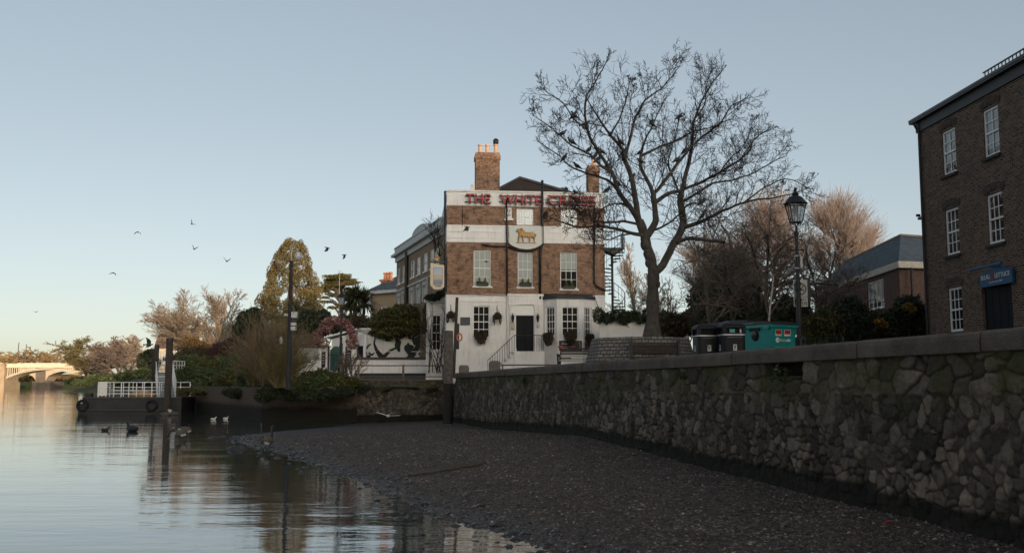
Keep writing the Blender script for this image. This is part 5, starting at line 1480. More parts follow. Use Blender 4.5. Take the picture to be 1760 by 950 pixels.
# ------------------------------------------------------------------ lamp posts
LG = glass_mat('lamp_glass', (.9, .93, .93), .32); MATS['lamp_glass'] = LG
MANT = plain('lamp_inner', (.55, .56, .55), .6)
def lamp_post(px_, ytop, Y, zb, lb, wlan=.54):
    c = P(px_, ytop, Y); H = c.z - zb
    r3 = new('street_lamp', lb, 'street lamp', (c.x, Y, zb), 'Victorian style street lamps')
    s = wlan / .54; lt = H - 1.25 * s
    mb = MB(); mb.lathe([(.20, -.1), (.20, .25), (.16, .3), (.15, .9), (.17, .93), (.17, 1.0), (.085, 1.1), (.075, lt * .55), (.09, lt * .55 + .02), (.09, lt * .55 + .08), (.065, lt * .56 + .08), (.05, lt - .3), (.075, lt - .28), (.075, lt - .2), (.035, lt - .15), (.035, lt - .0)], n=12); mb.build('post', BLACK, r3)
    mb = MB(); mb.tube([(-.20 * s, 0, lt - .75 * s), (.20 * s, 0, lt - .75 * s)], .016, 5)
    for k in (-1, 1): mb.ell((k * .2 * s, 0, lt - .75 * s), (.025, .025, .025))
    mb.build('ladder_bar', BLACK, r3)
    z0 = lt + .12 * s; z1 = z0 + .58 * s; a = .15 * s; b_ = .26 * s
    mb = MB()
    for k in range(4):
        t1 = math.pi / 4 + k * math.pi / 2; t2 = t1 + math.pi / 2
        q = lambda t_, r_, z_: (r_ * 1.414 * math.cos(t_), r_ * 1.414 * math.sin(t_), z_)
        mb.tube([q(t1, a, z0), q(t1, b_, z1)], .016 * s, 4); mb.tube([q(t1, a, z0), q(t2, a, z0)], .018 * s, 4); mb.tube([q(t1, b_, z1), q(t2, b_, z1)], .022 * s, 4)
        mb.tube([(0, 0, lt), q(t1, a * .7, z0 - .0)], .014 * s, 4)
        m_ = ((Vector(q(t1, a, z0)) + Vector(q(t2, a, z0))) / 2, (Vector(q(t1, b_, z1)) + Vector(q(t2, b_, z1))) / 2); mb.tube(m_, .009 * s, 4)
    mb.build('lantern_frame', BLACK, r3)
    mb = MB(); mb.lathe([(a * 1.38, z0), (b_ * 1.38, z1)], n=4); mb.build('lantern_glass', LG, r3)
    mb = MB(); mb.lathe([(.02, z1 - .02), (.06 * s, z1 - .06), (.075 * s, z1 - .22 * s), (.02, z1 - .34 * s)], n=8); mb.build('lamp', MANT, r3)
    mb = MB(); mb.lathe([(b_ * 1.5, z1 + .01), (b_ * 1.3, z1 + .05 * s), (b_ * .8, z1 + .22 * s), (.09 * s, z1 + .28 * s), (.11 * s, z1 + .33 * s), (.07 * s, z1 + .38 * s), (.035 * s, z1 + .42 * s), (.05 * s, z1 + .47 * s), (.012, z1 + .55 * s)], n=12); mb.build('lantern_roof', BLACK, r3)
    return r3, H
lampA, HA = lamp_post(1366.5, 321.5, 31, QUAY, 'tall black street lamp with signs on it behind the green bin')
lamp_post(1191.5, 487, 62, 2.9, 'distant black street lamp in front of the dark holly', .46)
lamp_post(587.5, 498, 61.9, 2.62, 'black street lamp behind the railing beside the flower arch', .46)
# signs on the near lamp
def zl(py): return P(1366, py, 31).z - QUAY
def xl(px_): return P(px_, 450, 31).x - P(1366.5, 450, 31).x
sg = thing('lamp_sign', 'white sign asking people not to feed the BIRDS strapped to the near lamp', 'sign', lampA.location)
WSIGN = plain('sign_white', (.52, .52, .50), .5, var=.06); GREYS = plain('sign_grey', (.12, .12, .12), .5)
x0, x1, z0, z1 = xl(1360), xl(1384), zl(526.5), zl(480)
mb = MB(); mb.box(x0, x1, .10, .125, z0, z1); mb.build('board', WSIGN, sg, bevel=.004)
mb = MB(); mb.box(x1 - .03, x1 + .10, .128, .17, z0 + .12, z1 + .04); mb.box(x0, x1 - .032, .128, .15, z1 - .03, z1 + .03); mb.build('frame', BLACK, sg)
mb = MB(); xc, zc, rr = (x0 + x1) / 2, z0 + (z1 - z0) * .66, (x1 - x0) * .40
mb.tube([(xc + rr * math.cos(2 * math.pi * i / 20), .094, zc + rr * math.sin(2 * math.pi * i / 20)) for i in range(21)], .018, 4)
mb.tube([(xc - rr * .7, .094, zc - rr * .7), (xc + rr * .7, .094, zc + rr * .7)], .018, 4); mb.tube([(xc - rr * .5, .096, zc + rr * .6), (xc, .096, zc), (xc + rr * .6, .096, zc - rr * .3)], .022, 4)
mb.box(x0 + .01, x1 - .01, .094, .0985, z0 + (z1 - z0) * .36, z0 + (z1 - z0) * .36 + .012); mb.build('symbol', GREYS, sg)
text_mesh('feed the', 1, .003, BLACK, 'lettering', sg, (x0 + .03, .096, z0 + (z1 - z0) * .235), width=(x1 - x0) * .82, height=(z1 - z0) * .07)
text_mesh('BIRDS', 1, .003, BLACK, 'lettering', sg, (x0 + .03, .096, z0 + (z1 - z0) * .06), width=(x1 - x0) * .88, height=(z1 - z0) * .12, bold=.02)
mb = MB(); mb.tube([(0, 0, z0 + .2), (0, .1, z0 + .2)], .11, 8); mb.tube([(0, 0, z1 - .15), (0, .1, z1 - .15)], .11, 8); mb.build('strap', BLACK, sg)
s2 = thing('lamp_notice', 'small narrow white plate banded to the near lamp above the bird sign', 'sign', lampA.location)
mb = MB(); mb.box(xl(1371.5), xl(1375.5), -.02, .02, zl(460), zl(441)); mb.build('plate', WSIGN, s2)
mb = MB(); 
for zz in (zl(440), zl(461)): mb.lathe([(.09, zz - .02), (.09, zz + .02)], n=10)
mb.box(xl(1366), xl(1374), -.01, .01, zl(440) - .01, zl(440) + .01); mb.build('band', plain('steel', (.4, .4, .4), .4, metal=.6), s2)
# tall pole with swan neck floodlight, far left
c = P(497, 432, 57); POLE = new('floodlight_pole', 'tall dark pole with swan neck lamp and grey cabinets above the bushes', 'lamp post', (c.x, 57.6, 2.2))
H = P(497, 448, 57.6).z - 2.2
mb = MB(); mb.tube([(0, 0, -.2), (0, 0, H * .55), (0, 0, H)], [.15, .12, .10], 10); mb.build('pole', plain('tarred_pole', (.03, .03, .033), .9, var=.4), POLE)
mb = MB(); mb.tube([(.0, 0, H), (.0, 0, H + .55), (.06, 0, H + .72), (.22, 0, H + .76), (.36, 0, H + .62), (.38, 0, H + .5)], .028, 6); mb.build('swan_neck', plain('galvanised', (.45, .46, .46), .5), POLE)
mb = MB(); mb.lathe([(.04, H + .52), (.2, H + .40), (.22, H + .2), (.12, H + .05), (.02, H + .0)], (.40, 0, 0), 10); mb.build('lamp', MATS['galvanised'], POLE)
zb_ = P(503, 541, 57.6).z - 2.2
for q in ((.12, .45, -.2, .1, zb_ - .17, zb_ + .17), (.10, .38, -.2, .1, zb_ - .62, zb_ - .45), (.10, .38, -.2, .1, zb_ - .9, zb_ - .68), (-.32, -.10, -.15, 0, zb_ - .06, zb_ + .06)): mb = MB(); mb.box(*q); mb.build('cabinet', MATS['galvanised'], POLE)

# ------------------------------------------------------------------ litter bins
BINB = plain('bin_black', (.009, .011, .014), .5, var=.3, scale=3, spec=.2)
def litter_bin(px_, Y, lb, rz):
    c = P(px_, 600, Y); r3 = new('litter_bin', lb, 'litter bin', (c.x, Y, QUAY), 'black litter bins behind the quay wall', rz)
    def ring(s, z, k=.30):
        e = s * (1 - k); pts = []
        for sx, sy in ((1, -1), (1, 1), (-1, 1), (-1, -1)):
            a0 = math.atan2(sy, sx) - math.pi / 4
            for j in range(4):
                a = a0 + j * math.pi / 6; pts.append((sx * e + s * k * math.cos(a), sy * e + s * k * math.sin(a), z))
        return pts
    def loft(mb, rings):
        n = len(rings[0]); off = len(mb.v)
        for r_ in rings: mb.v.extend(r_)
        for i in range(len(rings) - 1):
            for j in range(n):
                a = off + i * n + j; b_ = off + i * n + (j + 1) % n; mb.f.append((a, b_, b_ + n, a + n)); mb.m.append(0)
        mb.f.append(tuple(off + j for j in range(n - 1, -1, -1))); mb.m.append(0); mb.f.append(tuple(off + (len(rings) - 1) * n + j for j in range(n))); mb.m.append(0)
    mb = MB(); loft(mb, [ring(.29, 0), ring(.31, .05), ring(.31, .90)]); mb.build('body', BINB, r3)
    mb = MB(); loft(mb, [ring(.322, .903), ring(.322, .935)]); mb.build('silver_band', plain('bin_band', (.42, .43, .45), .35, metal=.4), r3)
    mb = MB(); loft(mb, [ring(.24, .937), ring(.24, 1.10)]); mb.build('inner_liner', plain('bin_inside', (.006, .006, .007), .9), r3)
    for sx in (-1, 1):
        for sy in (-1, 1): mb = MB(); mb.cbox((sx * .265, sy * .265, 1.02), (.09, .09, .17)); mb.build('corner_post', BINB, r3)
    mb = MB(); loft(mb, [ring(.325, 1.105), ring(.325, 1.15), ring(.29, 1.20), ring(.21, 1.235), ring(.08, 1.25)]); mb.build('domed_lid', BINB, r3, smooth=False)
    for side in range(2):
        e = bpy.data.objects.new('emblem', None)
        rot = Matrix.Rotation(-math.pi / 2 * side, 4, 'Z')
        mb = MB(); mb.box(-.05, .05, -.318, -.312, .50, .66)
        m2 = MB(); m2.add([(-.035, -.322, .52), (-.01, -.322, .52), (.04, -.322, .64), (.01, -.322, .64)], [(0, 1, 2, 3)]); m2.add([(-.04, -.322, .60), (-.02, -.322, .58), (-.015, -.322, .64), (-.04, -.322, .65)], [(0, 1, 2, 3)])
        for m_, mt, nm in ((mb, CH_W, 'emblem'), (m2, BINB, 'emblem_figure')):
            m_.v = [tuple(rot @ Vector(v)) for v in m_.v]; m_.build(nm, mt, r3)
        bpy.data.objects.remove(e)
    text_mesh('LITTER AND RECYCLING', 1, .001, plain('bin_print', (.25, .26, .27), .5), 'lettering', r3, (-.2, -.316, .84), width=.40, height=.025)
    return r3
litter_bin(1213.5, 27.4, 'black litter bin on the left, beside the stone planter', .10)
rb = litter_bin(1257, 26.8, 'black litter bin beside the green wheeled bins with a green sticker inside', .10)
mb = MB(); mb.box(-.12, .02, -.26, -.243, .98, 1.07); mb.build('green_sticker', plain('sticker_green', (.08, .35, .33), .5), rb)
mb = MB(); mb.box(.16, .20, -.262, -.243, .97, 1.07); mb.build('white_sticker', CH_W, rb)

# ------------------------------------------------------------------ wheeled bins
TEAL = plain('teal_plastic', (.012, .25, .24), .42, var=.12, scale=2)
TEAL2 = plain('teal_plastic_worn', (.03, .28, .30), .45, var=.2, scale=3)
def wheelie(loc, rz, lb, lid_open, sc=1, mat=None, marks=True):
    r3 = new('wheeled_bin', lb, 'wheeled bin', loc, 'large green wheeled bins', rz)
    mat = mat or TEAL
    # local: x along the long side (front face at y=0), right end face at x=0..; corner nearest viewer at origin
    A, B, H = 1.22, .98, 1.18   # x from -A to 0, y from 0 to B ; right face is at x=0
    t_ = .07
    mb = MB()
    lo = [(-A + t_, t_, .18), (-t_, t_, .18), (-t_, B - t_, .18), (-A + t_, B - t_, .18)]; hi = [(-A, 0, H), (0, 0, H), (0, B, H), (-A, B, H)]
    mb.add(lo + hi, [(0, 1, 5, 4), (1, 2, 6, 5), (2, 3, 7, 6), (3, 0, 4, 7), (3, 2, 1, 0)])
    li = [(x * .94 - .03 * A, y * .94 + .03 * B, z) for x, y, z in hi]; lb_ = [(x * .9 - .05 * A, y * .9 + .05 * B, .3) for x, y, z in lo]
    mb.add(li + lb_, [(0, 4, 5, 1), (1, 5, 6, 2), (2, 6, 7, 3), (3, 7, 4, 0), (4, 7, 6, 5)])
    mb.build('body', mat, r3)
    mb = MB()   # rim
    for x0, x1, y0, y1 in ((-A - .05, .05, -.05, .03), (-A - .05, .05, B - .03, B + .05), (-A - .05, -A + .03, .031, B - .031), (-.03, .05, .031, B - .031)): mb.box(x0, x1, y0, y1, H + .001, H + .07)
    for x in (-A + .05, -.22): mb.box(x, x + .16, -.10, -.051, H - .06, H + .068)
    mb.build('rim', mat, r3, bevel=.008)
    mb = MB()   # lid
    mb.prism([(-A - .04, -.03, H + .073), (-A - .04, B + .03, H + .073), (-A - .04, B + .03, H + .15), (-A - .04, B * .5, H + .21), (-A - .04, -.03, H + .13)], (A * .5, 0, 0))
    mb.prism([(-A * .5 - .035, -.03, H + .073), (-A * .5 - .035, B + .03, H + .073), (-A * .5 - .035, B + .03, H + .15), (-A * .5 - .035, B * .5, H + .17), (-A * .5 - .035, -.03, H + .16)], (A * .5 + .075, 0, 0))
    mb.build('lid', plain('lid_grey', (.03, .032, .036), .5), r3)
    mb = MB(); xc = -A * .52   # side pivot boss under the rim
    mb.lathe([(.17, 0), (.17, .02), (.12, .05)], n=18)
    mb.v = [(xc + x, -.0 - z + .045, H - .20 + y) for x, y, z in mb.v]
    mb.box(xc - .2, xc + .2, -.025, .03, H - .09, H - .001)
    mb.build('pivot_boss', BINB, r3)
    mb = MB(); mb.ell((xc, -.03, H - .17), (.09, .05, .09)); mb.build('trunnion', plain('boss_grey', (.05, .055, .06), .3), r3, smooth=True)
    for x, y in ((-A + .15, .15), (-.15, .15), (-.15, B - .15), (-A + .15, B - .15)):
        mb = MB(); mb.lathe([(.09, -.03), (.09, .03)], n=14); mb.v = [(x + a, y + c_, .09 + b_) for a, b_, c_ in mb.v]; mb.box(x - .03, x + .03, y - .04, y + .04, .10, .2); mb.build('wheel', BINB, r3)
    if marks:
        def face(x): return x   # right face: plane x=0 leaning inwards towards the bottom
        def onface(y0, y1, z0, z1, th):   # box lying on the right face
            k = lambda z: -t_ * (H - z) / (H - .18)
            mb_.add([(k(z0) + .002, y0, z0), (k(z0) + .002, y1, z0), (k(z1) + .002, y1, z1), (k(z1) + .002, y0, z1), (k(z0) + th, y0, z0), (k(z0) + th, y1, z0), (k(z1) + th, y1, z1), (k(z1) + th, y0, z1)], [(0, 1, 2, 3), (7, 6, 5, 4), (0, 4, 5, 1), (1, 5, 6, 2), (2, 6, 7, 3), (3, 7, 4, 0)])
        STR = plain('sticker_red', (.42, .02, .03), .5)
        mb_ = MB(); onface(.16, .40, H - .235, H - .06, .005); onface(.50, .76, H - .235, H - .06, .005); mb_.build('sticker', CH_W, r3)
        mb_ = MB(); onface(.175, .385, H - .185, H - .07, .009); onface(.515, .745, H - .185, H - .07, .009); mb_.build('sticker_panel', STR, r3)
        rz_ = math.radians(90)
        k = lambda z: -t_ * (H - z) / (H - .18)
        tilt = math.atan2(t_, H - .18)
        e_rot = (math.radians(90) - 0, 0, rz_)
        text_mesh('first mile', 1, .003, CH_W, 'lettering', r3, (k(H - .36) + .012, .34, H - .39), rot=(math.radians(90), 0, rz_), width=.42, height=.085, bold=.015)
        mb_ = MB(); mb_.lathe([(.07, 0), (.07, .008)], n=16); mb_.v = [(k(H - .35) + .006 + z, .24 + x, H - .35 + y) for x, y, z in mb_.v]; mb_.build('round_logo', CH_W, r3)
        mb_ = MB(); mb_.lathe([(.028, 0), (.028, .004)], n=3); mb_.v = [(k(H - .35) + .0145 + z, .25 + x, H - .35 + y) for x, y, z in mb_.v]; mb_.build('logo_arrow', mat, r3)
        mb_ = MB()
        for i, (y, z) in enumerate(((.2, H - .56), (.55, H - .56))): onface(y, y + .22, z, z + .018, .006)
        mb_.build('small_print', plain('pale_teal', (.16, .35, .35), .5), r3)
        mb_ = MB(); g = lambda y, z: (k(z) + .006, y, z)
        for st_ in ([(.08, .50), (.13, .34), (.18, .48)], [(.20, .34), (.22, .52), (.27, .50), (.26, .42), (.21, .42)], [(.34, .56), (.33, .36), (.40, .36)], [(.29, .48), (.40, .49)], [(.50, .50), (.44, .44), (.46, .33), (.54, .31), (.58, .42), (.52, .51)]):
            mb_.tube([g(y, z) for y, z in st_], .008, 4)
        mb_.build('graffiti', CH_W, r3)
    return r3
cB = P(1327, 600, 27.6)
wheelie((cB.x, cB.y, QUAY), math.radians(-58), 'green wheeled bin with red stickers and scrawled graffiti beside the lamp', 0)
cB2 = P(1285, 600, 29.6)
wheelie((cB2.x, cB2.y, QUAY), math.radians(-58), 'older paler green wheeled bin half hidden behind the near one', 0, mat=TEAL2, marks=False).scale = (1.1, 1.1, 1.12)

# ------------------------------------------------------------------ octagonal planter with benches
PC = Vector((P(1100, 600, 33.6).x, 33.6, QUAY))
PL = new('stone_planter', 'octagonal battered stone planter around the big bare tree', 'planter', PC, rz=math.radians(8))
SETT = brick_mat('stone_setts', (.24, .225, .20), (.15, .14, .13), (.05, .046, .042), bw=.24, bh=.115, ms=.016, var=(.5, 1.5), stain=.3, bump=.03, polar=1.8)
HP = P(1100, 578, 32).z - QUAY
mb = MB(); mb.lathe([(1.98, -.1), (1.66, HP - .06), (1.66, HP - .059), (1.62, HP), (1.35, HP), (1.35, HP - .12)], n=8); mb.build('wall', SETT, PL)
mb = MB(); mb.lathe([(1.36, HP - .2), (1.36, HP - .10), (.3, HP + .02)], n=16); mb.build('soil', EARTH, PL)
# bench slats built against the front facet
PB = new('planter_bench', 'dark slatted bench set against the front of the stone planter', 'bench', PC, rz=math.radians(8))
ap = 1.98 * math.cos(math.pi / 8)
WOODD = plain('dark_slats', (.055, .042, .035), .8, var=.4, scale=6)
fw = .78
for i in range(5):
    mb = MB(); z = .58 + .075 * i; yy = -ap + .10 + .04 * i; mb.box(-fw, fw, yy - .05, yy, z, z + .055); mb.build('back_slat', WOODD, PB)
mb = MB()
for i in range(4): mb.box(-fw, fw, -ap - .42 + .11 * i, -ap - .34 + .11 * i, .43, .465)
mb.build('seat', WOODD, PB)
for x in (-fw - .0, fw + .0): mb = MB(); mb.box(x - .035, x + .035, -ap - .44, -ap + .02, 0, .425); mb.box(x - .04, x + .04, -ap - .0, -ap + .07, .426, 1.0); mb.build('support', BLACK, PB)

# iron ended bench on the quay
bp = P(990, 627, 36.2); BN = new('park_bench', 'slatted bench with curly black iron ends between planter and pub', 'bench', (bp.x, 36.2, QUAY), rz=math.radians(-14))
def ring(mb, c, r, th=.018, n=12): mb.tube([(c[0], c[1] + r * math.cos(2 * math.pi * i / n), c[2] + r * math.sin(2 * math.pi * i / n)) for i in range(n + 1)], th, 5, cap=False)
for x in (-.62, 1.05):
    mb = MB()
    mb.tube([(x, -.28, 0), (x, -.26, .42), (x, -.30, .62), (x, -.34, .66)], .026, 6); mb.tube([(x, .26, 0), (x, .2, .42), (x, .34, .92)], .026, 6); mb.tube([(x, -.27, .42), (x, .2, .42)], .022, 6); mb.tube([(x, -.34, .66), (x, .24, .66)], .028, 6)
    for cy, cz, r_ in ((-.12, .54, .10), (.08, .54, .10), (-.15, .28, .12), (.09, .28, .12), (-.03, .12, .09)): ring(mb, (x, cy, cz), r_)
    mb.build('iron_end', BLACK, BN)
SLW = plain('slat_cream', (.45, .43, .38), .7, var=.25, scale=9); SLB = plain('slat_black', (.03, .028, .026), .7)
for i in range(5):
    mb = MB(); z = .50 + .085 * i; y = .19 + .028 * i; mb.box(-.62, 1.05, y - .04, y - .012, z, z + .06); mb.build('back_slat', SLB if i % 2 == 0 else (SLW if i < 3 else WOODD), BN)
for i in range(4):
    mb = MB(); y = -.24 + .11 * i; mb.box(-.62, 1.05, y, y + .08, .43, .46); mb.build('seat_slat', SLW if i == 0 else WOODD, BN)
mb = MB(); mb.box(-.2, .35, .145, .153, .515, .555); mb.build('plaque', plain('plaque_pale', (.55, .55, .5), .4), BN)
tag(mb_o := (lambda m_: (m_.ell((0, 0, .05), (.10, .05, .05)), m_.build('red_flower_posy', plain('posy_red', (.45, .04, .05), .6)))[1])(MB()), 'small red bunch of flowers tied on the bench arm', 'flowers')
mb_o.location = BN.matrix_basis @ Vector((-.60, .12, .90))

# ------------------------------------------------------------------ white wall with ivy and spiral stairs right of the pub
o = (P(1072, 560, 58).x, 58.0, QUAY)
r0 = new('yard_wall', 'white yard wall right of the pub with ivy along its top', 'wall', o)
b = rel(fr_box(1030, 1185, 540, 620, 58, .3, 2.7), o); mb = MB(); mb.box(*b); mb.build('wall', WHITEWASH, r0)
IVY = leaf_mat('ivy_leaves', [(.012, .024, .010), (.025, .042, .016), (.04, .055, .02), (.02, .03, .016), (.06, .06, .025)])
V_, F_ = leaves([(b[0] + (b[1] - b[0]) * i / 11, -.15, b[5] - .10 - .12 * (i % 2), .42, .25, .36 + .14 * (i % 3 == 0)) for i in range(9)], 6500, .06, 9, lump=.4); np_mesh('ivy', V_, F_, IVY, r0)
sp_ = P(1053, 530, 61.5); ST = new('spiral_staircase', 'black iron spiral fire escape against the right side of the pub', 'staircase', (sp_.x, 61.5, 2.9))
zt = P(1053, 430, 61.5).z - 2.9; zb = P(1053, 540, 61.5).z - 2.9 - 1.0
mb = MB(); mb.tube([(0, 0, 0), (0, 0, zt)], .075, 8); mb.build('column', BLACK, ST)
n = 24; RR = .78
for i in range(n):
    a0 = -2.4 + i * 2 * math.pi * 1.35 / n; z = zb + (zt - zb) * i / n; a1 = a0 + .36
    mb = MB(); mb.prism([(0, 0, z), (RR * math.cos(a0), RR * math.sin(a0), z), (RR * math.cos(a1), RR * math.sin(a1), z)], (0, 0, .06)); mb.build('tread', BLACK, ST)
mb = MB(); pts = []
for i in range(n + 1):
    a = -2.2 + i * 2 * math.pi * 1.35 / n; z = zb + (zt - zb) * i / n; pts.append((RR * math.cos(a), RR * math.sin(a), z + .95)); mb.tube([(RR * math.cos(a), RR * math.sin(a), z), pts[-1]], .013, 4)
mb.tube(pts, .022, 5); mb.tube([(x, y, z - .45) for x, y, z in pts], .014, 4); mb.build('stair_rail', BLACK, ST)
mb = MB(); mb.box(-.65, .68, -.65, .65, zt - .0, zt + .08); mb.prism([(-.65, -.6, zt), (.1, -.6, zt - .35), (.6, -.6, zt)], (0, 1.2, 0)); mb.build('landing', BLACK, ST)
mb = MB()
for x in np.linspace(-.62, .65, 8): mb.tube([(x, -.62, zt + .08), (x, -.62, zt + 1.1)], .013, 4)
for y in np.linspace(-.62, .62, 6): mb.tube([(.65, y, zt + .08), (.65, y, zt + 1.1)], .013, 4)
for z in (1.1, .6): mb.tube([(-.62, -.62, zt + z), (.65, -.62, zt + z), (.65, .62, zt + z)], .02, 4)
mb.build('landing_rail', BLACK, ST)

# ------------------------------------------------------------------ pontoon and gangway
HULL = plain('hull_black', (.02, .021, .023), .6, var=.5, scale=1.2)
WR = plain('rail_white', (.62, .61, .58), .5, var=.1)
YP = 78.5
o = (P(219, 700, YP).x, YP, 0)
PN = new('pontoon', 'long black floating pontoon with white railing beside the piles', 'pontoon', o)
xa, xb_ = P(134, 695, YP).x - o[0], P(312, 695, YP).x - o[0]; zt = P(200, 682, YP).z
mb = MB(); mb.box(xa, xb_, 0, 3.4, -.4, zt - .12); mb.build('hull', HULL, PN, bevel=.05)
mb = MB(); mb.box(xa - .05, xb_, -.06, 3.45, zt - .117, zt); mb.build('deck_edge', plain('deck_grey', (.05, .047, .043), .8), PN)
mb = MB(); mb.box(xa + .2, xb_ - .6, -.16, -.003, .20, .32); mb.build('rubbing_strake', plain('strake_brown', (.05, .04, .036), .8), PN)
for px_ in (143, 262):
    x = P(px_, 690, YP).x - o[0]
    mb = MB(); mb.tube([(x + .38 * math.cos(2 * math.pi * i / 14), -.14, .62 + .38 * math.sin(2 * math.pi * i / 14)) for i in range(15)], .12, 6, cap=False); mb.build('tyre_fender', BINB, PN, smooth=True)
mb = MB(); mb.box(xa + .05, xa + .35, -.08, .3, zt - .5, zt + .05); mb.build('bow_block', WR, PN)
mb = MB(); mb.box(xa + .4, xa + .9, .2, .7, zt + .002, zt + .3); mb.build('bollard', HULL, PN)
mb = MB()
for y in (.12, 3.2):
    x0 = P(168, 670, YP).x - o[0]; x1 = P(304, 670, YP).x - o[0] if y > 1 else P(273, 670, YP).x - o[0]
    for z in (.25, .5, .75, 1.15): mb.tube([(x0, y, zt + z), (x1, y, zt + z)], .035 if z > 1 else .025, 5)
    for k in range(9): x = x0 + (x1 - x0) * k / 8; mb.tube([(x, y, zt), (x, y, zt + 1.15)], .04, 5)
for z in (.3, .6, .9, 1.15): mb.tube([(x0, .12, zt + z), (x0, 3.2, zt + z)], .035, 5)
for k in range(5): mb.tube([(x0, .12 + .75 * k, zt), (x0, .12 + .75 * k, zt + 1.15)], .035, 5)
mb.box(x0 - .05, x0 + .7, .09, .11, zt + .1, zt + 1.2)
mb.build('railing', WR, PN)
# tarpaulin heap
c = P(243, 676, 80.5); hp = MB(); hp.ell((0, 0, .15), (.95, .5, .38), n=12, m=6); hp.ell((.5, .1, .1), (.6, .4, .3), n=10, m=6)
tag(hp.build('tarpaulin_heap', plain('tan_tarp', (.38, .22, .12), .9, bump=.03), smooth=True), 'tan tarpaulin heap lying on the pontoon deck', 'tarpaulin').location = (c.x, 80.5, zt)
GW = new('gangway', 'white railed gangway stairs climbing from the pontoon to the bank', 'gangway', (P(286, 683, 79).x, 79, 1.32))
far_ = Vector((P(281, 640, 91).x, 91, P(281, 640, 91).z)) - Vector(GW.location)
w = .72; mb = MB(); n = 14
for i in range(n):
    p = far_ * (i / n); q = far_ * ((i + .8) / n)
    mb.add([(p.x - w, p.y, p.z), (p.x + w, p.y, p.z), (q.x + w, q.y, p.z + .04), (q.x - w, q.y, p.z + .04), (p.x - w, p.y, p.z - .06), (p.x + w, p.y, p.z - .06)], [(0, 1, 2, 3), (4, 5, 1, 0)])
mb.build('treads', plain('tread_grey', (.28, .30, .33), .7), GW)
for s in (-1, 1):
    mb = MB(); p0 = Vector((s * w, 0, 0)); p1 = far_ + Vector((s * w, 0, 0))
    for z in (0, .3, .6, .85, 1.15): mb.tube([p0 + Vector((0, 0, z)), p1 + Vector((0, 0, z))], .05 if z in (0, 1.15) else .025, 5)
    for k in range(15): p = p0.lerp(p1, k / 14); mb.tube([p, p + Vector((0, 0, 1.15))], .03, 5)
    mb.build('side_rail', WR, GW)
mb = MB(); a = far_ + Vector((-w - .1, .3, 0)); mb.box(a.x, a.x + 2 * w + .5, a.y, a.y + 3.0, a.z - .25, a.z); mb.build('landing', plain('landing_dark', (.06, .055, .05), .9), GW)
mb = MB()
for x in (a.x, a.x + 2 * w + .2): 
    for z in (.35, .7, 1.1): mb.tube([(x, a.y, a.z + z), (x, a.y + 3, a.z + z)], .03, 5)
    for k in range(5): mb.tube([(x, a.y + .75 * k, a.z), (x, a.y + .75 * k, a.z + 1.1)], .03, 5)
for z in (.35, .7, 1.1): mb.tube([(a.x, a.y + 3, a.z + z), (a.x + 2 * w, a.y + 3, a.z + z)], .03, 5)
mb.build('landing_rail', WR, GW)
pile(292, 580.5, -.5, 77.8, 11.5, 'mooring_pile', 'tall timber mooring pile in front of the gangway', PILE_L)
pile(270, 592, -.5, 90, 7.5, 'mooring_pile', 'thinner timber mooring pile behind the gangway', PILE_L)
pile(264.5, 599, -.5, 92, 5, 'mooring_pile', 'short narrow timber pile left of the pair', PILE_L)

# ------------------------------------------------------------------ bridges in the distance
BST = plain('bridge_stone', (.36, .27, .17), .9, var=.2, scale=.6); BCR = plain('bridge_cream', (.56, .50, .36), .6, var=.08, scale=.5)
BDK = plain('bridge_dark_stone', (.12, .095, .075), .9, var=.3, scale=.6)
YB = 380.0
def bx(px_, Y=YB): return P(px_, 650, Y).x
def bz(py_, Y=YB): return P(75, py_, Y).z
o = (bx(75), YB, 0)
BR = new('arched_bridge', 'cream painted arched railway bridge with stone piers across the river', 'bridge', o)
def arch(mb, x0, x1, zs, zc, th, y, d, n=24):
    for i in range(n):
        u0, u1 = i / n, (i + 1) / n
        za, zb_ = [zs + (zc - zs) * (1 - (2 * u - 1) ** 2) for u in (u0, u1)]
        xa_, xb2 = x0 + (x1 - x0) * u0, x0 + (x1 - x0) * u1
        mb.prism([(xa_, y, za), (xb2, y, zb_), (xb2, y, zb_ + th), (xa_, y, za + th)], (0, d, 0))
XA, XB = bx(9) - o[0], bx(150) - o[0]
zsp, zcr, zdk = bz(651), bz(635.3), bz(631.5)
mb = MB()
for k in range(4): arch(mb, XA, XB, zsp, zcr, .75, k * 2.6, .45)
arch(mb, XA, XB, zsp + .3, zcr + .3, .15, 0, 8)
mb.build('arch_ribs', BCR, BR)
for i in range(1, 38):
    u = i / 38; x = XA + (XB - XA) * u; z = zsp + (zcr - zsp) * (1 - (2 * u - 1) ** 2) + .75
    if zdk - z > .35: mb = MB(); mb.box(x - .14, x + .14, .05, .35, z, zdk); mb.build('spandrel_column', BCR, BR)
mb = MB(); x1e = bx(175) - o[0]; x0e = bx(-60) - o[0]
mb.box(x0e, x1e, -.3, 8.5, zdk + .002, zdk + .55); mb.box(x0e, x1e, -.1, .15, zdk + .55, zdk + 1.5); mb.build('deck', plain('bridge_parapet', (.66, .50, .36), .7), BR)
for (a, b_, t_) in ((-14, 10.5, 627), (150, 168, 628.5)):
    xa_, xb2 = bx(a) - o[0], bx(b_) - o[0]; mb = MB(); mb.box(xa_, xb2, -1.6, 9.5, -1, bz(t_)); mb.prism([(xa_ - .3, -1.9, bz(t_) + .003), (xb2 + .3, -1.9, bz(t_) + .003), (xb2 - 1, -1.9, bz(t_) + 1), (xa_ + 1, -1.9, bz(t_) + 1)], (0, 11.6, 0)); mb.box(xa_ - .5, xb2 + .5, -2.4, 10, -1, bz(656)); mb.build('pier', BST if a < 0 else BDK, BR)
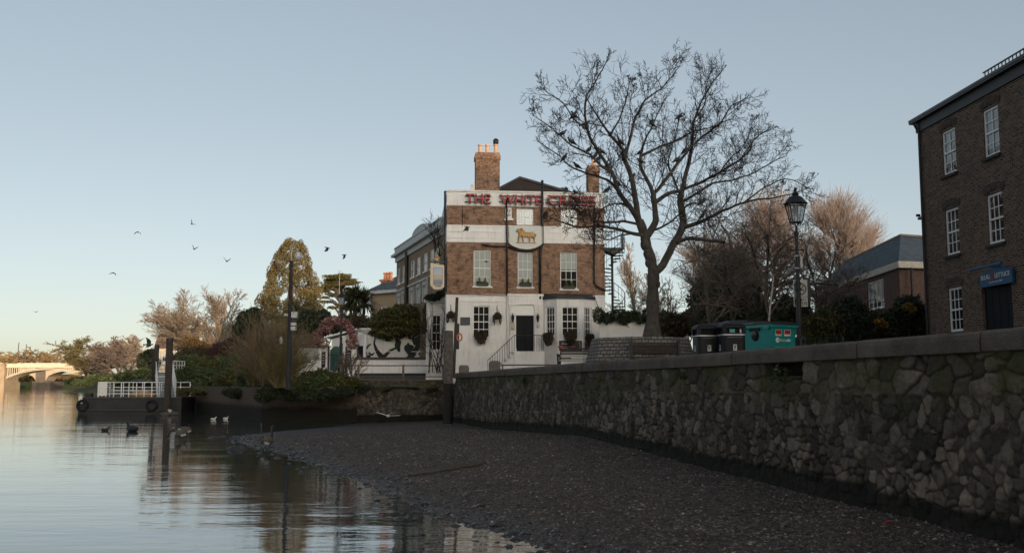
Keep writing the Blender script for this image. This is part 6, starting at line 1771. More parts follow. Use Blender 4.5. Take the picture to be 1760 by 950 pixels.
mb = MB(); arch(mb, bx(-120) - o[0], bx(-14) - o[0], zsp, zcr, .75, 0, 8); mb.build('side_arch', BCR, BR)
mb = MB()
for px_ in (104, 37): mb = MB(); x = bx(px_) - o[0]; mb.tube([(x, .5, zdk + .5), (x, .5, bz(620))], .12, 5); mb.cbox((x, .5, bz(620)), (.5, .5, .7)); mb.build('bridge_lamp', BDK, BR)
Y2 = 440.0
o = (P(75, 650, Y2).x, Y2, 0)
B2 = new('stone_bridge', 'second stone arched bridge seen through the first one', 'bridge', o)
b2 = lambda px_: P(px_, 650, Y2).x - o[0]
z2 = lambda py_: P(75, py_, Y2).z
mb = MB()
for (a, b_) in ((-60, 62), (78, 170)):
    xa_, xb2 = b2(a), b2(b_); zs, zc2 = z2(654), z2(636.5); n = 20
    for i in range(n):
        u0, u1 = i / n, (i + 1) / n; za, zb_ = [zs + (zc2 - zs) * math.sqrt(max(0, 1 - (2 * u - 1) ** 2)) for u in (u0, u1)]
        mb.prism([(xa_ + (xb2 - xa_) * u0, 0, za), (xa_ + (xb2 - xa_) * u1, 0, zb_), (xa_ + (xb2 - xa_) * u1, 0, z2(629)), (xa_ + (xb2 - xa_) * u0, 0, z2(629))], (0, 9, 0))
mb.build('spandrel_wall', plain('pale_concrete', (.42, .33, .23), .9, var=.15, scale=.4), B2)
mb = MB(); mb.box(b2(62), b2(78), -.5, 9.5, -1, z2(629)); mb.box(b2(61), b2(92), -3, 10, -1, z2(655)); mb.build('pier', BDK, B2)
mb = MB(); mb.box(b2(-60), b2(132), -.2, .2, z2(628.9), z2(623.5)); 
mb.build('parapet', plain('pink_parapet', (.62, .46, .38), .8), B2)
for px_, t_ in ((31.5, 588), (44.5, 591)):
    c = P(px_, t_, 470); tag((lambda m_: (m_.tube([(0, 0, 0), (.3, 0, c.z - 8)], [.35, .16], 6), m_.build('light_mast', plain('mast_grey', (.10, .09, .09), .8)))[1])(MB()), 'tall thin mast above the bridge, %s' % ('left one of the two' if px_ < 40 else 'right one of the two'), 'mast', 'masts behind the bridge').location = (c.x, 470, 8)
# stick of driftwood on the beach
a, b_ = G(702, 806, .3), G(835, 791, .4)
mb = MB(); pts = [Vector(a).lerp(Vector(b_), u) for u in np.linspace(0, 1, 7)]
c0 = pts[3]; pts = [p - c0 for p in pts]
for i, p in enumerate(pts): p.z = float(beach_z(p.x + c0.x, p.y + c0.y)) + .045 - 0; p.y += .05 * math.sin(i * 1.7)
mb.tube(pts, [.03, .05, .06, .065, .06, .055, .04], 7)
DW = tag(mb.build('driftwood_plank', plain('driftwood', (.06, .055, .05), .9, var=.4, scale=6), smooth=True), 'long pale driftwood branch lying on the shingle', 'driftwood'); DW.location = (c0.x, c0.y, 0)
r_ = random.Random(12)
for i, (px_, py_, s) in enumerate(((405, 772, .35), (857, 905, .18), (835, 897, .14), (880, 918, .12))):
    c = G(px_, py_, .0); mb = MB(); mb.ell((0, 0, 0), (s, s * .7, s * .35), n=9, m=5); mb.v = [(x * r_.uniform(.8, 1.2), y * r_.uniform(.8, 1.2), z * r_.uniform(.8, 1.3)) for x, y, z in mb.v]
    tag(mb.build('rock', plain('wet_rock', (.02, .02, .022), .35, bump=.02)), ('dark flat rock in the shallows near the pair of geese', 'wet rock at the water edge, largest of three', 'wet rock at the water edge, middle one of three', 'wet rock at the water edge, smallest of three')[i], 'rock', 'rocks at the waterline').location = (c.x, c.y, .02)

c = G(1527, 902, .33); tag((lambda m_: (m_.ell((0, 0, .02), (.05, .03, .02), n=8, m=5), m_.build('red_scrap', plain('scrap_red', (.30, .02, .03), .5)))[1])(MB()), 'small red scrap of litter lying on the shingle near the wall', 'litter').location = (c.x, c.y, float(beach_z(c.x, c.y)) + .01)
HW = leaf_mat('wall_weeds', [(.02, .035, .012), (.04, .055, .02), (.03, .04, .018)])
for i, (px_, py_, Y, n, s_, lb) in enumerate(((1352, 640, (hy0 + hy1) / 2, 260, .16, 'green weed growing in the square hole under the coping'), (1180, 645, 16256 / 690., 90, .10, 'small weed tuft in the wall joint left of the square hole'), (905, 655, 16256 / 415., 160, .16, 'ferny weed near the far end of the quay wall'))):
    c = P(px_, py_, Y); w_ = Vector((wall_x(Y) - .06, Y, c.z)); r3 = thing('wall_weed', lb, 'weed', w_, 0, 'weeds rooted in the quay wall')
    V_, F_ = leaves([(-.03, 0, 0, s_, s_ * 1.3, s_ * .8)], n, .035, 50 + i, lump=.6); np_mesh('leaf_tuft', V_, F_, HW, r3)
# ------------------------------------------------------------------ bare trees
def rot_about(v, axis, a): return Matrix.Rotation(a, 3, axis) @ v
def grow(rng, out, p, d, L, r, lev, cfg):
    n = cfg['seg'][min(lev, len(cfg['seg']) - 1)]
    pts = [p.copy()]; dirs = []
    d = d.normalized(); wig = cfg['wig']; up = cfg['up'][min(lev, len(cfg['up']) - 1)]
    for i in range(n):
        d = d + Vector((rng.gauss(0, wig), rng.gauss(0, wig), rng.gauss(0, wig))) + Vector((0, 0, up))
        d.normalize(); dirs.append(d.copy()); pts.append(pts[-1] + d * (L / n))
    rt = max(cfg['rmin'], r * cfg.get('taper', .45))
    out[lev if lev < 3 else 3].append((pts, [r + (rt - r) * i / n for i in range(n + 1)], lev))
    if lev >= cfg['levels']: return
    k = cfg['kids'][lev]; k = int(k + rng.random())
    for j in range(k):
        u = cfg['start'][lev] + (1 - cfg['start'][lev]) * (j + rng.random()) / k
        u = min(u, .999); i = min(int(u * n), n - 1); q = pts[i].lerp(pts[i + 1], u * n - i)
        dd = dirs[i]; ax = rot_about(dd.orthogonal().normalized(), dd, rng.uniform(0, 2 * math.pi))
        a = math.radians(rng.uniform(*cfg['ang'][lev]))
        nd = rot_about(dd, ax, a)
        rr = max(cfg['rmin'], (r + (rt - r) * u) * cfg.get('rk', .62))
        grow(rng, out, q, nd, L * cfg['ratio'][lev] * rng.uniform(.65, 1.2) * (1.15 - .45 * u), rr, lev + 1, cfg)
def tubes_mesh(name, items, mat, parent, sides):
    mb = MB()
    for pts, rr, lev in items:
        mb.tube(pts, rr, sides(lev, rr[0]), cap=False)
    return mb.build(name, mat, parent, smooth=True)
BARK = plain('bark', (.075, .065, .055), .95, var=.45, scale=5, bump=.03)
BARK_L = plain('bark_light', (.17, .135, .11), .95, var=.35, scale=4, bump=.02)
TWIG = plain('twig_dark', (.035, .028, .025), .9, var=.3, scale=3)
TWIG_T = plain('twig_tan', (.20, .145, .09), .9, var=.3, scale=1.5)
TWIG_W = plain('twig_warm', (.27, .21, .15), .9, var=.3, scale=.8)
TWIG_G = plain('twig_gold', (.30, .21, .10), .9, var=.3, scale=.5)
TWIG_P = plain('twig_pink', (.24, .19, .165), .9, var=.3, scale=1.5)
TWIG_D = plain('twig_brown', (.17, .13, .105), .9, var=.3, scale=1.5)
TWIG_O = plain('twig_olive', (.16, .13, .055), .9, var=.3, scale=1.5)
def bare_tree(name, lb, base, H, cfg, seed, bark, twig, group=None, trunks=1, trunk_h=.3, r0=.3, lean=0, spread=.35, cat='tree', W=None):
    rng = random.Random(seed)
    root = thing(name, lb, cat, base, 0, group)
    out = {0: [], 1: [], 2: [], 3: []}
    for t_ in range(trunks):
        d = Vector((rng.uniform(-spread, spread) * (trunks > 1) + lean, rng.uniform(-spread, spread) * (trunks > 1), 1))
        grow(rng, out, Vector((rng.uniform(-.2, .2) * (trunks > 1), 0, -.2)), d, H * trunk_h, r0 * (1 if trunks == 1 else .6), 0, cfg)
    ap_ = np.array([tuple(p) for L_i in out.values() for it in L_i for p in it[0]])
    kz = H / np.percentile(ap_[:, 2], 99.7)
    wx = np.percentile(ap_[:, 0], 99.3) - np.percentile(ap_[:, 0], .7)
    kx = (W / wx) if W else kz
    for L_i in out.values():
        for it in L_i:
            for p in it[0]: p.x *= kx; p.y *= kx; p.z *= kz if p.z > 0 else 1
    tubes_mesh('trunk', out[0] + out[1], bark, root, lambda l, r: 8 if l == 0 else 6)
    tubes_mesh('crown', out[2] + out[3], twig, root, lambda l, r: 4 if r > .03 else 3)
    return root
def cfg(levels=4, kids=(7, 6, 6, 5), ratio=(.7, .6, .55, .5), ang=((20, 50), (25, 60), (25, 65), (30, 70)), start=(.55, .25, .2, .15), seg=(6, 6, 5, 3), wig=.12, up=(.05, .05, .03, .02, 0), rmin=.012, taper=.5, rk=.62):
    return dict(levels=levels, kids=kids, ratio=ratio, ang=ang, start=start, seg=seg, wig=wig, up=up, rmin=rmin, taper=taper, rk=rk)

# the big riverside tree: limbs follow the photograph, each at its own distance
Y0 = PC.y
LIMBS = [  # (pixel path, r0, r1, depth change over its length)
 ([(1121, 582), (1122, 540), (1122, 500), (1123, 470), (1117, 440), (1110, 415), (1106, 398), (1100, 378)], .245, .13, 0),
 ([(1131, 472), (1140, 455), (1156, 425), (1175, 390), (1175, 365), (1171, 340)], .125, .10, .8),
 ([(1171, 342), (1179, 302), (1190, 255), (1193, 225), (1198, 187), (1222, 135), (1248, 100)], .085, .015, 1.6),
 ([(1178, 394), (1205, 380), (1230, 368), (1254, 356), (1298, 340), (1345, 334), (1392, 322)], .075, .012, -2.2),
 ([(1166, 416), (1190, 409), (1222, 413), (1250, 416)], .07, .045, -1.2),
 ([(1119, 408), (1126, 381), (1126, 359), (1123, 330), (1115, 308), (1100, 276), (1104, 240), (1120, 205), (1140, 160)], .12, .013, .9),
 ([(1102, 410), (1096, 375), (1092, 345), (1083, 295), (1071, 264), (1068, 246), (1045, 219), (1020, 181), (1001, 149)], .12, .013, -1.2),
 ([(1097, 378), (1084, 356), (1061, 324), (1049, 289), (1023, 248), (1004, 210), (1001, 155), (1020, 120), (1040, 82)], .095, .012, -2.4),
 ([(1100, 409), (1085, 400), (1061, 393), (1026, 387), (990, 389), (960, 380), (935, 369)], .065, .014, -2.2),
 ([(1096, 383), (1070, 378), (1045, 380), (1018, 376), (1000, 362), (985, 345)], .045, .012, -1.6),
 ([(1050, 292), (1029, 276), (1007, 254), (975, 238), (943, 209), (912, 187)], .05, .012, -1.0),
 ([(1060, 322), (1048, 308), (1033, 299), (1001, 289), (972, 276), (953, 257), (920, 235)], .05, .012, 1.2),
 ([(1131, 340), (1150, 327), (1173, 321), (1217, 302), (1262, 276), (1294, 251), (1306, 225), (1338, 208)], .07, .012, 2.4),
 ([(1110, 350), (1122, 330), (1135, 315), (1166, 273), (1192, 240), (1217, 219), (1246, 194), (1262, 168), (1290, 152)], .075, .012, 1.2),
 ([(1076, 262), (1084, 215), (1090, 190), (1109, 155), (1135, 136), (1157, 111), (1170, 93)], .05, .011, .4),
 ([(1100, 260), (1135, 241), (1166, 229), (1195, 213), (1224, 206), (1262, 190)], .045, .011, 1.4),
 ([(1179, 343), (1201, 327), (1230, 308), (1262, 303), (1303, 289), (1341, 267), (1362, 258)], .045, .011, -1.4),
 ([(1290, 338), (1325, 315), (1364, 300), (1400, 316)], .028, .010, -.6),
 ([(1086, 365), (1075, 350), (1060, 345), (1035, 352), (1012, 372), (975, 372)], .035, .011, -1.8),
 ([(1045, 219), (1062, 190), (1075, 150), (1080, 120)], .035, .010, .8),
 ([(1004, 215), (980, 190), (960, 160), (930, 140)], .03, .010, -1.2),
 ([(1170, 330), (1160, 300), (1150, 270), (1160, 230), (1170, 190)], .035, .010, 2.0),
 ([(1120, 402), (1145, 385), (1170, 365), (1190, 345), (1215, 350)], .04, .011, -1.6),
 ([(1198, 187), (1215, 165), (1218, 130), (1225, 108)], .03, .010, -.8),
 ([(1087, 392), (1060, 405), (1040, 412), (1012, 400)], .03, .010, -1.4),
 ([(1217, 302), (1240, 290), (1262, 262), (1285, 240), (1300, 205)], .03, .010, -1.5),
]
def catmull(p, n):
    p = [p[0]] + list(p) + [p[-1]]; out = []
    for i in range(1, len(p) - 2):
        for j in range(n):
            t_ = j / n; a, b_, c_, d = p[i - 1], p[i], p[i + 1], p[i + 2]
            out.append(tuple(.5 * ((2 * b_[k]) + (-a[k] + c_[k]) * t_ + (2 * a[k] - 5 * b_[k] + 4 * c_[k] - d[k]) * t_ ** 2 + (-a[k] + 3 * b_[k] - 3 * c_[k] + d[k]) * t_ ** 3) for k in range(len(b_))))
    out.append(tuple(p[-2])); return out
BT = thing('riverside_tree', 'big bare spreading tree full of pigeons growing from the stone planter', 'tree', (P(1121, 580, Y0).x, Y0, QUAY + HP))
BTo = Vector(BT.location)
samples = []   # (px,py,Y,r)
limb_items = []; twig_out = {0: [], 1: [], 2: [], 3: []}
rng = random.Random(77)
knob = []
for li, (path, ra, rb, dd) in enumerate(LIMBS):
    if li == 0: Ys = Y0
    else:
        q0 = (1121 + (path[0][0] - 1121) * .955, 415 + (path[0][1] - 415) * (.935 if path[0][1] < 415 else 1)); s0 = min(samples, key=lambda s: (s[0] - q0[0]) ** 2 + (s[1] - q0[1]) ** 2); Ys = s0[2]
    if li: path = [(1121 + (x - 1121) * .955, 415 + (y - 415) * (.935 if y < 415 else 1)) for x, y in path]
    if li: path[0] = (s0[0], s0[1])
    cp = catmull(path, 4); n = len(cp)
    wp = []
    for i, (x, y) in enumerate(cp):
        u = i / (n - 1); Yd = Ys + dd * u ** 1.1
        jit = 0 if li == 0 else .7 * math.sin(i * 1.9 + li) * min(1, u * 3)
        wp.append(P(x + jit * .5, y + jit * .6, Yd)); r = (ra + (rb - ra) * u ** .8) * (1.0 if li == 0 else 1.15)
        samples.append((x, y, Yd, r, wp[-1]))
    rr = [(ra + (rb - ra) * (i / (n - 1)) ** .8) * (1.0 if li == 0 else 1.15) for i in range(n)]
    if li == 0: rr[0] = .36; rr[1] = .29; rr[2] = .26
    if li == 0:
        for i in range(n):
            rr[i] *= 1 + .10 * math.sin(i * 1.3) 
    pass
    limb_items.append(([p - BTo for p in wp], rr, 0 if ra > .05 else 1))
    if li == 0 or li == 4: continue
    C1 = cfg(levels=3, kids=(5.6, 4.6, 4.0), ratio=(.50, .52, .5), ang=((28, 60), (30, 65), (35, 75)), start=(.15, .15, .15), seg=(6, 6, 5, 4), wig=.16, up=(.07, .06, .04, .02), rmin=.0056, taper=.35, rk=.55)
    Ltot = sum((wp[i + 1] - wp[i]).length for i in range(n - 1))
    acc = 0; nxt = .9 if ra > .08 else .45
    for i in range(1, n - 1):
        seg_ = (wp[i + 1] - wp[i]).length; acc += seg_
        u = i / (n - 1)
        while acc > nxt:
            acc -= nxt; nxt = rng.uniform(.14, .30) * (1 if u > .35 else 1.5)
            d = (wp[i + 1] - wp[i]).normalized(); ax = rot_about(d.orthogonal().normalized(), d, rng.uniform(0, 6.283))
            nd = rot_about(d, ax, math.radians(rng.uniform(28, 70))); nd.z += .18
            L = rng.uniform(.8, 1.7) * (1.2 - .68 * u)
            grow(rng, twig_out, wp[i].lerp(wp[i + 1], rng.random()) - BTo, nd, L, max(.008, min(.016, rr[i] * .4)), 1, dict(C1, kids=(0,) + tuple(C1['kids']), ratio=(0,) + C1['ratio'], ang=((0, 0),) + C1['ang'], start=(0,) + C1['start'], seg=(5,) + C1['seg'], up=(0,) + C1['up'], levels=3 if rng.random() < .8 else 4))
    grow(rng, twig_out, wp[-1] - BTo, (wp[-1] - wp[-2]).normalized(), .25, rb, 1, dict(C1, kids=(0,) + tuple(C1['kids']), ratio=(0,) + C1['ratio'], ang=((0, 0),) + C1['ang'], start=(0,) + C1['start'], seg=(5,) + C1['seg'], up=(0,) + C1['up'], levels=3))
tr_ = tubes_mesh('trunk', limb_items, BARK, BT, lambda l, r: 12 if r > .1 else 8)
mb = MB()
for x, y, r in ((1115, 452, .13), (1125, 474, .17), (1112, 436, .13), (1129, 488, .12), (1110, 420, .19)):
    c = P(x, y, Y0 - (.06 if y > 425 else 0)) - BTo; mb.ell(c, (r, r, r * 1.3), n=10, m=7)
mb.build('burr', BARK, BT, smooth=True)
tubes_mesh('crown', twig_out[1] + twig_out[2] + twig_out[3], TWIG, BT, lambda l, r: 4 if r > .012 else 3)
print('BIGTREE', sum(len(v) for v in twig_out.values()))

def gz(px_, Y, z): return (P(px_, 600, Y).x, Y, z)
# ---- trees right of the big one
CF = cfg(levels=4, kids=(6, 5, 5, 4), rmin=.010, start=(.35, .2, .2, .1))
bare_tree('young_tree', 'slender pale leaning bare tree behind the litter bins', gz(1229, 44, QUAY), 8.6, cfg(levels=4, kids=(8, 5, 5, 3), ratio=(.55, .55, .5, .45), ang=((15, 35), (20, 45), (25, 55), (25, 60)), start=(.3, .2, .2, .1), rmin=.009, up=(.03, .05, .03, .0)), 5, BARK_L, TWIG_P, trunk_h=.62, r0=.085, lean=-.28, W=5.0, group='bare trees behind the bins')
bare_tree('young_tree', 'upright bare tree with pinkish twigs behind the green bins', gz(1278, 46, QUAY), 8.8, cfg(levels=4, kids=(9, 6, 5, 3), ratio=(.55, .55, .5, .45), ang=((18, 40), (20, 45), (25, 55), (25, 60)), start=(.25, .2, .2, .1), rmin=.010, up=(.05, .06, .03, .0)), 11, BARK_L, TWIG_P, trunk_h=.6, r0=.09, lean=.02, W=5.2, group='bare trees behind the bins')
bare_tree('crab_apple_tree', 'dense dark twiggy tree with arching branches right of the lamp', gz(1345, 44, QUAY), 7.8, cfg(levels=4, kids=(11, 8, 7, 6), ratio=(.95, .6, .5, .45), ang=((30, 75), (25, 60), (30, 70), (30, 70)), start=(.5, .15, .15, .1), rmin=.009, up=(.05, .02, -.05, -.04, -.03), wig=.17), 21, BARK, TWIG_D, trunk_h=.36, r0=.2, W=7.0, group='dark twiggy trees')
bare_tree('crab_apple_tree', 'lower dark twiggy tree in front of the mansard house', gz(1405, 47, QUAY), 7.0, cfg(levels=4, kids=(11, 8, 7, 6), ratio=(.95, .6, .5, .45), ang=((30, 75), (25, 60), (30, 70), (30, 70)), start=(.5, .15, .15, .1), rmin=.009, up=(.05, .02, -.05, -.04, -.03), wig=.17), 23, BARK, TWIG_D, trunk_h=.34, r0=.17, W=5.4, group='dark twiggy trees')
POL = cfg(levels=4, kids=(8, 10, 9, 7), ratio=(.42, .62, .5, .4), ang=((20, 50), (12, 40), (12, 35), (15, 35)), start=(.6, .3, .2, .15), rmin=.013, up=(.02, .10, .08, .05, .03), wig=.17)
def pollard(name, lb, base, H, W, seed, n_knuckle, twig, group=None, r0=.32, trunk_frac=.55):
    """tall trunk, stubby limbs ending in knuckles, each knuckle a fan of long thin rising shoots"""
    rng = random.Random(seed); root = thing(name, lb, 'tree', base, 0, group); tk = []; tw = []
    hz = H * .80; tp = [Vector((rng.gauss(0, .12) * k, rng.gauss(0, .12) * k, -.2 + (hz + .2) * k / 6)) for k in range(7)]
    tk.append((tp, [r0 * (1 - .75 * k / 6) for k in range(7)], 0))
    for j in range(n_knuckle):
        u = trunk_frac + (1 - trunk_frac) * (j + rng.random()) / n_knuckle; k = min(5, int(u * 6)); p = tp[k].lerp(tp[k + 1], u * 6 - k)
        a = rng.uniform(0, 6.283); reach = W * .30 * (1.15 - .9 * (u - trunk_frac) / (1 - trunk_frac)) * rng.uniform(.5, 1.1)
        q = p + Vector((math.cos(a) * reach, math.sin(a) * reach, reach * rng.uniform(.35, .9)))
        m = p.lerp(q, .5) + Vector((0, 0, -.15 * reach)); tk.append(([p, m, q], [.11, .08, .07], 1))
        for i in range(34):
            d = Vector((rng.gauss(math.cos(a) * .35, .42), rng.gauss(math.sin(a) * .35, .42), rng.uniform(.45, 1.2))).normalized(); L = rng.uniform(.10, .20) * H
            pts = [q.copy()]; dd = d.copy()
            for s_ in range(4): dd = (dd + Vector((rng.gauss(0, .1), rng.gauss(0, .1), .10))).normalized(); pts.append(pts[-1] + dd * L / 4)
            tw.append((pts, [.022, .018, .015, .012, .009], 3))
            for t_ in range(4):
                k2 = rng.randint(1, 3); d2 = (dd + Vector((rng.gauss(0, .45), rng.gauss(0, .45), rng.gauss(0, .3)))).normalized(); l2 = L * rng.uniform(.25, .5)
                tw.append(([pts[k2], pts[k2] + d2 * l2 * .5, pts[k2] + d2 * l2 + Vector((0, 0, .1 * l2))], [.013, .011, .008], 3))
    ap_ = np.array([tuple(p) for it in tw for p in it[0]]); kz = H / np.percentile(ap_[:, 2], 99.5); kx = W / (np.percentile(ap_[:, 0], 99) - np.percentile(ap_[:, 0], 1))
    for it in tk + tw: it[0][:] = [Vector((p.x * kx, p.y * kx, p.z * kz)) for p in it[0]]
    tubes_mesh('trunk', tk, BARK_L, root, lambda l, r: 8 if l == 0 else 6); tubes_mesh('crown', tw, twig, root, lambda l, r: 3)
    return root
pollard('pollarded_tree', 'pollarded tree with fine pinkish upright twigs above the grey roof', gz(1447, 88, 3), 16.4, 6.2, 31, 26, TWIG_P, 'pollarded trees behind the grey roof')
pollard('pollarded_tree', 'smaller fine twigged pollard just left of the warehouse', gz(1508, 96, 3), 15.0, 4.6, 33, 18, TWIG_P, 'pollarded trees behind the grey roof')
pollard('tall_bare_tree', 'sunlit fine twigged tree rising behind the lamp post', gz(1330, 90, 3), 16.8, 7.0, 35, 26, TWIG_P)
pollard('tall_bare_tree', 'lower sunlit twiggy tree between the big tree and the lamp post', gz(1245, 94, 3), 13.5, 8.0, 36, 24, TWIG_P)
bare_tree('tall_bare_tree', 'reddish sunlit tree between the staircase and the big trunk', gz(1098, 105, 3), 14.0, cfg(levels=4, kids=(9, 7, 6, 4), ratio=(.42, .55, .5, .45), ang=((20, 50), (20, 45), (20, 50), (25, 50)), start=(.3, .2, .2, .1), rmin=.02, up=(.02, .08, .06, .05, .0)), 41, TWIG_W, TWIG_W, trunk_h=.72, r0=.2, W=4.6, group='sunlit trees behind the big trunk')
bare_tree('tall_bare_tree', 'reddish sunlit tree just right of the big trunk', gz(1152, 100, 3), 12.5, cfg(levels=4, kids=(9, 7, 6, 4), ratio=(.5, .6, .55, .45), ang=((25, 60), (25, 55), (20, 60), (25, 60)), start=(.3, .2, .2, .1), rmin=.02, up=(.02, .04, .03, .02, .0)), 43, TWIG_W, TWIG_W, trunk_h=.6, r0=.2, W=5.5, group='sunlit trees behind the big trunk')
c = gz(1319, 36, QUAY)
r3 = thing('birch_tree', 'white stemmed birch rising behind the green wheeled bin', 'tree', c)
out = {0: [], 1: [], 2: [], 3: []}; grow(random.Random(3), out, Vector((0, 0, 0)), Vector((.0, 0, 1)), 3.6, .055, 0, cfg(levels=4, kids=(9, 5, 5, 3), ratio=(.5, .5, .5, .4), start=(.5, .2, .2, .1), rmin=.008, up=(.05, .06, .03, 0), wig=.04, taper=.5))
tubes_mesh('trunk', out[0], plain('birch_bark', (.5, .45, .40), .8, var=.4, scale=14), r3, lambda l, r: 8); tubes_mesh('crown', out[1] + out[2] + out[3], TWIG_D, r3, lambda l, r: 3)

# ---- left distance
BARE = cfg(levels=4, kids=(12, 10, 9, 8), ratio=(.66, .58, .52, .45), ang=((15, 55), (20, 52), (22, 55), (25, 55)), start=(.08, .15, .12, .1), rmin=.020, up=(.04, .10, .09, .06, .03), wig=.13)
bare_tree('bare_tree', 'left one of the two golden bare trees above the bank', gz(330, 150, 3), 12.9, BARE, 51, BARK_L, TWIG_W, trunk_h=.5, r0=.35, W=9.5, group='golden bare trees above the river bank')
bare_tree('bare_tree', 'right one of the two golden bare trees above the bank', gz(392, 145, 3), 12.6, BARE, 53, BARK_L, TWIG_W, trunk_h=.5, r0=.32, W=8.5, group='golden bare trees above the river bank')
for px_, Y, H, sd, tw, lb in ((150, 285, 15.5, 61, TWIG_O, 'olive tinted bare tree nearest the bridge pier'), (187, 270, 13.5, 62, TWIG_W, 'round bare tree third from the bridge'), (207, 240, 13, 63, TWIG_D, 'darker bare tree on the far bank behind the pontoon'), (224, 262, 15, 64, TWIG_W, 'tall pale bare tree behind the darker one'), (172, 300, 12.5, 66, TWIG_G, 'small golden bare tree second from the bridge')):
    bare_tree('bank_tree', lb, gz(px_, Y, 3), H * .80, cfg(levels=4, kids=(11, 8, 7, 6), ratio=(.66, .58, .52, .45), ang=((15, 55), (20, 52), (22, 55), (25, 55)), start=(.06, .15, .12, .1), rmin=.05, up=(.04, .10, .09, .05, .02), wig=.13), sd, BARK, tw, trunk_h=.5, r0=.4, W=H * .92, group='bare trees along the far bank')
protoT = None
for px_, Y, H, lb in ((12, 520, 16, 'wide golden tree behind the left end of the bridge'), (40, 560, 15, 'low golden tree between the two masts'), (70, 530, 17.5, 'domed golden tree behind the middle of the bridge'), (-20, 540, 16, 'golden tree at the very edge left of the bridge')):
    if protoT is None:
        protoT = bare_tree('distant_tree', lb, gz(px_, Y, 3), H, cfg(levels=3, kids=(11, 9, 8), ratio=(.62, .58, .52), ang=((20, 65), (25, 60), (25, 60)), start=(.25, .2, .15), rmin=.13, up=(.03, .03, .0), wig=.14), 71, TWIG_G, TWIG_G, trunk_h=.55, r0=.5, W=H * 1.4, group='trees beyond the bridge'); H0 = H
    else: dup(protoT, gz(px_, Y, 3), px_ * .7, lb, H / H0)

# ------------------------------------------------------------------ evergreens and shrubs
def shrub(name, lb, base, blobs, n, size, mat, seed, group=None, cat='shrub', flat=0, shell=.5, lump=.35, stems=True, stem_mat=None, cname='foliage'):
    """base: world point; blobs relative to it"""
    r3 = thing(name, lb, cat, base, 0, group)
    V_, F_ = leaves(blobs, n, size, seed, flat, shell, lump); np_mesh(cname, V_, F_, mat, r3)
    if stems:
        mb = MB(); rr = random.Random(seed)
        for b_ in blobs[:8]:
            c = Vector(b_[:3]); mb.tube([(c.x * .2, c.y * .2, -.1), (c.x * .6 + rr.uniform(-.1, .1), c.y * .6, c.z * .45), c], [.05 + size * .3, .04 + size * .15, .02], 5)
        mb.build('stem', stem_mat or BARK, r3)
    return r3
def bl(px_, py_, Y, rx, rz, ry=None, base=None, w=1):
    """blob from photo pixels: centre, radii in pixels, relative to base"""
    c = P(px_, py_, Y); s = Y / 1711.0
    return (c.x - base[0], c.y - base[1], c.z - base[2], rx * s, (ry or rx) * s, rz * s, w)
L_SEQ = leaf_mat('redwood_foliage', [(.07, .07, .028), (.14, .115, .045), (.20, .15, .06), (.09, .09, .04), (.25, .175, .07)])
L_CED = leaf_mat('cedar_foliage', [(.05, .06, .02), (.10, .10, .03), (.16, .13, .045), (.07, .07, .03)])
L_DK = leaf_mat('dark_evergreen', [(.014, .022, .012), (.028, .042, .02), (.045, .058, .028), (.02, .028, .018), (.08, .075, .04)])
L_GR = leaf_mat('bank_green', [(.03, .052, .02), (.055, .085, .03), (.09, .115, .04), (.045, .06, .03), (.12, .12, .05)])
L_OL = leaf_mat('laurel_olive', [(.028, .034, .014), (.06, .065, .02), (.11, .105, .03), (.04, .046, .02), (.17, .14, .04)])
L_BR = leaf_mat('brown_bramble', [(.05, .035, .022), (.08, .055, .03), (.10, .075, .04), (.04, .035, .02)])
L_GO = leaf_mat('golden_shrub', [(.16, .09, .03), (.24, .14, .045), (.09, .06, .03), (.05, .04, .02)])
L_PU = leaf_mat('purple_shrub', [(.06, .028, .03), (.09, .04, .035), (.05, .03, .03)])
L_PK = leaf_mat('pampas_flowers', [(.20, .10, .075), (.36, .23, .18), (.20, .07, .09), (.50, .40, .36), (.14, .05, .06), (.35, .15, .10), (.12, .13, .10), (.4, .2, .12)])
L_YE = leaf_mat('yellow_hedge', [(.025, .04, .016), (.04, .058, .022), (.07, .07, .028), (.20, .11, .02), (.04, .052, .026), (.03, .042, .02)])
# giant redwood
b0 = gz(495, 112, 3); H = P(505, 407, 112).z - 3; s = 112 / 1711.
r3 = thing('redwood_tree', 'tall conical sunlit redwood with billowing golden foliage', 'tree', b0)
rs = np.random.RandomState(5); bb = []
for i in range(380):
    u = rs.rand() ** .8; z = 2.5 + (H - 2.7) * u
    R = 3.95 * (1 - ((z - 2.5) / (H - 2.3)) ** 1.9) ** .62 * (1 if z > 4.5 else .85)
    a = rs.rand() * 6.283; rad = R * (.66 + .42 * rs.rand()); sc_ = (.26 + .36 * (1 - u)) * (.7 + .6 * rs.rand())
    bb.append((rad * math.cos(a) + .35 * (z / H), rad * math.sin(a), z - .2, sc_, sc_, sc_ * 1.25))
V_, F_ = leaves(bb, 110000, .075, 3, shell=.72, lump=.35); np_mesh('crown', V_, F_, L_SEQ, r3)
mb = MB(); mb.tube([(0, 0, -.3), (.1, 0, H * .5), (.35, 0, H * .93)], [.7, .4, .06], 10); mb.build('trunk', plain('redwood_bark', (.14, .07, .045), .95), r3)
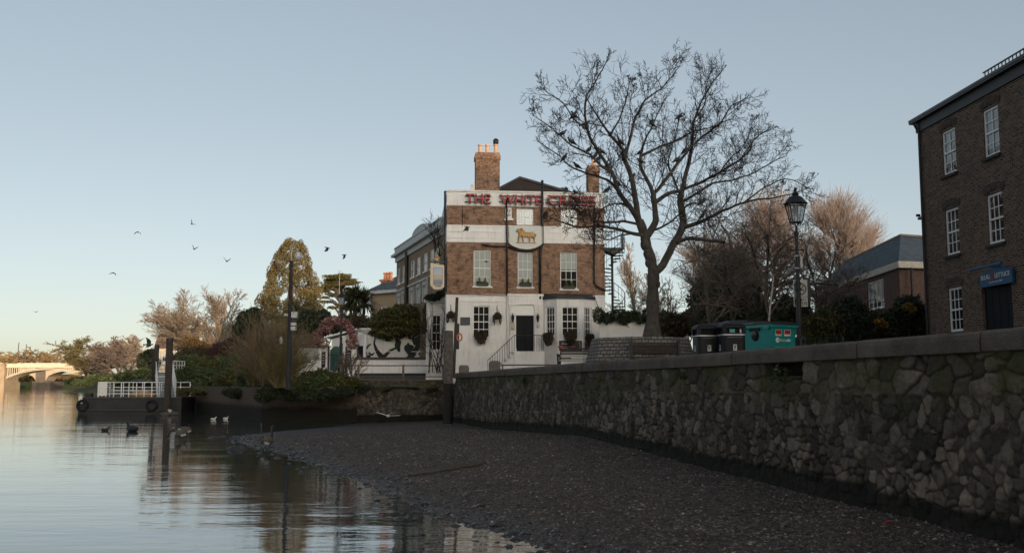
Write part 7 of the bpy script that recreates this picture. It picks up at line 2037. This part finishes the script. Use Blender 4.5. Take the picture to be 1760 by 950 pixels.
# cedar with flat plates
b0 = gz(583, 124, 3.2)
r3 = thing('cedar_tree', 'dark cedar with flat layered branches right of the redwood', 'tree', b0)
rc_ = random.Random(31); bb = [bl(588, 473, 124, 14, 3, 2.0, b0)]
for k in range(46):
    v = rc_.random(); y = 474 + 58 * v; half = 16 + 26 * min(1, v * 2.2)
    bb.append(bl(586 + rc_.uniform(-half, half) - 6 * v, y, 124 + rc_.uniform(-2.6, 2.6), rc_.uniform(7, 17), rc_.uniform(1.8, 3.6), rc_.uniform(.6, 1.2), b0))
V_, F_ = leaves(bb, 30000, .10, 8, flat=.5, shell=.1, lump=.6); np_mesh('crown', V_, F_, L_CED, r3)
mb = MB(); top = bb[0]; mb.tube([(0, 0, -.3), (.1, 0, top[2] * .5), (top[0], top[1], top[2])], [.5, .38, .12], 8)
for b_ in bb[1:]: mb.tube([(0.05, 0, b_[2] - .9), (b_[0] * .5, b_[1] * .5, b_[2] - .2), b_[:3]], [.16, .1, .04], 5)
mb.build('trunk', BARK, r3)
c = P(584, 465, 118); mb = MB(); mb.tube([(0, 0, 0), (0, 0, c.z - 3)], .035, 5); mb.tube([(-.3, 0, c.z - 3.05), (.3, 0, c.z - 3.05)], .02, 4); mb.tube([(-.3, 0, c.z - 3.3), (.3, 0, c.z - 3.3)], .02, 4)
tag(mb.build('television_aerial', plain('aerial_grey', (.3, .27, .24), .6)), 'thin television aerial mast standing before the cedar', 'aerial').location = (c.x, 118, 3)
# cordyline palm
def palm(base, heads, lb, seed=4):
    r3 = thing('palm_tree', lb, 'tree', base, 0); rs = random.Random(seed); mb = MB(); tk = MB()
    for hx, hy, hz, R, n in heads:
        tk.tube([(hx * .3, 0, -.2), (hx * .7, hy, hz * .5), (hx, hy, hz)], [.16, .13, .12], 7)
        for i in range(n):
            a = rs.uniform(0, 6.283); e = rs.uniform(-.7, 1.5); d = Vector((math.cos(a) * math.cos(e), math.sin(a) * math.cos(e), math.sin(e))); L = R * rs.uniform(.8, 1.15)
            sd_ = d.cross(Vector((0, 0, 1))).normalized() * .045; p0 = Vector((hx, hy, hz)); p1 = p0 + d * L * .55 + Vector((0, 0, -.02)); p2 = p0 + d * L + Vector((0, 0, -.22 * L * (1.1 - abs(e) * .4)))
            mb.add([p0 - sd_ * .6, p0 + sd_ * .6, p1 + sd_, p1 - sd_, p2], [(0, 1, 2, 3), (3, 2, 4)])
    mb.build('crown', leaf_mat('palm_leaf', [(.03, .04, .018), (.05, .06, .025), (.075, .075, .035), (.10, .08, .04)]), r3); tk.build('trunk', BARK, r3)
b0 = gz(608, 78, 3); hz = P(610, 522, 78).z - 3
palm(b0, [(-.3, 0, hz, 1.5, 320), (.75, .4, hz + .1, 1.5, 320), (.2, -.6, hz + .4, 1.3, 260)], 'spiky leaved palm between the cedar and the small house')
b0 = gz(500, 80, 3); hz = P(510, 535, 80).z - 3
palm(b0, [(.3, 0, hz, 1.1, 110), (.9, 0, hz - .5, .9, 90)], 'dark spiky palm behind the floodlight pole', 9)
# shrubs list: name,label,base px,Y,z, blobs(px,py,rx,rz), n,size,mat
def sh_(name, lb, px_, Y, z, bs, n, size, mat, group=None, cat='shrub', **kw):
    b0 = gz(px_, Y, z); rr = random.Random(int(px_ * 7 + Y))
    return shrub(name, lb, b0, [bl(x, y, Y + rr.uniform(-.6, .6), rx, rz, None, b0) for x, y, rx, rz in bs], n, size, mat, int(px_ + Y), group, cat, **kw)
sh_('ivy_bush', 'large dark ivy bush overhanging the painted garden wall', 690, 72.6, 3.0, [(665, 552, 30, 22), (700, 548, 30, 24), (727, 556, 14, 24), (645, 562, 16, 16), (680, 572, 40, 12), (715, 573, 22, 14), (690, 535, 24, 12)], 30000, .085, L_OL)
sh_('garden_bush', 'dark rounded garden bush behind the board fence', 525, 74, 3.0, [(535, 553, 24, 18), (556, 548, 18, 16), (515, 565, 16, 12), (545, 568, 26, 12), (580, 560, 24, 14)], 12000, .10, L_DK, 'bushes behind the garden')
sh_('garden_bush', 'twiggy brown bush below the palm', 612, 75, 3.0, [(600, 552, 22, 14), (622, 556, 18, 16), (590, 566, 24, 10), (640, 560, 10, 10)], 6000, .08, L_BR, 'bushes behind the garden')
sh_('ivy_cluster', 'ivy creeping over the roof edge of the pub side wing', 745, 62.2, 3.0, [(745, 511, 14, 6), (757, 505, 8, 6), (735, 514, 7, 6), (731, 540, 4, 20), (729, 560, 5, 14)], 4200, .06, IVY, stems=False)
sh_('evergreen_tree', 'dark rounded evergreen left of the redwood', 428, 105, 3.0, [(428, 555, 22, 26), (438, 545, 14, 18), (415, 570, 16, 18), (440, 575, 22, 20)], 14000, .13, L_DK, cat='tree')
sh_('evergreen_tree', 'small dark evergreen tree near the distant cream house', 255, 170, 3.0, [(247, 620, 12, 14), (256, 612, 11, 12), (262, 625, 12, 14)], 7000, .2, L_DK, cat='tree')
sh_('holly_tree', 'big dark rounded holly behind the litter bins', 1245, 56, 2.9, [(1245, 490, 48, 42), (1215, 515, 30, 34), (1280, 510, 34, 36), (1245, 455, 26, 24), (1262, 462, 24, 26), (1225, 545, 44, 26), (1285, 550, 36, 26), (1200, 540, 16, 22)], 42000, .085, L_DK, cat='tree', lump=.45)
sh_('clipped_hedge', 'low reddish brown hedge behind the planter', 1160, 50, 2.8, [(1135, 558, 16, 14), (1155, 552, 16, 16), (1175, 552, 18, 18), (1195, 565, 16, 14), (1150, 572, 30, 10)], 9000, .07, L_BR)
# right hand hedge
for i, (px_, Y, bs, mt, lb) in enumerate((
    (1400, 38, [(1392, 568, 18, 24), (1412, 558, 20, 28), (1430, 565, 18, 28)], L_YE, 'dark shrub with yellow flecks beside the green mesh fence'),
    (1455, 40, [(1440, 555, 20, 34), (1462, 545, 22, 38), (1478, 562, 20, 32)], L_DK, 'dark green shrub below the mansard house window'),
    (1505, 41, [(1492, 560, 22, 28), (1514, 560, 22, 26), (1532, 562, 22, 28), (1475, 535, 14, 22)], L_YE, 'broad shrub with orange flowers below the brick house'),
    (1560, 40, [(1545, 555, 22, 32), (1568, 545, 22, 36), (1588, 558, 18, 34), (1560, 528, 24, 18)], L_DK, 'dark shrub against the warehouse corner'),
    (1340, 42, [(1325, 545, 26, 24), (1355, 535, 26, 30), (1380, 545, 22, 30), (1300, 555, 22, 20)], L_DK, 'dark undergrowth shrub behind the green bins'),
    (1480, 45, [(1470, 538, 14, 16), (1448, 530, 14, 22), (1455, 545, 14, 18)], L_BR, 'brown twiggy shrub in front of the mansard house'))):
    sh_('hedge_shrub', lb, px_, Y, QUAY, bs, 15000, .055, mt, 'shrubs of the hedge right of the lamp', lump=.45)
for k, (px_, py_, lb) in enumerate(((1398, 556, 'orange flowering spray above the mesh fence'), (1512, 553, 'orange flowering spray in the hedge centre'), (1560, 527, 'yellowish leafy spray near the warehouse'))):
    Y = 38.2; b0 = gz(px_, Y, QUAY); shrub('flowering_spray', lb, b0, [bl(px_, py_, Y, 9, 6, None, b0), bl(px_ + 8, py_ + 5, Y, 7, 5, None, b0)], 700, .05, leaf_mat('orange_flowers', [(.30, .14, .015), (.22, .12, .02), (.05, .06, .02)]), 90 + k, stems=False, group= 'flowering sprays in the hedge')
# green mesh fence
o = gz(1410, 34, QUAY); r0 = thing('mesh_fence', 'green wire mesh fence panel behind the quay wall', 'fence', o, math.radians(-20)); GRN = plain('fence_green', (.012, .06, .04), .5)
mb = MB()
for z in np.linspace(.2, 1.15, 7): mb.tube([(-.75, 0, z), (.75, 0, z)], .008, 4)
for x in np.linspace(-.75, .75, 16): mb.tube([(x, 0, .15), (x, 0, 1.15)], .005, 3)
mb.build('mesh_panel', GRN, r0)
for x in (-.75, .75): mb = MB(); mb.box(x - .02, x + .02, -.02, .02, 0, 1.2); mb.build('post', GRN, r0)
# ---- embankment plants
EM = [
 (325, 92, 2.2, [(318, 645, 16, 14), (340, 640, 18, 16), (312, 660, 14, 12)], L_GR, 'green bramble at the far left end of the river wall', .10),
 (352, 86, 2.2, [(350, 645, 20, 16), (372, 650, 18, 14), (345, 662, 22, 12)], L_GR, 'green bramble bush second from the gangway', .10),
 (395, 80, 2.2, [(392, 650, 22, 18), (412, 655, 18, 16), (385, 665, 20, 12)], L_OL, 'olive green bush above the old brick wall', .09),
 (430, 72, 2.2, [(428, 650, 20, 20), (445, 662, 18, 16), (410, 668, 18, 10)], L_GR, 'dense green bush left of the brown thicket', .09),
 (535, 60.5, 2.3, [(530, 655, 24, 16), (552, 650, 20, 16), (512, 660, 16, 14)], L_GR, 'leafy green bush below the garden fence', .09),
 (585, 60.8, 2.3, [(580, 655, 22, 14), (603, 660, 18, 12), (560, 662, 20, 12)], L_OL, 'leafy bush at the foot of the street lamp', .09),
 (562, 59.8, 2.2, [(556, 676, 22, 12), (590, 674, 22, 10), (530, 678, 20, 12)], L_DK, 'dark ivy spilling over the river wall', .08),
 (480, 61.0, 2.2, [(475, 672, 22, 14), (500, 676, 20, 14), (455, 680, 16, 12)], L_DK, 'dark ivy mass hanging under the brown thicket', .09),
 (318, 96, 2.3, [(312, 632, 16, 18), (330, 626, 16, 18)], L_GR, 'green bramble heap just right of the gangway top', .11),
 (360, 90, 2.3, [(352, 628, 22, 18), (378, 630, 20, 20)], L_OL, 'olive bramble mound behind the river wall', .11),
 (405, 84, 2.3, [(400, 630, 20, 20), (420, 628, 20, 22)], L_GR, 'tall green bush mound left of the thicket', .11),
 (450, 70, 2.3, [(445, 640, 20, 22), (462, 648, 18, 20)], L_OL, 'dull olive bush behind the brown thicket', .10),
 (350, 79.2, 1.9, [(340, 672, 24, 6), (380, 672, 20, 7), (315, 674, 12, 6)], L_OL, 'creepers hanging over the far end of the brick wall', .09),
 (415, 68.4, 1.9, [(405, 676, 20, 9), (432, 680, 16, 12)], L_DK, 'dark creepers hanging over the middle of the brick wall', .09),
 (660, 61.0, 2.3, [(628, 664, 12, 4), (665, 668, 9, 3), (712, 666, 8, 3), (742, 668, 10, 3)], L_DK, 'small plants rooted along the top of the slipway wall', .06),
 (338, 136, 3.0, [(330, 590, 14, 11), (348, 596, 12, 9)], L_GO, 'golden sunlit shrub in front of the bare trees', .13),
 (330, 112, 3.0, [(325, 615, 22, 18), (345, 612, 18, 16), (305, 622, 14, 14)], L_BR, 'brown shrub below the golden one', .12),
 (388, 104, 3.0, [(378, 608, 20, 18), (400, 600, 18, 20), (410, 618, 16, 16)], L_PU, 'purple brown shrub below the bare trees', .12),
 (425, 96, 3.0, [(415, 620, 20, 18), (440, 610, 22, 24), (395, 632, 18, 14)], L_OL, 'olive hedge shrub left of the thicket', .11),
]
for px_, Y, z, bs, mt, lb, sz_ in EM:
    sh_('bank_bush', lb, px_, Y, z, bs, 9500, sz_ * .85, mt, 'bushes on the river bank', lump=.45)
# wispy bare thicket (brown) – many thin rising stems
def thicket(name, lb, base, n, H, spread, seed, twig, cat='shrub', levels=2, group=None, rmin=.009):
    rng = random.Random(seed); r3 = thing(name, lb, cat, base, 0, group); out = {0: [], 1: [], 2: [], 3: []}
    C_ = cfg(levels=levels, kids=(7, 5, 3), ratio=(.45, .45, .4), ang=((12, 40), (15, 45), (20, 50)), start=(.2, .2, .1), seg=(7, 4, 3), up=(.0, .03, .0), wig=.09, rmin=rmin, taper=.3)
    for i in range(n):
        a = rng.uniform(0, 6.283); t_ = rng.random() ** .6 * spread
        d = Vector((math.cos(a) * t_, math.sin(a) * t_ * .6, 1)); grow(rng, out, Vector((rng.uniform(-.5, .5), rng.uniform(-.4, .4), 0)), d, H * rng.uniform(.6, 1.05), .03, 0, C_)
    tubes_mesh('stems', out[0], BARK if twig is TWIG_D else twig, r3, lambda l, r: 4); tubes_mesh('twigs', out[1] + out[2] + out[3], twig, r3, lambda l, r: 3)
    return r3
thicket('bare_thicket', 'broad brown bare thicket rising in front of the floodlight pole', gz(466, 61.5, 2.2), 95, 3.9, .85, 3, TWIG_T, group='bare thickets on the river wall')
thicket('bare_thicket', 'low tangle of brown stems hanging over the wall edge', gz(488, 59.6, 2.1), 60, 2.6, 1.2, 7, TWIG_O, group='bare thickets on the river wall')
thicket('bare_thicket', 'thin olive stems left of the brown thicket', gz(440, 66, 2.2), 30, 3.0, .7, 9, TWIG_O, group='bare thickets on the river wall')
thicket('bare_thicket', 'sparse pale flowering twigs by the gate and street lamp', gz(600, 61.6, 2.6), 16, 1.7, .8, 12, TWIG_D, group='bare thickets on the river wall')
thicket('climbing_shrub', 'bare climbing shrub in front of the pub side window', gz(748, 61.9, 3.0), 9, 4.6, .32, 15, TWIG, rmin=.008)
thicket('climbing_shrub', 'bare creeper on the corner of the brick terrace', (P(757, 430, 64).x, 64, P(757, 440, 64).z), 7, 2.3, .7, 17, TWIG, rmin=.008)
# golden shrubs seen through the bridge
for px_, Y, bs, mt, lb in ((30, 480, [(20, 655, 22, 9), (45, 652, 16, 9)], L_GO, 'golden bushes seen through the left of the arch'), (115, 500, [(105, 655, 20, 8), (125, 652, 12, 8)], L_GO, 'golden bushes right of the dark bridge pier'), (55, 505, [(55, 648, 26, 9)], L_BR, 'brown bushes behind the dark bridge pier')):
    sh_('far_bush', lb, px_, Y, 2.5, bs, 2500, .6, mt, 'bushes beyond the bridge')
for px_, Y, bs, lb in ((128, 330, [(125, 655, 14, 5), (140, 652, 14, 6)], 'low green bush beside the dark bridge pier'), (180, 210, [(170, 650, 22, 8), (195, 650, 22, 9)], 'green bush row behind the pontoon railing'), (235, 160, [(225, 648, 22, 11), (248, 645, 18, 12)], 'green bush left of the mooring piles'), (150, 265, [(145, 657, 18, 6)], 'green bush at the water edge left of the pontoon')):
    sh_('bank_bush', lb, px_, Y, 2.4, bs, 3600, .25, L_GR, 'bushes on the far river bank')
# flower arch over the gate
b0 = gz(580, 66.2, 2.9)
fb = []
for i in range(15):
    a = math.pi * (1.02 - i / 14 * 1.04); x = 577 + 31 * math.cos(a); y = 592 - 42 * max(0, math.sin(a)) ** .9
    fb.append(bl(x, y, 66.2, 7.5, 8, None, b0))
fb += [bl(556, 590, 66.1, 9, 9, None, b0), bl(603, 586, 66.1, 8, 10, None, b0), bl(563, 565, 66.1, 8, 8, None, b0)]
r3 = thing('flower_arch', 'arch of pink and peach dried flowers over the garden gate', 'flower arch', b0)
V_, F_ = leaves(fb, 2600, .085, 4, shell=.6, lump=.5); np_mesh('flowers', V_, F_, L_PK, r3)
rs = random.Random(9)
for b_ in fb:
    for k in range(3):
        a = rs.uniform(0, 6.28); r_ = rs.uniform(.07, .14); mb = MB(); mb.ell((b_[0] + b_[3] * .8 * math.cos(a), b_[1] - .2 - rs.random() * .1, b_[2] + b_[5] * .8 * math.sin(a)), (r_, r_ * .6, r_), n=7, m=4); mb.build('bloom', L_PK, r3)
mb = MB(); mb.tube([(Vector(b_[:3])) for b_ in fb[:15]], .05, 6); mb.build('hoop', BLACK, r3)
# ------------------------------------------------------------------ birds
PIG = plain('pigeon_grey', (.035, .038, .045), .6, var=.4, scale=20); PIG2 = plain('pigeon_light', (.10, .10, .105), .6, var=.3, scale=20)
GBR = plain('goose_brown', (.085, .07, .058), .8, var=.3, scale=14); GBK = plain('goose_black', (.012, .012, .013), .5); GWH = plain('goose_white', (.55, .53, .5), .7); GULL = plain('gull_white', (.62, .62, .62), .7)
BEAK = plain('beak', (.10, .06, .04), .5)
def skin_body(name, path, radii, mats, parent=None, smooth=True, n=10, squash=1.0):
    """one continuous lofted body along a path"""
    mb = MB(); mb.tube(path, radii, n)
    return mb
def perched_mesh(mat):
    mb = MB()
    # tail -> body -> neck -> head, one continuous loft, local +x = facing
    mb.tube([(-.20, 0, -.07), (-.15, 0, -.045), (-.10, 0, -.01), (-.05, 0, .02), (.0, 0, .05), (.05, 0, .085), (.075, 0, .12), (.09, 0, .15), (.10, 0, .172), (.125, 0, .172), (.14, 0, .168)],
            [.018, .028, .045, .062, .070, .062, .042, .032, .034, .026, .012], 10)
    mb.tube([(.135, 0, .168), (.165, 0, .160)], [.010, .003], 5)
    for s in (-1, 1):
        mb.tube([(.0, s * .02, 0.0), (.0, s * .02, -.06), (.03, s * .02, -.065)], [.008, .006, .005], 4)
        mb.add([(.04, s * .062, .06), (-.06, s * .072, .035), (-.17, s * .03, -.03), (-.05, s * .06, -.005)], [(0, 1, 2, 3)])
    me_o = mb.build('perched_pigeon', mat, smooth=True)
    return me_o
pr = perched_mesh(PIG)
twig_pts = [s for s in samples]
spots = [(973, 202, 'near the upper left crown edge'), (988, 192, 'on the upright left limb, highest of the left side'), (998, 218, 'just below the highest one on the left limb'), (955, 233, 'far out on the left branch'), (984, 240, 'mid way along the left branch'),
 (1009, 254, 'on the left branch above the small chimney'), (1021, 265, 'over the white chimney pot'), (1030, 270, 'right of the white chimney pot'), (962, 272, 'on the lowest left branch tip'), (993, 280, 'on the lowest left branch, left of the chimney'),
 (1019, 286, 'right in front of the small chimney'), (1041, 296, 'where the low left branch meets the limb'), (1063, 267, 'in the crotch of the middle left limb'), (1066, 246, 'above the crotch of the middle left limb'), (1097, 259, 'at the start of the central limb fork'),
 (1106, 281, 'below the central limb fork'), (1120, 205, 'high up in the middle of the crown'), (1174, 190, 'high up in the right middle of the crown'), (1170, 250, 'on the long diagonal limb in the crown centre'), (1203, 259, 'on the right limb below the crown middle'),
 (1166, 282, 'on the lower part of the long diagonal limb'), (1041, 324, 'beside the parapet lettering'), (1066, 321, 'on the leaning left limb above the sign end'), (1077, 318, 'next to the one on the leaning left limb'), (1211, 346, 'on the right horizontal limb, upper of two'),
 (1206, 369, 'on the right horizontal limb, lower of two'), (1021, 382, 'on the low left horizontal limb')]
for i, (x, y, w_) in enumerate(spots):
    x, y = 1121 + (x - 1121) * .97, 415 + (y - 415) * .95
    s = min(twig_pts, key=lambda s: (s[0] - x) ** 2 + (s[1] + 3 - y) ** 2)
    d = math.hypot(s[0] - x, s[1] - y)
    o = pr if i == 0 else pr.copy()
    if i: COL.objects.link(o)
    if d < 14: pos = s[4] + Vector((0, 0, s[3] + .062))
    else: pos = P(x, y, s[2]) 
    o.location = pos
    rr = random.Random(i * 7 + 1); o.rotation_euler = (0, rr.uniform(-.25, .25), rr.choice([0, math.pi]) + rr.uniform(-.6, .6)); o.scale = (.92,) * 3
    o.name = 'perched_pigeon'
    tag(o, 'dark pigeon perched in the tree ' + w_, 'bird', 'pigeons perched in the bare tree')
def flying(name, lb, px_, py_, Y, span, up_l, up_r, head, mat, pitch=0, roll=0, grp='birds flying over the river', sweep=.25, tipdrop=0.):
    """span in m; up_l/up_r wing raise angles"""
    mb = MB(); s = span / .6
    mb.tube([Vector(p) * s for p in ((-.17, 0, -.01), (-.12, 0, 0), (-.06, 0, .005), (0, 0, 0), (.06, 0, 0), (.10, 0, .01), (.135, 0, .01), (.16, 0, .0))], [r * s for r in (.022, .02, .035, .042, .036, .022, .021, .006)], 8)
    mb.add([Vector(p) * s for p in ((-.10, -.02, 0), (-.10, .02, 0), (-.20, .045, -.01), (-.20, -.045, -.01), (-.10, 0, -.012), (-.2, 0, -.02))], [(0, 1, 2, 3), (1, 4, 5, 2), (4, 0, 3, 5)])
    for sg_, a in ((1, up_l), (-1, up_r)):
        secs = []
        for u, xf, xb_ in ((0, .07, -.06), (.35, .085, -.07), (.55, .08, -.065), (.8, .02, -.07), (1, -.07, -.09)):
            yy = .02 + u * .28; aa = a if u <= .4 else a - tipdrop
            if u <= .4: py2, pz2 = yy * math.cos(a), yy * math.sin(a)
            else:
                y4 = .02 + .4 * .28; py2 = y4 * math.cos(a) + (yy - y4) * math.cos(aa); pz2 = y4 * math.sin(a) + (yy - y4) * math.sin(aa)
            dx = -sweep * u * .12
            secs.append(((xf + dx, sg_ * py2, pz2), (xb_ + dx, sg_ * py2, pz2 - .003)))
        vv = [Vector(p) * s for a2, b2_ in secs for p in (a2, b2_)]; top = vv; bot = [v - Vector((0, 0, .006 * s)) for v in vv]; n = len(vv)
        fs = []
        for k in range(len(secs) - 1): q = (2 * k, 2 * k + 1, 2 * k + 3, 2 * k + 2); fs.append(q); fs.append(tuple(n + j for j in q[::-1])); fs.append((2 * k, 2 * k + 2, n + 2 * k + 2, n + 2 * k)); fs.append((2 * k + 1, n + 2 * k + 1, n + 2 * k + 3, 2 * k + 3))
        mb.add(top + bot, fs)
    o = mb.build(name, mat); o.location = P(px_, py_, Y); o.rotation_euler = (roll, pitch, head)
    return tag(o, lb, 'bird', grp)
PI = math.pi
flying('flying_gull', 'dark bird with raised wings, topmost over the river', 330, 385, 62, .62, 1.25, .1, PI * .5, PIG, 0, .2)
flying('flying_gull', 'dark bird with raised wings below the topmost one', 334, 428, 62, .62, 1.15, .5, PI * .5, PIG)
flying('flying_gull', 'dark bird with V shaped wings, nearest to the redwood', 390, 449, 62, .66, .9, .6, PI * .5, PIG)
flying('flying_gull', 'dark bird with arched down wings, upper left of the flock', 237, 399, 66, .62, -.1, -.1, PI * .5, PIG, 0, 0, tipdrop=.9)
flying('flying_gull', 'dark bird with flat arched wings, lower left of the flock', 195, 469, 66, .60, .0, -.35, PI * .45, PIG, 0, 0, tipdrop=.5)
flying('flying_gull', 'tiny distant bird low over the bridge', 62, 536, 90, .5, .3, .4, PI * .5, PIG2)
flying('flying_pigeon', 'blue grey pigeon above the cedar, left of two', 563, 426, 48, .5, -.9, -1.0, .1, PIG, .3)
flying('flying_pigeon', 'dark pigeon with folded wings above the cedar, right of two', 592, 438, 48, .42, -1.3, -1.3, .1, PIG)
flying('flying_pigeon', 'pigeon with drooped wings crossing the white band of the pub', 803, 390, 52, .62, -1.0, -.9, .6, PIG, .1, .2, 'pigeons flying in front of the pub')
flying('flying_pigeon', 'small dark pigeon crossing the left upper pub window', 836, 450, 50, .4, .2, .2, .1, PIG, 0, 0, 'pigeons flying in front of the pub')
flying('flying_pigeon', 'pigeon landing on the parapet with one wing up', 974, 330, 34, .5, 1.1, .9, .4, PIG2, -.4, 0, 'pigeons flying in front of the pub')
flying('flying_pigeon', 'pigeon landing beside the last letters of the roof sign', 989, 331, 34, .46, .4, .5, 2.6, PIG, -.3, 0, 'pigeons flying in front of the pub')
flying('flying_gull', 'large dark gull with wings raised left of the mooring piles', 256, 592, 70, 1.15, 1.2, .5, PI * .1, PIG, 0, .9)
flying('flying_gull', 'white gull gliding low over the back of the beach', 668, 714, 56, 1.35, .25, .1, PI * .5, GULL, 0, .05)
# geese: continuous body, neck and head; separate colour by material slot
def goose(lb, loc, rz, s=1.0, neck='up', swim=False, grp='Canada geese at the water edge'):
    r3 = thing('goose', lb, 'goose', loc, rz, grp); r3.scale = (s,) * 3
    h = .0 if swim else .24
    body = [(-.36, 0, .10), (-.30, 0, .11), (-.22, 0, .12), (-.1, 0, .13), (.03, 0, .135), (.14, 0, .15), (.21, 0, .20)]
    rb_ = [.02, .06, .105, .14, .15, .12, .07]
    if neck == 'up': nk = [(.235, 0, .27), (.245, 0, .36), (.24, 0, .45), (.245, 0, .52), (.26, 0, .57), (.30, 0, .585), (.35, 0, .575)]
    else: nk = [(.27, 0, .24), (.34, 0, .25), (.41, 0, .22), (.47, 0, .15), (.51, 0, .08), (.54, 0, .03), (.58, 0, -.02)]
    rn = [.055, .046, .040, .038, .048, .042, .016]
    mb = MB(); pts = body + nk; mb.tube([(x, y, z + h) for x, y, z in pts], rb_ + rn, 12)
    ob = mb.build('body', [GBR, GBK, GWH], r3, smooth=True)
    for p in ob.data.polygons:
        c = p.center; i = p.index // 12
        p.material_index = 1 if i >= 6 or i < 1 else (2 if (i < 3 and c.z - h < .12) or (i >= 5 and c.z - h < .19) else 0)
    mb = MB()
    for s_ in (-1, 1): mb.ell((-.07, s_ * .10, .155 + h), (.23, .055, .085), Matrix.Rotation(.12, 3, 'Y'), 10, 6)
    mb.build('wings', GBR, r3, smooth=True)
    mb = MB(); e = nk[4]
    for s_ in (-1, 1): mb.ell((e[0] + .02, s_ * .030, e[2] + h - .01), (.022, .012, .026))
    mb.build('cheek_patches', GWH, r3)
    if not swim:
        for s_ in (-1, 1): mb = MB(); mb.tube([(0, s_ * .06, .02 + h), (.01, s_ * .06, -.10 + h), (0, s_ * .06, -.235 + h), (.07, s_ * .07, -.24 + h)], [.022, .012, .010, .014], 5); mb.build('leg', GBK, r3)
    return r3
g0 = G(460, 776, .02); goose('standing goose with neck up, nearer of the pair on the spit', (g0.x, g0.y, .0), math.radians(75), 1.05)
g1 = G(453, 771, .02); goose('standing goose with white breast, behind its partner on the spit', (g1.x - .02, g1.y, .02), math.radians(120), 1.05)
g2 = G(316, 752, .0); goose('brown goose standing in the shallow water with neck raised', (g2.x, g2.y, -.02), math.radians(200), 1.0)
g3 = G(309, 757, .0); goose('goose bending its neck down to drink in the shallows', (g3.x, g3.y, -.06), math.radians(170), 1.0, 'down')
def duck(lb, px_, py_, s, rz, mats=(GBR, GBK), grp='ducks on the river'):
    c = G(px_, py_, 0); r3 = thing('duck', lb, 'duck', (c.x, c.y, .0), rz, grp); r3.scale = (s,) * 3
    mb = MB(); mb.tube([(-.24, 0, .10), (-.17, 0, .08), (-.08, 0, .06), (.04, 0, .06), (.13, 0, .08), (.16, 0, .15), (.17, 0, .20), (.20, 0, .225), (.25, 0, .215)], [.015, .06, .09, .10, .07, .04, .035, .04, .012], 10); ob = mb.build('body', list(mats), r3, smooth=True)
    for p in ob.data.polygons: p.material_index = 1 if p.index // 10 >= 5 else 0
    mb = MB(); mb.tube([(.24, 0, .215), (.29, 0, .205)], [.018, .008], 5); mb.build('bill', BEAK, r3)
duck('dark duck with white rump swimming, larger of two in open water', 227, 741, 1.9, 2.6, (GBK, GBK)); duck('small dark duckling left of the larger duck', 181, 740, .9, .4, (GBK, GBK))
duck('pale duck beside the pontoon end', 285, 714, 1.7, .3, (GBR, GWH)); duck('pale brown duck under the mooring pile', 298, 713, 1.7, 3.3, (GBR, GWH))
duck('distant pale bird standing by the river wall, left of two', 367, 721, .8, .3, (GWH, GWH)); duck('distant pale bird by the river wall, right of two', 388, 720, .8, .3, (GWH, GWH)); duck('small brown and white bird on the back of the beach', 646, 716.5, 1.7, 2, (GWH, GBR))
